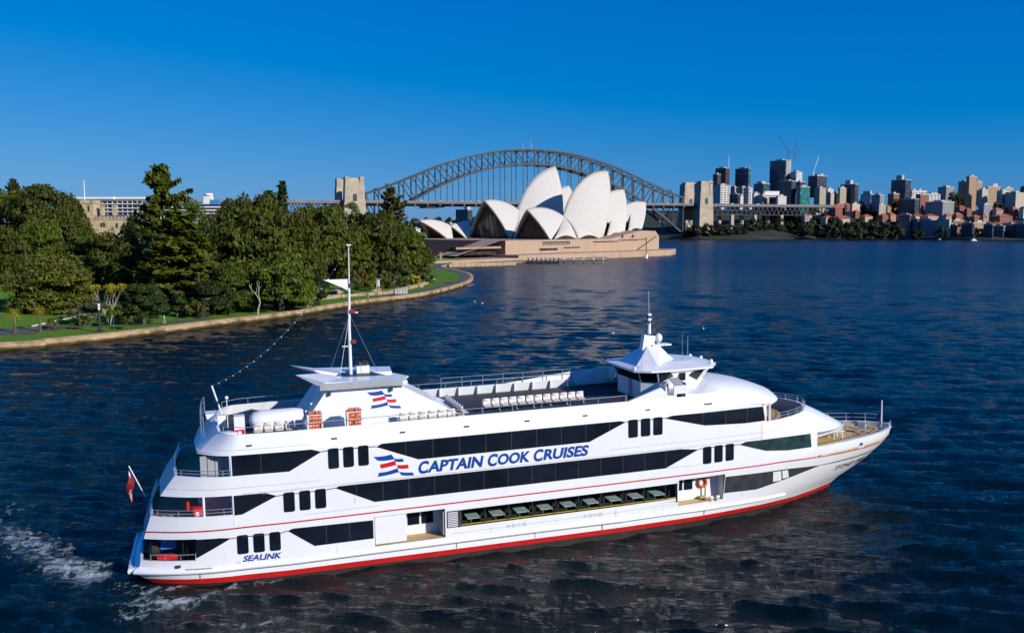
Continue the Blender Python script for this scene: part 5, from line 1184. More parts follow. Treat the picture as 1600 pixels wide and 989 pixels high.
for i, (x, y, w_) in enumerate(ft):
    D = 1310 if y > 355 and x > 1290 else (1360 if y > 345 else 1450 if y > 330 else 1520)
    if x < 1290: D = max(D, shoreD(x)+ (25 if y > 355 else 80 if y > 344 else 150))
    k = 'lower' if y > 350 else 'middle' if y > 335 else 'upper'
    same = sorted(q[0] for q in ft if ('lower' if q[1] > 350 else 'middle' if q[1] > 335 else 'upper') == k)
    far_tree(x, y, w_, D, 'dark tree on the %s slope of the far shore, %s from the left' % (k, ORD[same.index(x)]), 'trees on the far shore')
lf = [(638, 350, 14), (650, 347, 16), (664, 346, 16), (678, 347, 14), (690, 345, 16), (702, 345, 14), (712, 346, 12), (745, 344, 14), (756, 346, 12)]
for i, (x, y, w_) in enumerate(lf): far_tree(x, y, w_, 1880, 'hazy tree on the hill under the bridge, %s from the left' % ORD[i], 'trees under the bridge', base=14)
# small boats and sheds along the far shore
def boat(x, y, L_, label, mast=0.0, cabin=True, rz=0.2):
    p = level(x, y, 0); r = empty('boat', (p.x, p.y, 0), rz); tag(r, label, 'boat', 'small boats by the far shore'); q = MB(); h = L_*0.11
    out = [(-L_/2, -L_*.14), (L_*.2, -L_*.15), (L_/2, 0), (L_*.2, L_*.15), (-L_/2, L_*.14)]; n = 5
    q.add([(a*0.9, b2*0.7, -0.2) for a, b2 in out]+[(a, b2, h) for a, b2 in out], [(i, (i+1) % n, n+(i+1) % n, n+i) for i in range(n)]+[(5, 6, 7, 8, 9)]); q.build('hull', M['white'], r)
    if cabin: q = MB(); q.box((-L_*.08, 0, h+L_*.08), (L_*.5, L_*.2, L_*.16), 0, 0, 0.85); q.box((-L_*.08, 0, h+L_*.11), (L_*.505, L_*.205, L_*.05), 0, 1, 0.95); q.build('cabin', [M['white'], M['dark_panel']], r)
    if mast: q = MB(); q.tube([(0, 0, h), (0, 0, mast)], 0.12, 5); q.build('mast', M['white'], r)
for x, y, L_, lab, mt in [(1127, 369.5, 9, 'white cabin boat left of the pair at the bridge foot shore', 0), (1137, 369.5, 13, 'white cabin boat in the middle of the trio near the piers', 0), (1155, 369.0, 16, 'larger white boat right of the trio near the piers', 0), (1238, 371.0, 10, 'white boat moored under the dark trees', 9), (1250, 371.0, 12, 'white yacht moored under the dark trees, right of another', 11), (1049, 371.0, 10, 'white boat just right of the opera broadwalk tip', 0), (1468, 374.5, 8, 'small white boat before the shaded waterfront blocks', 0), (1522, 376.5, 10, 'white ferry boat under way leaving a thin wake', 8)]:
    boat(x, y, L_, lab, mt)
shd = empty('boat_shed', at(1090, 368, 1425)); shd.location.z = 1.5; tag(shd, 'small cream shed on the shore at the bridge foot', 'shed'); q = MB(); q.box((0, 0, 2.2), (6, 5, 4.4)); q.build('wall', M['sandstone'], shd); q = MB(); q.box((0, 0, 4.7), (7, 6, 0.5)); q.build('roof', M['white'], shd)
for i, (x, c) in enumerate([(690, 'w'), (705, 'g'), (722, 'w'), (735, 'w'), (748, 'w'), (640, 'g'), (660, 'w'), (1040, 'w'), (1140, 'w'), (1165, 'g'), (1180, 'w'), (1052, 'g')]):
    p0 = BRIDGE.matrix_basis @ Vector((0, 0, 0)); s = None
    d = Vector((math.cos(BR_A), math.sin(BR_A), 0)); u = (x-PW/2)/FPX
    s = (u*BR_O.y-BR_O.x)/(d.x-u*d.y); P_ = BR_O+d*s+Vector((-d.y, d.x, 0))*(-3)
    r = empty('car', (P_.x, P_.y, 51.95), BR_A); tag(r, '%s vehicle on the bridge deck, %s from the left' % ({'w': 'white', 'g': 'dark'}[c], ORD[sorted([640, 660, 690, 705, 722, 735, 748, 1040, 1052, 1140, 1165, 1180]).index(x)]), 'car', 'vehicles crossing the bridge')
    q = MB(); q.box((0, 0, 1.0), (6.0, 2.2, 1.1), 0, 0, 0.95); q.box((-.5, 0, 2.1), (4.2, 2.0, 1.3), 0, 0, 0.85)
    for wx in (-1.8, 1.8):
        for wy in (-1, 1): q.tube([(wx, wy-.12, 0.45), (wx, wy+.12, 0.45)], 0.45, 8, 1)
    q.build('body', [M['car_white' if c == 'w' else 'car_grey'], M['rubber']], r)

# ------------------------------------------------------------------ the cruise ship
SHIP = empty('cruise_ship'); SHIP.matrix_world = SHIP_M
SHIP.location = SHIP_O; SHIP.rotation_euler = (0, -SHIP_TRIM, SHIP_YAW)
tag(SHIP, 'long white three-deck cruise ship with red waterline and blue lettering', 'ship')
XSZ = [-1.8, .05, .5, .9, 1.1, 2.7, 4.04, 5.2, 6.33, 7.6, 8.7]; XSX = [.9, .25, -.4, -.85, -.45, -.15, .3, .9, 1.75, 3.1, 4.3]
TX = [5.5, 8, 30, 36, 41, 44, 46.7, 49.5, 52, 54, 55.6, 56.5]; TH = [5.0, 5.2, 5.2, 5.15, 4.85, 4.5, 4.15, 3.6, 2.9, 2.15, 1.2, 0]
WX = [30, 36, 41, 45, 48, 50.9]; WH = [5.15, 4.7, 3.8, 2.6, 1.4, 0]
BX = [-1, 8, 22, 30, 36, 41, 46, 51, 57]; BZ = [.06, .02, -.08, -.13, -.22, -.34, -.58, -.70, -.76]      # foot of the red boot-top, following the water
STZ = [-1.8, -.2, .4, 1.6, 2.67, 3.4, 3.9]; STX = [49.8, 51.0, 52.3, 54.3, 55.7, 56.3, 56.5]
ip = lambda x, a, b: float(np.interp(x, a, b))
def xs(Z): return ip(Z, XSZ, XSX)
def stem(Z): return ip(Z, STZ, STX)
def hb(X, Z):
    if X < 5.5:
        a = xs(Z); t = min(1, max(0, (X-a)/(5.5-a))); h = 3.5+1.5*(1-(1-t)**2.2)
    elif Z >= 3.9 or X < 30: h = ip(X, TX, TH)
    else:
        s = stem(Z); u = (X-30)/(s-30)
        if u >= 1: return 0.0
        w_ = min(1, max(0, (Z+.4)/3.8))**.8; a = ip(30+26.5*u, TX, TH); c = ip(30+20.9*u, WX, WH); h = c+(a-c)*w_
    return h-0.3*min(1, max(0, (Z-7.55)/1.1))
def part(mb, name, mats, smooth=None, parent=None, fix=False):
    o = mb.build(name, mats, parent or SHIP, fix=fix)
    if smooth: smooth_by_angle(o, smooth)
    return o
def sX(st, Z):
    k, v = st
    if k == 't': return xs(Z)+v*(5.5-xs(Z))
    if k == 'u': return 38+(stem(Z)-38)*v
    return v
AFT = [('t', t) for t in (0, .03, .08, .16, .28, .4, .52, .7, .86)]
MIDX = [('x', v) for v in (5.5, 8, 10.5, 13.13, 15.2, 17.6, 18.59, 22, 26, 30, 32, 34.07, 34.2, 36, 37.93)]
BOW = [('u', u) for u in (.08, .17, .27, .37, .47, .57, .66, .75, .83, .89, .94, .975, 1.0)]
def skin(rows, sts, drop=None, centre=True, matf=None, inset=0.0, mb=None, mi=0):
    mb = mb or MB()
    for sg in (-1, 1):
        g = []
        for Z in rows:
            r = []
            if centre and sts[0][0] == 't': Zq = Z(0.0) if callable(Z) else Z; r.append((xs(Zq)-.22+inset, 0, Zq))
            for st in sts:
                if callable(Z): Zc = Z(sX(st, 0.0))
                else: Zc = Z
                X = sX(st, Zc); X2 = X+(inset if st == ('t', 0) else 0); r.append((X2, sg*max(0, hb(X, Zc)-inset), Zc))
            g.append(r)
        b0 = len(mb.v); n = len(g[0])
        for r in g: mb.v += r
        for i in range(len(g)-1):
            for k in range(n-1):
                q = [b0+i*n+k, b0+i*n+k+1, b0+(i+1)*n+k+1, b0+(i+1)*n+k]; c = [sum(mb.v[j][a] for j in q)/4 for a in range(3)]
                if drop and drop(c, sg): continue
                if inset and (inset > 0): pass
                f = q if sg < 0 else q[::-1]
                mb.f.append(f if inset == 0 else f[::-1]); mb.m.append(matf(c) if matf else mi)
    return mb
M['rust'] = mat('rust', (0.30, 0.14, 0.05), 0.9, var=0.4, scale=6)
# hull: antifouling, red boot-top, white topsides, recessed doorways and the long window cut out
zb = lambda X: ip(X, BX, BZ)
hz = [-1.8, -1.2, lambda X: zb(X)-.22, zb, lambda X: zb(X)+.31, lambda X: .62-max(0, X-34)*.03, .80, .95, 1.1, 1.46, 1.66, 2.1, 2.75, 2.95, 3.2, 3.4, 3.9]
def bootrow(c): return 0
def hull_drop(c, sg):
    X, Y, Z = c
    if 1.46 < Z < 2.75 and X < 2.72: return True
    if sg < 0 and 1.1 < Z < 2.95 and (13.13 < X < 17.6 or 34.2 < X < 37.93): return True
    if sg < 0 and 1.66 < Z < 2.75 and 18.59 < X < 34.07: return True
    return False
hm = lambda c: 2 if c[2] < zb(c[0])-.01 else (1 if c[2] < zb(c[0])+.30 else 0)
part(skin(hz, AFT+MIDX+BOW, hull_drop, matf=hm), 'hull', [M['ship_white'], M['boot_red'], M['antifoul']], 30, fix=True)
def plate(outline, z0, z1, m, name, parent=None):
    mb = MB(); mb.prism(outline, z0, z1); return part(mb, name, m, parent=parent)
def outline(Z, Xa, Xb, d=0.06, n=26):
    st = []
    if Xa is None: st = [(xs(Z)-.22+d, 0)]+[(sX(s, Z)+(d if s == ('t', 0) else 0), hb(sX(s, Z), Z)-d) for s in AFT if sX(s, Z) < Xb]; x0 = 5.5
    else: x0 = Xa
    st += [(x, max(0.0, hb(x, Z)-d)) for x in np.linspace(x0, Xb, n)]
    st = [p for i, p in enumerate(st) if i == 0 or math.dist(p, st[i-1]) > 1e-3]
    return [(x, -y) for x, y in st]+[(x, y) for x, y in reversed(st) if y > 1e-6]
plate(outline(1.2, None, 12.9), 1.08, 1.2, M['dark_deck'], 'deck')
plate(outline(3.45, None, 5.2), 3.3, 3.42, M['teak'], 'deck'); plate(outline(5.7, None, 5.2), 5.55, 5.67, M['teak'], 'deck')
plate(outline(3.52, 43.0, 56.2, 0.14, 30), 3.40, 3.52, M['teak'], 'deck')
# tier walls
def tier(rows, sts, name='superstructure', sm=30, **k): return part(skin(rows, sts, **k), name, M['ship_white'], sm, fix=True)
X_ = lambda *v: [('x', q) for q in v]
mids = (5.5, 8, 12, 16, 20, 24, 28, 32, 36, 38, 40, 41.5)
tier([3.9, 4.04], AFT+X_(5.5), name='bulwark')
tier([3.9, 4.3, 4.8, 5.25], X_(4.9, *mids, 43, 44.5, 46.1), centre=False)
tier([5.2, 5.25, 5.5, 5.9, 6.33], AFT+X_(*mids), name='bulwark')
tier([6.33, 6.7, 7.2, 7.58], X_(4.9, *mids[:-1], 41.3), centre=False)
tier([7.55, 7.62, 7.9, 8.3, 8.7], AFT+X_(*[v for v in mids if v < 36], 36.2), name='bulwark')
# undersides, inner faces and caps of the deck edges
for z, xb in ((2.72, 12.9), (5.22, 44), (7.57, 41)): plate(outline(z, None, xb), z, z+0.1, M['ship_white'], 'deck_edge')
for z0, z1, xb, xa in ((3.42, 4.04, 4.9, None), (5.67, 6.33, 4.9, None), (8.0, 8.7, 31, None), (1.2, 1.46, 2.7, None)):
    mb = MB()
    sts = [s for s in AFT if sX(s, z1) < xb]+X_(*[v for v in mids if v < xb], xb)
    skin([z0, z1], sts, inset=0.14, mb=mb)
    for sg in (-1, 1):
        a, c = [(xs(z1)-.22, 0, z1)], [(xs(z1)-.08, 0, z1)]
        for s in sts: X = sX(s, z1); a.append((X, sg*hb(X, z1), z1)); c.append((X+(.14 if s == ('t', 0) else 0), sg*(hb(X, z1)-.14), z1))
        mb.grid([a, c], flip=sg < 0)
    part(mb, 'bulwark_lining', M['ship_white'])
plate(outline(8.05, None, 37.0, 0.2), 7.95, 8.07, M['dark_deck'], 'deck')
# bulkheads closing the open after decks and the bridge-front decks
for x, z0, z1, w_, nm in ((4.95, 3.42, 5.22, 5.0, 'bulkhead'), (4.98, 5.67, 7.57, 4.9, 'bulkhead'), (3.6, 1.2, 2.72, 4.6, 'bulkhead'), (46.1, 3.1, 5.05, 4.1, 'bulkhead'), (41.35, 5.67, 7.57, 4.7, 'bulkhead')):
    mb = MB(); mb.box((x+.05, 0, (z0+z1)/2), (.1, 2*w_, z1-z0)); part(mb, nm, M['ship_white'])
# flush glazing on the starboard side
def zspan(pts, x):
    zs = []
    for i in range(len(pts)):
        (xa, za), (xb, zb) = pts[i], pts[(i+1) % len(pts)]
        if xa == xb: continue
        lo, hi = min(xa, xb), max(xa, xb)
        if lo-1e-9 <= x <= hi+1e-9: zs.append(za+(zb-za)*(x-xa)/(xb-xa))
    return (min(zs), max(zs)) if zs else None
def pane(pts, m, name='window', eps=0.02, step=0.7, mull=(), parent=None, mullm=None):
    mb = MB(); X0, X1 = min(p[0] for p in pts), max(p[0] for p in pts); e = 1e-5
    xl = sorted(set([X0+e, X1-e]+[min(max(p[0], X0+e), X1-e) for p in pts]+[float(v) for v in np.linspace(X0+e, X1-e, max(2, int((X1-X0)/step)+1))]))
    rows = []
    for x in xl:
        lo, hi = zspan(pts, x); rows.append([(x, -(hb(x, lo+(hi-lo)*k/4)+eps), lo+(hi-lo)*k/4) for k in range(5)])
    mb.grid(rows, 0, flip=False)
    for r0, r1 in zip(rows, rows[1:]):
        for k in (0, 4): a, c = r0[k], r1[k]; mb.quad(a, c, (c[0], c[1]+eps+.01, c[2]), (a[0], a[1]+eps+.01, a[2]), 1)
    for x in mull:
        s = zspan(pts, x)
        if s: mb.grid([[(x-.025, -(hb(x, z)+eps+.006), z) for z in (s[0], (s[0]+s[1])/2, s[1])], [(x+.025, -(hb(x, z)+eps+.006), z) for z in (s[0], (s[0]+s[1])/2, s[1])]], 1)
    return part(mb, name, [m, mullm or M['mullion']], parent=parent)
def rrect(x0, x1, z0, z1, r=0.1):
    P = []
    for cx, cz, a0 in ((x1-r, z1-r, 0), (x0+r, z1-r, 90), (x0+r, z0+r, 180), (x1-r, z0+r, 270)):
        for k in range(5): a = math.radians(a0+22.5*k); P.append((cx+r*math.cos(a), cz+r*math.sin(a)))
    return P
DG = M['dark_glass']
pane([(2.74, 1.60), (4.74, 2.66), (4.05, 2.72), (2.74, 2.72)], DG)
pane([(7.95, 2.76), (8.27, 2.86), (13.05, 2.78), (13.05, 1.63), (9.49, 1.63)], DG, mull=(10.2, 11.6))
pane([(4.98, 4.0), (5.44, 4.02), (7.42, 4.95), (6.78, 5.18), (4.98, 5.18)], DG)
pane([(4.98, 6.36), (8.2, 6.36), (10.1, 7.36), (9.5, 7.56), (4.98, 7.56)], DG, mull=(6.6,))
pane([(10.85, 5.05), (11.05, 5.14), (33.0, 5.14), (34.3, 5.14), (35.7, 4.98), (33.14, 3.92), (13.2, 3.92)], DG, mull=[12.1+k*1.62 for k in range(14)])
pane([(13.4, 7.34), (13.75, 7.5), (29.75, 7.5), (30.15, 7.40), (27.5, 6.30), (16.0, 6.30)], DG, mull=[15.2+k*1.72 for k in range(9)])
pane([(33.1, 7.39), (33.65, 7.53), (41.05, 7.5), (41.25, 6.46), (39.5, 6.44), (36.2, 6.62)], DG, mull=(36, 37.9, 39.7))
pane([(39.07, 4.94), (39.6, 5.10), (45.5, 5.0), (45.62, 3.98), (43.4, 4.02), (41.4, 4.24)], M['painted_reflection_glass'], mull=(41.3, 43.3))
pane([(37.98, 1.52), (37.98, 2.74), (43.7, 2.56), (46.9, 2.34), (43.9, 1.80), (40.9, 1.36)], M['smoke_panel'], mull=(39.9, 41.4), mullm=M['line_black'])
pane([(46.85, 2.32), (46.85, 2.36), (50, 2.34), (53.2, 2.32), (54.2, 2.28), (54.2, 2.22), (50, 2.24)], M['line_black'], 'hull_line', 0.03)
pane([(42.3, 1.74), (42.16, 2.54), (42.9, 2.51), (43.1, 1.74)], M['white'], 'shell_door', 0.05); pane([(43.0, 2.51), (43.55, 2.49), (43.8, 1.86), (43.2, 1.84)], M['white'], 'shell_door', 0.05)
for x0, w_, gap, z0, z1 in ((5.05, .63, .92, 1.63, 2.77), (7.79, .64, .92, 3.91, 5.10), (10.49, .63, .90, 6.26, 7.5), (30.35, .69, .93, 6.30, 7.52), (36.06, .68, .93, 3.90, 5.10)):
    for k in range(3): pane(rrect(x0+k*gap, x0+k*gap+w_, z0, z1, .12), DG, eps=0.03)
# seam linking the window groups, slots and panel joints
for pts in ([(4.7, 2.62), (5.05, 2.66), (7.55, 2.66), (7.95, 2.76)], [(7.4, 4.94), (7.8, 4.96), (10.3, 5.0), (10.85, 5.06)], [(10.1, 7.36), (10.5, 7.40), (12.9, 7.38), (13.4, 7.36)], [(30.2, 7.42), (33.1, 7.40)], [(35.7, 4.99), (36.1, 5.02), (39.07, 4.96)]):
    mb = MB()
    for (xa, za), (xb, zb) in zip(pts, pts[1:]): mb.bar((xa, -(hb(xa, za)+.008), za), (xb, -(hb(xb, zb)+.008), zb), .02, .045)
    part(mb, 'trim_line', M['line_black'])
for x in (6.0, 10.9, 15.07, 19.16, 23.21, 27.27, 31.86):
    mb = MB(); mb.box((x, -(hb(x, 8.05)+.005), 8.05), (.34, .03, .10)); part(mb, 'drain_slot', M['dark_panel'])
for z, x0, x1, dz in ((3.62, 9, 13.5, .12), (4.0, 28.4, 37.5, -.5), (5.62, 1.2, 10, 0), (5.62, 29.0, 42, 0.0), (7.85, 3.6, 9.5, 0), (1.28, 18, 34, 0)):
    mb = MB(); n_ = 14
    for k in range(n_): xa, xb = x0+(x1-x0)*k/n_, x0+(x1-x0)*(k+1)/n_; za, zb = z+dz*k/n_*.3, z+dz*(k+1)/n_*.3; mb.bar((xa, -(hb(xa, za)+.003), za), (xb, -(hb(xb, zb)+.003), zb), .012, .018)
    part(mb, 'panel_seam', M['seam'])
for x in (7.2, 10.8, 16.2, 20.6, 25.1, 29.4, 33.0, 39.6):
    mb = MB(); mb.grid([[(x-.01, -(hb(x, z)+.003), z), (x+.01, -(hb(x, z)+.003), z)] for z in (.95, 1.2, 1.45)]); part(mb, 'panel_seam', M['seam'])
for x, z0, z1, w_ in ((18.3, .12, .62, .05), (23.6, .1, .6, .04), (28.4, .06, .58, .05), (36.4, .0, .5, .06), (2.9, .2, .6, .05), (41.0, 2.1, 2.6, .03), (12.0, 3.9, 4.3, .02)):
    mb = MB(); mb.grid([[(x-w_*k, -(hb(x, z)+.004), z), (x+w_*k*.6, -(hb(x, z)+.004), z)] for z, k in ((z0, .25), ((z0+z1)/2, .7), (z1, 1))]); part(mb, 'rust_streak', M['rust'])
# red line, rubbing strakes
def strake(zf, x0, x1, r, m, name, n=70, wrap=False, out=0.0, hgt=None):
    mb = MB()
    xl = np.linspace(x0, x1, n); pts = [(x, -(hb(x, zf(x))+out), zf(x)) for x in xl]
    if hgt:
        mb.grid([[(p[0], p[1]-.012, p[2]-hgt/2) for p in pts], [(p[0], p[1]-.012, p[2]+hgt/2) for p in pts]])
    else: mb.tube(pts, r, 8)
    return part(mb, name, m, 40)
zr = lambda x: ip(x, [-.2, 2, 8, 36, 43, 48, 52, 55, 56], [3.16, 3.18, 3.25, 3.27, 3.2, 3.04, 2.97, 2.97, 3.2])
strake(zr, -.08, 56.25, 0, M['line_red'], 'red_stripe', 120, hgt=.085)
zs_ = lambda x: ip(x, [0, 22, 34, 45], [.80, .76, .64, .32])
strake(zs_, -.75, 44, .13, M['ship_white'], 'rubbing_strake', 90); strake(lambda x: zs_(x)-.155, -.4, 43, .02, M['line_black'], 'trim_line', 80)
mb = MB(); pts = [(-.3, -3.3, .80)]+[(-.98, -3.2+6.4*k/8, .80) for k in range(9)]+[(-.3, 3.3, .80)]; mb.tube(pts, .2, 8); part(mb, 'stern_fender', M['ship_white'], 40)
for x0, x1, z, h in ((.9, 2.1, .86, .07), (2.1, 3.6, .98, .07), (46.2, 46.7, 3.2, .09), (47.5, 50.9, 3.12, .12), (51.7, 53.7, 3.10, .12)):
    strake(lambda x: z, x0, x1, 0, M['brass'], 'fairlead_plate', 10, out=.02, hgt=h)
for x, z in ((1.72, 1.14), (51.0, 3.42)): mb = MB(); mb.box((x, -(hb(x, z)+.01), z), (.3, .06, .18)); part(mb, 'hawse_port', M['dark_panel'])
# embarkation recesses
def recess(x0, x1, back, wins, name='embarkation_recess'):
    mb = MB(); y0, z0, z1 = -(5.2-back), 1.1, 2.95
    mb.quad((x0, y0, z0), (x1, y0, z0), (x1, y0, z1), (x0, y0, z1), 0)
    ha, hb_ = hb(x0, 1.6)-.02, hb(x1, 1.6)-.02
    mb.quad((x0, -ha, z0), (x0, y0, z0), (x0, y0, z1), (x0, -ha, z1), 0); mb.quad((x1, y0, z0), (x1, -hb_, z0), (x1, -hb_, z1), (x1, y0, z1), 0)
    mb.quad((x0, -ha, z1), (x0, y0, z1), (x1, y0, z1), (x1, -hb_, z1), 0); mb.quad((x0, -ha, z0+.01), (x1, -hb_, z0+.01), (x1, y0, z0+.01), (x0, y0, z0+.01), 1)
    r = part(mb, name, [M['ship_white'], M['teak']])
    for a, c, zz0, zz1 in wins: q = MB(); q.box(((a+c)/2, y0-.02, (zz0+zz1)/2), (c-a, .04, zz1-zz0)); part(q, 'door_window', DG, parent=r)
    return r
rc = recess(13.15, 17.58, 1.25, ((15.45, 16.2, 1.75, 2.9), (16.35, 17.1, 1.75, 2.9)))
q = MB(); q.box((14.15, -5.12, 2.05), (1.95, .06, 1.72)); part(q, 'sliding_door', M['ship_white'], parent=rc)
q = MB(); q.box((17.5, -4.75, 2.0), (.06, .8, 1.5)); part(q, 'door_leaf', M['grey_panel'], parent=rc)
rc2 = recess(34.22, 37.9, 1.15, ((34.35, 35.05, 1.85, 2.9), (35.2, 35.85, 1.85, 2.9)))
for x0, par in ((14.9, rc), (36.9, rc2), (37.4, rc2)):
    q = MB(); q.tube([(x0, -4.9, 1.12), (x0, -4.9, 1.34)], .09, 8); q.tube([(x0-.12, -4.9, 1.36), (x0+.12, -4.9, 1.36)], .1, 8); part(q, 'bollard', M['white'], parent=par)
def ring(c, R, r, m, name, parent, nrm='y'):
    mb = MB(); rows = []
    for i in range(17):
        a = 2*math.pi*i/16; row = []
        for j in range(9):
            b_ = 2*math.pi*j/8; d = R+r*math.cos(b_); row.append((c[0]+d*math.cos(a), c[1]+r*math.sin(b_), c[2]+d*math.sin(a)))
        rows.append(row)
    mb.grid(rows); return part(mb, name, m, 60, parent=parent)
rg = ring((36.6, -4.15, 2.28), .32, .1, M['orange'], 'lifebuoy', rc2)
q = MB(); q.tube([(36.75, -4.3, 1.1), (36.75, -4.3, 2.0)], .05, 6); q.ball((36.5, -4.3, 1.25), .25, 8, 5, 0, (1.4, .8, .5)); part(q, 'mooring_line', M['brass'], parent=rc2)
# dining saloon behind the long main-deck window
q = MB(); q.quad((18.6, -5.1, 1.5), (34.06, -5.1, 1.5), (34.06, -1.2, 1.5), (18.6, -1.2, 1.5)); q.quad((18.6, -1.2, 1.4), (34.06, -1.2, 1.4), (34.06, -1.2, 2.95), (18.6, -1.2, 2.95), 0); q.quad((18.6, -5.15, 2.94), (18.6, -1.2, 2.94), (34.06, -1.2, 2.94), (34.06, -5.15, 2.94))
for x in (18.58, 34.08): q.quad((x, -5.15, 1.4), (x, -1.2, 1.4), (x, -1.2, 2.95), (x, -5.15, 2.95))
sal = part(q, 'saloon', M['interior'])
for k in range(9):
    x = 19.6+k*1.66; q = MB(); q.box((x, -4.1, 1.98), (.85, 1.5, .05)); part(q, 'table_top', M['table_green'], parent=sal)
    q = MB(); q.tube([(x, -4.1, 1.5), (x, -4.1, 1.96)], .05, 6); part(q, 'table_leg', M['steel'], parent=sal)
    for dx in (-.62, .62):
        for y in (-4.5, -3.7): q = MB(); q.box((x+dx, y, 1.78), (.4, .42, .06)); q.box((x+dx*1.28, y, 1.98), (.05, .42, .42)); part(q, 'chair', M['rust_chair'] if 'rust_chair' in M else M['brick_red'], parent=sal)
q = MB(); q.box((26.3, -5.02, 1.72), (15.4, .06, .06)); part(q, 'hand_rail', M['yellow'], parent=sal)
pane([(18.6, 1.67), (34.06, 1.67), (34.06, 2.74), (18.6, 2.74)], M['clear_glass'], 'window', -0.03, mull=[18.66]+[18.6+k*1.62 for k in range(1, 10)]+[34.0])
q = MB(); q.box((18.08, -5.215, 2.22), (.74, .03, 1.08))
for k in range(9): q.box((18.08, -5.24, 1.78+k*.11), (.66, .04, .05), 0, 1)
part(q, 'louvre', [M['dark_panel'], M['white']])
q = MB(); q.box((18.52, -5.212, 2.2), (.12, .03, 1.1)); part(q, 'window_jamb', M['line_black'])
for x0 in (21.6, 27.0):      # mirrored light painted on as grey smears, with worn, scuffed paint below the windows
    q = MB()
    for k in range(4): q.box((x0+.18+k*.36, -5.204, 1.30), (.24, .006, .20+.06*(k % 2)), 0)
    part(q, 'mirrored_light_scuff', M['letter_grey'])
# after decks: posts, furniture, cabinets
def post(x, y, z0, z1, r=.07, m='white'):
    q = MB(); q.tube([(x, y, z0), (x, y, z1)], r, 8); return part(q, 'post', M[m])
for z0, z1, xs_ in ((3.4, 5.22, (3.3, 4.9)), (5.66, 7.57, (4.88,)), (1.2, 2.72, ())):
    for x in xs_:
        for sg in (-1, 1): post(x, sg*(hb(x, z0)-.12), z0, z1)
for x in (46.15,):
    for sg in (-1, 1): post(x, sg*(hb(x, 4)-.1), 3.1, 4.95, .09)
for x in (41.9,): post(x, -4.4, 5.6, 7.5, .08)
q = MB(); q.box((2.9, -3.4, 3.85), (.7, .6, .85)); q.box((2.9, -3.71, 3.9), (.2, .02, .3), 0, 1); part(q, 'red_cabinet', [M['red_cabinet'], M['white']])
q = MB(); q.box((3.9, -2.6, 4.3), (1.9, .12, 1.75)); part(q, 'door_panel', M['letter_grey'])
for k in range(4): q = MB(); q.box((3.4+k*.42, -4.0, 6.6), (.38, .06, 1.7)); part(q, 'shutter_panel', M['grey_panel'])
for z, x in ((6.0, 4.6), (4.3, 2.4)): q = MB(); q.tube([(x, -3.9, z), (x, -3.9, z+.5)], .09, 8); part(q, 'fire_extinguisher', M['red_cabinet'])
q = MB(); q.ball((.35, -2.7, 1.72), .5, 10, 6, 0, (.7, .8, 1.15)); q.ball((.0, -2.0, 1.7), .45, 10, 6, 0, (.7, .8, 1.1)); part(q, 'tender_motor', M['rubber'])
q = MB(); q.box((1.15, -2.5, 2.1), (.9, .8, .7), 0, 0, .8); part(q, 'tarpaulin', M['tarp_blue']); q = MB(); q.box((1.5, -3.0, 1.32), (2.0, .5, .22)); part(q, 'deck_box', M['red_cabinet'])
q = MB(); q.tube([(2.0, -3.4, 1.2), (2.0, -3.4, 2.2)], .05, 6); q.tube([(2.25, -3.4, 1.2), (2.2, -3.4, 1.9)], .04, 6); part(q, 'davit_post', M['yellow'])
# railings
def railing(pts, h=.45, n=2, every=1.6, r=.022, m='steel', name='railing'):
    q = MB(); P = [Vector(p) for p in pts]
    for k in range(1, n+1): q.tube([p+Vector((0, 0, h*k/n)) for p in P], r, 5)
    acc = every
    for a, c in zip(P, P[1:]):
        L_ = (c-a).length; d = every-acc if False else 0.0
        while acc <= L_: p = a.lerp(c, acc/L_ if L_ else 0); q.tube([p, p+Vector((0, 0, h))], r*1.2, 5); acc += every
        acc -= L_
    q.tube([P[0], P[0]+Vector((0, 0, h))], r*1.2, 5); q.tube([P[-1], P[-1]+Vector((0, 0, h))], r*1.2, 5)
    return part(q, name, M[m])
def edge(Z, xa, xb, sg, n=14, d=.07, stern=False):
    e = [(x, sg*(hb(x, Z)-d), Z) for x in np.linspace(xa, xb, n)]
    return ([(xs(Z)-.12, 0, Z), (xs(Z)+.05, sg*3.4, Z)] if stern else [])+e
for sg in (-1, 1):
    railing(edge(4.04, .35, 4.85, sg, stern=True), .38, 2, 1.3); railing(edge(6.33, 1.8, 4.85, sg, stern=True), .36, 2, 1.3); railing(edge(1.46, .2, 2.75, sg), .36, 1, .9)
    railing(edge(8.7, 4.6, 30.4, sg, 26), .40, 1, 2.0); railing([(3.5, sg*3.3, 8.4), (3.3, sg*2.0, 8.3), (3.3, 0, 8.3)], 1.25, 4, 1.0)
    railing([(x, sg*(hb(x, 3.9)-.12), 3.88) for x in np.linspace(46.6 if sg > 0 else 53.0, 56.0, 18)], .66 if sg > 0 else .45, 2, 1.5)
railing(edge(8.7, 20, 31, 1, 12), .75, 2, 1.6)
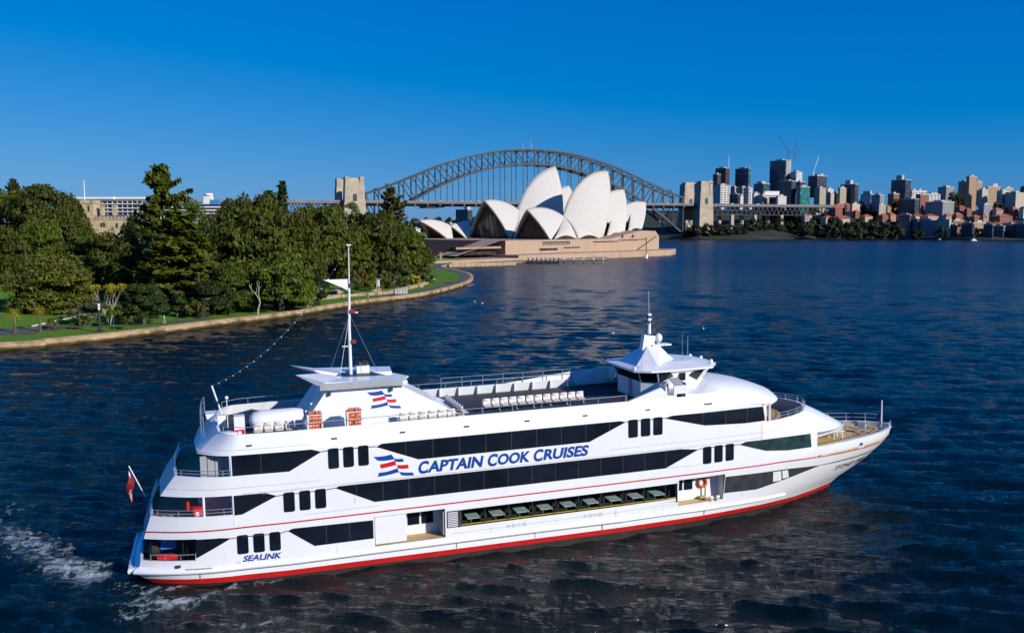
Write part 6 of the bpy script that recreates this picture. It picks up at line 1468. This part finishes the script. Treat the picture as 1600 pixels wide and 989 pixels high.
# bulwark around the bow deck
mb = MB()
for sg in (-1, 1):
    a, c, d = [], [], []
    for u in list(np.linspace(44, 54.4, 16))+[55.0, 55.5, 55.9, 56.2]:
        a.append((u, sg*hb(u, 3.9), 3.9)); c.append((u, sg*max(0, hb(u, 3.9)-.28), 3.9)); d.append((u, sg*max(0, hb(u, 3.9)-.30), 3.5))
    a.append((56.5, 0, 3.9)); c.append((56.2, 0, 3.9)); d.append((56.18, 0, 3.5))
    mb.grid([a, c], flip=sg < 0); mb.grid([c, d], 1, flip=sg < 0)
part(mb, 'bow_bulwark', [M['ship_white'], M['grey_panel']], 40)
q = MB()
for R in (0, .9):
    P = [(x, -(hb(x, 3.9)-.75-R), 3.53) for x in np.linspace(47, 53.6-R, 14)]+[(x, (hb(x, 3.9)-.75-R), 3.53) for x in np.linspace(53.6-R, 47, 14)]
    for a, c in zip(P, P[1:]): q.bar(a, c, .09, .012)
part(q, 'deck_line', M['line_black'])
# streamlined hoods over the fore decks
def hood(prof, name, close_x, m='ship_white'):
    # prof: stations X, half-breadth of the lower edge, z of lower edge, half-breadth and z of the shoulder, z of the crown
    mb = MB(); rows = []
    for X, y0, z0, y1, z1, zc in prof:
        r = [(X, -y0*.93, z0+.02), (X, -y0, z0+.02), (X, -(y0*.6+y1*.4), z0+(z1-z0)*.5), (X, -y1, z1), (X, -y1*.55, z1+(zc-z1)*.78), (X, 0, zc)]
        rows.append(r+[(p[0], -p[1], p[2]) for p in reversed(r[:-1])])
    mb.grid(rows); n_ = len(rows[0])
    return part(mb, name, M[m], 50, fix=True)
hood([(33.5, 4.88, 8.0, 4.6, 8.75, 8.85), (36, 4.86, 7.62, 4.55, 8.72, 9.15), (38.2, 4.75, 7.56, 4.3, 8.72, 9.3), (40, 4.62, 7.52, 3.95, 8.55, 9.15), (41.5, 4.3, 7.47, 3.4, 8.35, 8.85), (42.6, 3.75, 7.42, 2.8, 8.1, 8.5), (43.6, 2.9, 7.36, 2.05, 7.85, 8.15), (44.3, 1.9, 7.32, 1.3, 7.6, 7.82), (44.75, .9, 7.3, .6, 7.42, 7.5), (44.9, .1, 7.3, .05, 7.32, 7.33)], 'roof_hood', 0)
q = MB(); q.prism([(38, -4.7), (40, -4.55), (41.5, -4.2), (42.6, -3.65), (43.6, -2.8), (44.3, -1.8), (44.75, -.8), (44.75, .8), (44.3, 1.8), (43.6, 2.8), (42.6, 3.65), (41.5, 4.2), (40, 4.55), (38, 4.7)], 7.3, 7.38); part(q, 'roof_soffit', M['ship_white'])
RING = [(41.0, 4.85, 6.33), (42.5, 4.6, 6.36), (44, 4.15, 6.4), (45.2, 3.55, 6.42), (46.2, 2.75, 6.44), (46.9, 1.8, 6.45), (47.3, .9, 6.46), (47.45, 0.0, 6.46)]
LOW = [(41.0, 4.86, 5.2), (43.2, 4.6, 5.12), (45.2, 4.25, 5.0), (47.0, 3.75, 4.88), (48.6, 3.05, 4.78), (49.9, 2.15, 4.7), (50.8, 1.1, 4.66), (51.1, 0.0, 4.64)]
mb = MB()
for sg in (-1, 1):
    rows = []
    for k, f in enumerate((0, .12, .35, .6, .82, 1)):
        bul0 = .22*math.sin(math.pi*f)
        rows.append([(l[0]+(t[0]-l[0])*f, sg*(l[1]+(t[1]-l[1])*f+bul0*min(1, i/4)*.6*min(1, l[1])), l[2]+(t[2]-l[2])*f+bul0*min(1, i/4)*.2) for i, (l, t) in enumerate(zip(LOW, RING))])
    mb.grid(rows, flip=sg > 0)
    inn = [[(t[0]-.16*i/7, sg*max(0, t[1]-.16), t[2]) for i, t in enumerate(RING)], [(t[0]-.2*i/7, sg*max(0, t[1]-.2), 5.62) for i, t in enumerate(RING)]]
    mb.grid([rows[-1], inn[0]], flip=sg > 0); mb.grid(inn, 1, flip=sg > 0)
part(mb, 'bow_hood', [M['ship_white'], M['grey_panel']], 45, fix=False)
q = MB(); q.prism([(x, -y) for x, y, z in LOW]+[(x, y) for x, y, z in reversed(LOW[:-1])], 4.56, 4.64); part(q, 'hood_soffit', M['ship_white'])
q = MB(); q.prism([(40.9, -4.8)]+[(x-.1, -max(0, y-.2)) for x, y, z in RING]+[(x-.1, max(0, y-.2)) for x, y, z in reversed(RING[:-1])]+[(40.9, 4.8)], 5.6, 5.66); part(q, 'deck', M['teak'])
for sg in (-1, 1): railing([(x, sg*max(.01, y-.1), z) for x, y, z in RING[1:]], .42, 2, 1.2)
q = MB(); q.tube([(42.3, -3.6, 5.66), (42.3, -3.6, 6.4)], .12, 8); part(q, 'fire_extinguisher', M['red_cabinet'])
for y in (-4.2, -2.5, 2.5, 4.2): q = MB(); q.box((41.42, y, 6.6), (.06, .55, 1.6)); part(q, 'window', DG)
for y in (-3.7, -3.2, 3.3): q = MB(); q.box((46.17, y, 4.1), (.06, .36, 1.6)); part(q, 'window', DG)
q = MB(); q.box((46.35, -3.55, 3.5), (.15, .3, .8)); part(q, 'red_cabinet', M['red_cabinet'])
# top-deck side wings beside the wheelhouse
for sg in (-1, 1):
    q = MB(); y = sg*4.72
    P = [(30.6, 8.7), (33.0, 9.45), (33.35, 9.1), (33.5, 8.62), (35.0, 8.5), (35.0, 8.2), (30.6, 8.2)]
    q.add([(x, y-.09, z) for x, z in P]+[(x, y+.09, z) for x, z in P], [tuple(range(7)), tuple(range(13, 6, -1))]+[(i, (i+1) % 7, 7+(i+1) % 7, 7+i) for i in range(7)]); part(q, 'wing_bulwark', M['ship_white'], fix=True)
    q = MB(); y = sg*4.1
    q.box((34.55, sg*4.62, 8.95), (1.0, .12, 1.0)); q.box((35.05, sg*3.95, 9.05), (.12, 1.4, 1.1)); q.box((33.45, sg*4.2, 9.0), (.1, 1.0, .9)); part(q, 'bridge_wing', M['ship_white'])
    q = MB(); q.box((34.6, sg*4.70, 8.72), (.62, .06, .34)); part(q, 'window', DG)
    q = MB(); q.add([(34.1, sg*4.6, 9.46), (35.1, sg*4.6, 9.46), (35.05, sg*3.3, 9.75), (34.3, sg*3.3, 9.75)], [(0, 1, 2, 3)] if sg < 0 else [(3, 2, 1, 0)]); part(q, 'wing_console', M['grey_panel'])
# wheelhouse
WHO = empty('wheelhouse'); WHO.parent = SHIP
B0 = [(32.9, -1.9), (33.9, -2.7), (37.0, -2.7), (38.1, -1.5), (38.1, 1.5), (37.0, 2.7), (33.9, 2.7), (32.9, 1.9)]
W0 = [(32.55, -2.3), (33.6, -3.05), (37.6, -2.9), (38.75, -1.6), (38.75, 1.6), (37.6, 2.9), (33.6, 3.05), (32.55, 2.3)]
R0 = [(32.1, -2.5), (33.1, -3.2), (34.4, -3.3), (38.0, -3.1), (39.1, -1.7), (39.3, 0), (39.1, 1.7), (38.0, 3.1), (34.4, 3.3), (33.1, 3.2), (32.1, 2.5)]
q = MB(); q.prism(B0, 8.05, 9.35); part(q, 'wheelhouse_body', M['ship_white'], parent=WHO)
q = MB(); n = 8; q.add([(x, y, 9.35) for x, y in B0]+[(x, y, 10.2) for x, y in W0], [(i, (i+1) % n, n+(i+1) % n, n+i) for i in range(n)]); part(q, 'wheelhouse_window', M['bridge_glass'] if 'bridge_glass' in M else DG, parent=WHO)
for sg in (-1, 1):       # white side panels between the raked window groups, with a door
    q = MB(); a = lambda x, f: (x, sg*(2.7+(.30 if x < 36 else .26)*f+.02), 9.35+.85*f)
    P = [a(34.4, 0), a(37.4, 0), a(36.3, .5), a(35.6, 1), a(34.2, 1), a(34.75, .6)]
    P = [a(34.0, 0), a(36.9, 0), a(36.2, .45), a(36.6, 1), a(34.6, 1), a(35.0, .5)]
    q.add(P, [tuple(range(6))] if sg < 0 else [tuple(range(5, -1, -1))]); part(q, 'side_panel', M['ship_white'], parent=WHO)
    q = MB(); q.box((35.65, sg*2.93, 9.72), (.5, .06, .55)); part(q, 'door_window', DG, parent=WHO)
q = MB()
for (x, y), (u, v) in list(zip(B0, W0)): q.bar((x, y, 9.35), (u, v, 10.2), .09)
part(q, 'window_post', M['ship_white'], parent=WHO)
q = MB(); q.prism(R0, 10.18, 10.32); m_ = len(R0); q.add([(x, y, 10.32) for x, y in R0]+[(36+(x-36)*.55, y*.5, 10.62) for x, y in R0], [(i, (i+1) % m_, m_+(i+1) % m_, m_+i) for i in range(m_)]+[tuple(range(m_, 2*m_))]); part(q, 'wheelhouse_roof', M['ship_white'], parent=WHO, fix=True)
q = MB(); q.add([(32.6, -1.6, 10.3), (34.0, -2.6, 10.35), (36.2, -.8, 10.55), (36.2, .8, 10.55), (34.0, 2.6, 10.35), (32.6, 1.6, 10.3), (34.2, -.45, 11.6), (35.2, -.4, 11.6), (35.2, .4, 11.6), (34.2, .45, 11.6)], [(0, 1, 6), (1, 2, 7, 6), (2, 3, 8, 7), (3, 4, 9, 8), (4, 5, 9), (5, 0, 6, 9), (6, 7, 8, 9)]); part(q, 'mast_base', M['ship_white'], parent=WHO)
q = MB(); q.box((35.4, 0, 11.66), (1.5, .9, .1)); q.bar((34.3, 0, 11.2), (34.5, 0, 12.4), .5, .9); part(q, 'radar_platform', M['ship_white'], parent=WHO)
q = MB(); q.tube([(34.55, 0, 11.6), (34.55, 0, 13.6)], [.16, .12], 8); q.box((34.55, 0, 13.75), (.28, .28, .45)); q.tube([(34.55, 0, 13.9), (34.5, 0, 15.6)], .02, 4); part(q, 'mast', M['ship_white'], parent=WHO)
q = MB(); q.box((34.55, 0, 12.35), (.35, .35, .3)); q.box((34.85, 0, 12.75), (.3, .3, .3)); q.box((34.55, 0, 13.4), (.25, .8, .08)); q.box((34.55, 0, 13.75), (.32, .32, .2)); part(q, 'navigation_light', M['dark_panel'], parent=WHO)
q = MB(); q.ball((35.3, 0, 12.15), .3, 10, 7, 0, (1, 1, 1.15)); q.tube([(35.3, 0, 11.7), (35.3, 0, 12.0)], .08, 6); part(q, 'radar_dome', M['ship_white'], 50, parent=WHO)
for x, y, z, h in ((36.4, -1.6, 10.5, 2.1), (38.2, .8, 10.4, 1.6), (33.0, -1.9, 10.3, 1.0), (33.2, 1.6, 10.3, 1.2)): q = MB(); q.tube([(x, y, z), (x, y, z+h)], .022, 4); part(q, 'whip_antenna', M['steel'], parent=WHO)
for x, y in ((32.3, -2.2), (32.3, 2.2), (38.9, -1.4), (39.1, .4), (38.8, 1.5), (38.3, -2.4)): q = MB(); q.ball((x, y, 10.42), .13, 8, 5); part(q, 'deck_light', M['white'], parent=WHO)
q = MB(); q.box((32.93, -.3, 8.9), (.06, .7, 1.6)); part(q, 'door', M['letter_grey'], parent=WHO)
# funnel casing with its two fins
FC = empty('funnel_casing'); FC.parent = SHIP
q = MB()
def cy(z): return 2.85-(z-8.05)*.12
A = [(9.0, 8.05), (20.0, 8.05), (15.35, 10.62), (10.85, 10.55)]
q.add([(x, -cy(z), z) for x, z in A]+[(x, cy(z), z) for x, z in A], [(0, 1, 2, 3), (7, 6, 5, 4), (1, 5, 6, 2), (2, 6, 7, 3), (3, 7, 4, 0)]); part(q, 'casing', M['ship_white'], parent=FC)
q = MB()
for k in range(5): x, z = 9.35+k*.34, 8.75+k*.45; q.box((x-.06, -1.9, z), (.16, .12, .12))
part(q, 'ladder_rung', M['white'], parent=FC)
q = MB()
for sg in (-1, 1):
    T = [(9.05, 11.62), (10.3, 11.62), (11.9, 11.05), (15.6, 10.95), (16.0, 10.70), (10.9, 10.64)]
    y0, y1, yt_ = sg*3.0, sg*0.7, sg*2.05; b_ = len(q.v)
    top = [(9.05, yt_, 11.58), (10.5, y1, 11.36), (12.2, y1, 11.02), (15.6, y1, 10.92), (15.9, y0, 10.9), (10.7, y0, 11.14)]
    bot = [(9.07, yt_, 11.54), (10.5, y1, 11.26), (12.0, y1, 10.60), (15.6, y1, 10.60), (15.9, y0, 10.62), (10.85, y0, 10.62)]
    q.add(top+bot, [(0, 1, 2, 5), (5, 2, 3, 4), (6, 11, 8, 7), (11, 10, 9, 8), (0, 5, 11, 6), (5, 4, 10, 11), (4, 3, 9, 10), (1, 0, 6, 7), (2, 1, 7, 8), (3, 2, 8, 9)])
part(q, 'fin', M['ship_white'], parent=FC, fix=True)
q = MB(); q.prism([(11.2, -1.5), (15.9, -1.5), (16.6, 0), (15.9, 1.5), (11.2, 1.5)], 10.58, 10.66); part(q, 'casing_top', M['ship_white'], parent=FC)
q = MB(); q.box((13.0, -3.012, 10.85), (5.2, .02, .42)); part(q, 'fin_band', M['grey_panel'], parent=FC)
q = MB(); q.add([(11.6, -1.1, 10.7), (15.2, -1.1, 10.7), (15.2, 1.1, 10.7), (11.6, 1.1, 10.7), (12.1, -.8, 11.05), (14.2, -.8, 11.0), (14.2, .8, 11.0), (12.1, .8, 11.05)], [(0, 1, 5, 4), (1, 2, 6, 5), (2, 3, 7, 6), (3, 0, 4, 7), (4, 5, 6, 7)]); part(q, 'exhaust_hatch', M['dark_panel'], parent=FC)
q = MB(); q.box((13.6, .6, 11.25), (.85, .8, .5)); q.box((13.4, .6, 11.58), (.25, .5, .3), .3, 1); q.box((13.8, .5, 11.62), (.25, .4, .35), -.2, 1); part(q, 'floodlight_box', [M['ship_white'], M['dark_panel']], parent=FC)
for x in (11.0, 14.9): q = MB(); q.box((x, -2.72, 10.35), (.16, .16, .22)); part(q, 'floodlight', M['dark_panel'], parent=FC)
q = MB(); q.tube([(12.75, 0, 10.6), (12.75, 0, 14.0), (12.85, 0, 17.0)], [.12, .10, .07], 8); q.tube([(12.85, 0, 17.0), (12.9, 0, 19.5)], [.045, .03], 6); q.box((12.9, 0, 19.5), (.3, .3, .08)); part(q, 'mast', M['ship_white'], parent=FC)
q = MB(); q.add([(11.2, -.1, 17.3), (12.75, -.1, 17.3), (12.75, -.1, 16.55), (12.3, -.1, 16.8), (11.2, .1, 17.3), (12.75, .1, 17.3), (12.75, .1, 16.55), (12.3, .1, 16.8)], [(0, 1, 2, 3), (7, 6, 5, 4), (0, 4, 5, 1), (3, 2, 6, 7), (0, 3, 7, 4)]); part(q, 'mast_yard', M['white'], parent=FC)
for z in (13.2, 15.2, 16.9): q = MB(); q.box((13.0, -.05, z), (.3, .3, .22)); part(q, 'navigation_light', M['dark_panel' if z > 16 else 'flag_red'], parent=FC)
q = MB(); q.box((12.5, 0, 12.9), (.5, .1, .06)); q.box((13.1, 0, 15.1), (.5, .3, .06)); part(q, 'light_bracket', M['white'], parent=FC)
for (x, y) in ((11.6, -2.4), (11.6, 2.4), (14.6, -1.0)): q = MB(); q.tube([(12.8, 0, 15.0), (x, y, 10.7)], .012, 4); part(q, 'stay_wire', M['steel'], parent=FC)
# light string from the stern pole to the mast
q = MB(); q.tube([(4.75, 1.0, 8.2), (4.05, 1.0, 10.75)], .06, 6); part(q, 'stern_pole', M['white'])
P0, P1 = Vector((4.05, 1.0, 10.75)), Vector((12.85, 0, 19.3)); q = MB(); q.tube([P0.lerp(P1, k/20)-Vector((0, 0, 1.3*4*(k/20)*(1-k/20))) for k in range(21)], .008, 3)
for k in range(1, 20): p = P0.lerp(P1, k/20); q.ball((p.x, p.y, p.z-1.3*4*(k/20)*(1-k/20)-.05), .038, 6, 4, 1)
part(q, 'light_string', [M['steel'], M['white']])
# emblem: a waving striped flag in two halves
def emblem(x0, z1, w_, h, face, parent=None, slope=0.0):
    S1 = [('b', [(0, 0), (.22, .05), (.44, -.03)], [(.53, .19), (.26, .26), (.1, .18)]), ('r', [(.16, .36), (.34, .34), (.53, .26)], [(.56, .46), (.36, .52), (.17, .55)]), ('b', [(.13, .72), (.36, .74), (.58, .60)], [(.62, .78), (.38, .88), (.09, .90)]),
          ('b', [(.50, .17), (.62, .22), (.72, .20)], [(.75, .34), (.64, .36), (.54, .30)]), ('r', [(.57, .46), (.70, .51), (.84, .48)], [(.87, .66), (.74, .68), (.60, .63)]), ('b', [(.62, .77), (.78, .86), (.96, .86)], [(1.0, 1.0), (.82, 1.0), (.68, .94)])]
    for c, up, dn in S1:
        q = MB(); sm = lambda L, t: [(L[0][i]*(1-t)**2+2*L[1][i]*t*(1-t)+L[2][i]*t*t) for i in (0, 1)]
        r1 = [sm(up, k/8) for k in range(9)]; r2 = [sm(dn[::-1], k/8) for k in range(9)]; f = lambda p: face(x0+p[0]*w_, z1-p[1]*h+slope*p[0])
        q.grid([[f(p) for p in r2], [f(p) for p in r1]]); part(q, 'emblem_stripe', M['logo_blue' if c == 'b' else 'logo_red'], parent=parent)
emblem(13.2, 6.74, 2.5, 1.42, lambda x, z: (x, -(hb(x, z)+.012), z))
emblem(13.35, 10.26, 2.15, 1.18, lambda x, z: (x, -(cy(z)+.012), z), parent=FC)
# lettering
def letters(txt, x0, x1, z0, z1, m, shear=0.16, bold=0.03, face=None, name='lettering', parent=None, slope=0.0):
    cu = bpy.data.curves.new('t', 'FONT'); cu.body = txt; cu.size = 1.0; cu.offset = bold; cu.extrude = 0.0; cu.resolution_u = 4
    ob = bpy.data.objects.new('t', cu); COL.objects.link(ob); dg = bpy.context.evaluated_depsgraph_get(); me = bpy.data.meshes.new_from_object(ob.evaluated_get(dg))
    V = [v.co.copy() for v in me.vertices]; Fs = [list(p.vertices) for p in me.polygons]; bpy.data.objects.remove(ob); bpy.data.curves.remove(cu)
    V = [Vector((v.x+v.y*shear, v.y, 0)) for v in V]; a, c = min(v.x for v in V), max(v.x for v in V); lo, hi = min(v.y for v in V), max(v.y for v in V)
    face = face or (lambda x, z: (x, -(hb(x, z)+.012), z)); q = MB()
    q.add([face(x0+(v.x-a)/(c-a)*(x1-x0), z0+(v.y-lo)/(hi-lo)*(z1-z0)+slope*(v.x-a)/(c-a)) for v in V], Fs)
    bpy.data.meshes.remove(me); return part(q, name, m, parent=parent)
# lettering on the side, quarter and bow
LB = M['logo_blue']
for t, a, c, z0, z1 in (('C', 15.97, 16.66, 5.35, 6.17), ('APTAIN', 16.52, 20.22, 5.39, 6.12), ('C', 20.47, 21.16, 5.35, 6.17), ('OOK', 21.14, 23.34, 5.39, 6.12), ('C', 23.58, 24.27, 5.35, 6.17), ('RUISES', 24.22, 27.46, 5.39, 6.12)):
    letters(t, a, c, z0, z1, LB, 0.2, 0.04)
letters('SEALINK', 5.32, 7.55, 1.13, 1.50, LB, 0.25, 0.035); letters('by', 5.0, 5.24, 1.04, 1.26, M['letter_grey'], 0.1, 0.0)
q = MB(); q.add([(6.12, -(hb(6.1, 1.2)+.016), 1.13), (6.34, -(hb(6.3, 1.2)+.016), 1.13), (6.32, -(hb(6.3, 1.2)+.016), 1.19), (6.16, -(hb(6.1, 1.2)+.016), 1.24)], [(0, 1, 2, 3)]); part(q, 'emblem_stripe', M['logo_orange'])
letters('SYDNEY 2000', 48.9, 52.9, 1.46, 1.88, M['letter_black'], 0.2, 0.02, slope=0.0)
# top-deck seating
def bench(x, y, n, ang, name='seat_row', face=1):
    r = empty('seat_row', (x, y, 8.07), ang); r.parent = SHIP
    fr = MB(); L_ = n*.62
    for k in range(0, n+1, 2): fr.bar((k*.62, 0, .02), (k*.62, 0, .42), .05); fr.bar((k*.62, -.25, .02), (k*.62, .25, .02), .05)
    fr.bar((0, 0, .42), (L_, 0, .42), .06); part(fr, 'seat_frame', M['steel'], parent=r)
    for f, y0 in ((1, -.03), (-1, .03)):
        for k in range(n):
            c = k*.62+.31; st = MB(); bk = MB()
            st.add([(c-.25, f*(y0+.0), .44), (c+.25, f*y0, .44), (c+.23, f*(y0-.42)*1.0, .46), (c-.23, f*(y0-.42), .46), (c-.25, f*y0, .40), (c+.25, f*y0, .40), (c+.23, f*(y0-.42), .41), (c-.23, f*(y0-.42), .41)], [(0, 1, 2, 3), (3, 2, 6, 7), (0, 3, 7, 4), (2, 1, 5, 6)])
            rows = []
            for z, yy in ((.44, -.02), (.62, .0), (.78, .05), (.86, .10)):
                rows.append([(c-.26, f*(y0+yy-.05), z), (c-.12, f*(y0+yy), z+.01), (c+.12, f*(y0+yy), z+.01), (c+.26, f*(y0+yy-.05), z)])
            bk.grid(rows); part(st, 'seat', M['seat_cream'], parent=r); b_ = part(bk, 'backrest', M['seat_back'], 60, parent=r)
            so = b_.modifiers.new('thick', 'SOLIDIFY'); so.thickness = .05
        if face == 1: break
    return r
bench(21.3, -1.35, 12, 0.0, face=2); bench(15.15, -3.55, 6, 0.0, face=2); bench(19.4, -3.2, 7, math.pi/2, face=2); bench(6.3, -3.05, 5, 0.0, face=2)
for x0 in (9.45, 11.82):
    r = empty('life_jacket_locker', (x0, -4.3, 8.07)); r.parent = SHIP
    q = MB()
    for dx in (0.0, .86): q.box((dx, 0, .72), (.1, .62, 1.44))
    for z in (.06, .5, .95, 1.4): q.box((.43, 0, z), (.86, .6, .05))
    q.box((.43, .3, .72), (.86, .04, 1.44)); part(q, 'cabinet', M['white'], parent=r)
    rg_ = random.Random(int(x0*10))
    for row in range(3):
        q = MB()
        for k in range(4): q.box((.15+k*.19, -.08+rg_.uniform(-.03, .03), .28+row*.45), (.18, .45, .36+rg_.uniform(-.03, .03)), rg_.uniform(-.12, .12)); q.box((.15+k*.19, -.31, .33+row*.45), (.12, .02, .05), 0, 1)
        part(q, 'life_jackets', [M['orange'], M['white']], parent=r)
    q = MB()
    for k in range(4): q.box((.15+k*.19, 0, 1.5), (.18, .55, .14), rg_.uniform(-.2, .2)); q.box((.15+k*.19, -.1, 1.575), (.1, .2, .02), .4, 1)
    part(q, 'life_jackets', [M['orange'], M['white']], parent=r)
q = MB(); rows = []
for i, (x, k) in enumerate(((6.15, .05), (6.22, .55), (6.45, .85), (6.9, 1), (8.9, 1), (9.4, .85), (9.62, .5), (9.68, .05))):
    rows.append([(x, -1.3+.85*k*math.cos(a), 8.75+.62*k*math.sin(a)) for a in np.linspace(0, 2*math.pi, 17)])
q.grid(rows); part(q, 'life_raft', M['ship_white'], 50)
q = MB(); q.box((7.9, -1.3, 8.18), (2.6, 1.1, .25)); part(q, 'raft_cradle', M['white'])
q = MB(); q.box((5.55, -2.6, 8.75), (.62, .7, 1.35)); q.box((5.55, -2.96, 8.4), (.58, .03, .45), 0, 1); q.box((5.55, -2.98, 8.42), (.18, .03, .22), 0); part(q, 'red_cabinet', [M['ship_white'], M['red_cabinet']])
q = MB(); q.box((4.9, -2.9, 8.3), (1.0, .6, .45)); part(q, 'deck_box', M['ship_white'])
q = MB(); q.box((4.55, -1.4, 8.7), (.5, .5, 1.2)); q.box((3.9, 2.9, 8.2), (.7, 1.2, .9)); part(q, 'deck_box', M['ship_white'])
q = MB(); q.tube([(4.9, .2, 8.1), (4.9, .2, 10.0)], .03, 5); q.ball((4.9, .2, 10.05), .12, 8, 5); part(q, 'deck_light', M['white'])
for k in range(11):
    x = 15.5+k*1.45
    q = MB(); q.box((x, 4.72, 8.4), (.07, .25, .6)); part(q, 'bulwark_stay', M['white'])
# stepped bulwark on the far side, rising to the wheelhouse
q = MB(); q.add([(24, 4.86, 8.6), (31, 4.86, 8.6), (33.5, 4.86, 8.6), (33.5, 4.86, 9.35), (31, 4.86, 9.3), (27.5, 4.86, 8.95)], [(0, 1, 2, 3, 4, 5)]); so = part(q, 'wing_bulwark', M['ship_white']); mo_ = so.modifiers.new('thick', 'SOLIDIFY'); mo_.thickness = .1
# ensign at the stern, jack at the bow
q = MB(); q.tube([(-.15, -.2, 4.3), (-1.0, -.2, 6.35)], .035, 6); fs_ = part(q, 'flagstaff', M['white'])
q = MB(); rows = []
for i in range(9):
    u = i/8; rows.append([(-.98+.24*u*1.0-.22*v-.05*math.sin(v*9+u*3), -.2+.12*math.sin(v*7+u*4), 6.25-.62*u*1.2-1.75*v*(.8+.2*u)) for v in np.linspace(0, 1, 12)])
q.grid(rows)
for k in range(len(q.f)):
    i, j = divmod(k, 11)
    if i < 4 and j < 4: q.m[k] = 1
    if (i, j) in ((1, 1), (1, 2), (2, 1), (2, 2), (5, 6), (4, 8), (6, 7), (5, 9)): q.m[k] = 2
part(q, 'ensign', [M['flag_red'], M['flag_navy'], M['white']], 60, parent=fs_)
q = MB(); q.tube([(55.6, 0, 3.5), (55.6, 0, 5.75)], [.075, .05], 8); q.ball((55.6, 0, 5.8), .07, 6, 4); js = part(q, 'jackstaff', M['white'])
q = MB(); rows = [[(55.55-.04*i+.03*math.sin(i+v*6), .04+.05*i*math.sin(v*5), 5.0-.9*v-.06*i) for v in np.linspace(0, 1, 8)] for i in range(6)]; q.grid(rows); part(q, 'jack_flag', [M['flag_navy']], 60, parent=js)
# loose deck chairs on the bow: things of their own
def deck_chair(x, y, rz, label):
    r = empty('deck_chair'); tag(r, label, 'chair', 'white chairs on the bow deck')
    r.matrix_world = SHIP_M @ Matrix.Translation((x, y, 3.525)) @ Matrix.Rotation(rz, 4, 'Z')
    q = MB(); q.box((0, 0, .40), (.5, .5, .05)); s_ = q.build('seat', M['white'], r)
    q = MB(); q.add([(-.25, .22, .42), (.25, .22, .42), (.25, .36, .9), (-.25, .36, .9), (-.25, .26, .42), (.25, .26, .42), (.25, .40, .9), (-.25, .40, .9)], [(0, 1, 2, 3), (7, 6, 5, 4), (0, 3, 7, 4), (1, 5, 6, 2), (3, 2, 6, 7)]); q.build('backrest', M['white'], r)
    for dx in (-.24, .24):
        q = MB(); q.bar((dx, -.2, .6), (dx, .28, .62), .06); q.bar((dx, -.2, .6), (dx, -.22, .4), .05); q.build('armrest', M['white'], r)
        for dy in (-.22, .22): q = MB(); q.bar((dx, dy, 0), (dx*.95, dy*.95, .4), .05); q.build('leg', M['white'], r)
deck_chair(50.9, -.6, 1.2, 'white plastic chair nearest the hood edge on the bow deck')
deck_chair(51.6, .2, -1.0, 'white plastic chair in the middle of the bow deck group'); deck_chair(51.9, .9, .5, 'white plastic chair farthest to port on the bow deck')
deck_chair(53.3, -.5, 2.3, 'white plastic chair alone near the bow tip')
tb_ = empty('deck_table'); tag(tb_, 'low white table under the hood edge on the bow deck', 'table'); tb_.matrix_world = SHIP_M @ Matrix.Translation((50.2, -1.2, 3.525))
q = MB(); q.box((0, 0, .62), (1.0, .8, .06)); q.build('table_top', M['white'], tb_)
for dx in (-.4, .4):
    for dy in (-.3, .3): q = MB(); q.bar((dx, dy, 0), (dx, dy, .6), .06); q.build('leg', M['white'], tb_)
# gulls on the water
for i, (x, y, lab) in enumerate([(957.5, 520.5, 'white gull floating left of the wheelhouse mast'), (1099, 513.5, 'white gull floating far right of the wheelhouse mast'), (742, 471, 'white gull floating off the sea wall bend, leftmost of two'), (754, 474, 'white gull floating off the sea wall bend, rightmost of two')]):
    p = level(x, y, 0.12); r = empty('gull', (p.x, p.y, 0.1), i*1.3); tag(r, lab, 'bird'); q = MB()
    q.ball((0, 0, 0), .17, 8, 6, 0, (1.7, .9, .8)); q.ball((.26, 0, .18), .08, 8, 5, 0); q.tube([(.15, 0, .05), (.24, 0, .16)], [.08, .06], 6); q.tube([(.32, 0, .18), (.42, 0, .16)], [.02, .006], 5, 1); q.add([(-.2, -.08, .05), (-.2, .08, .05), (-.45, .03, .1), (-.45, -.03, .1)], [(0, 1, 2, 3)], 1); q.build('body', [M['white'], M['grey_panel']], r, smooth=True)
for o in bpy.data.objects:
    if o.type == 'MESH' and o.parent is None and not o.get('kind') and not o.get('category'): print('UNTAGGED', o.name)
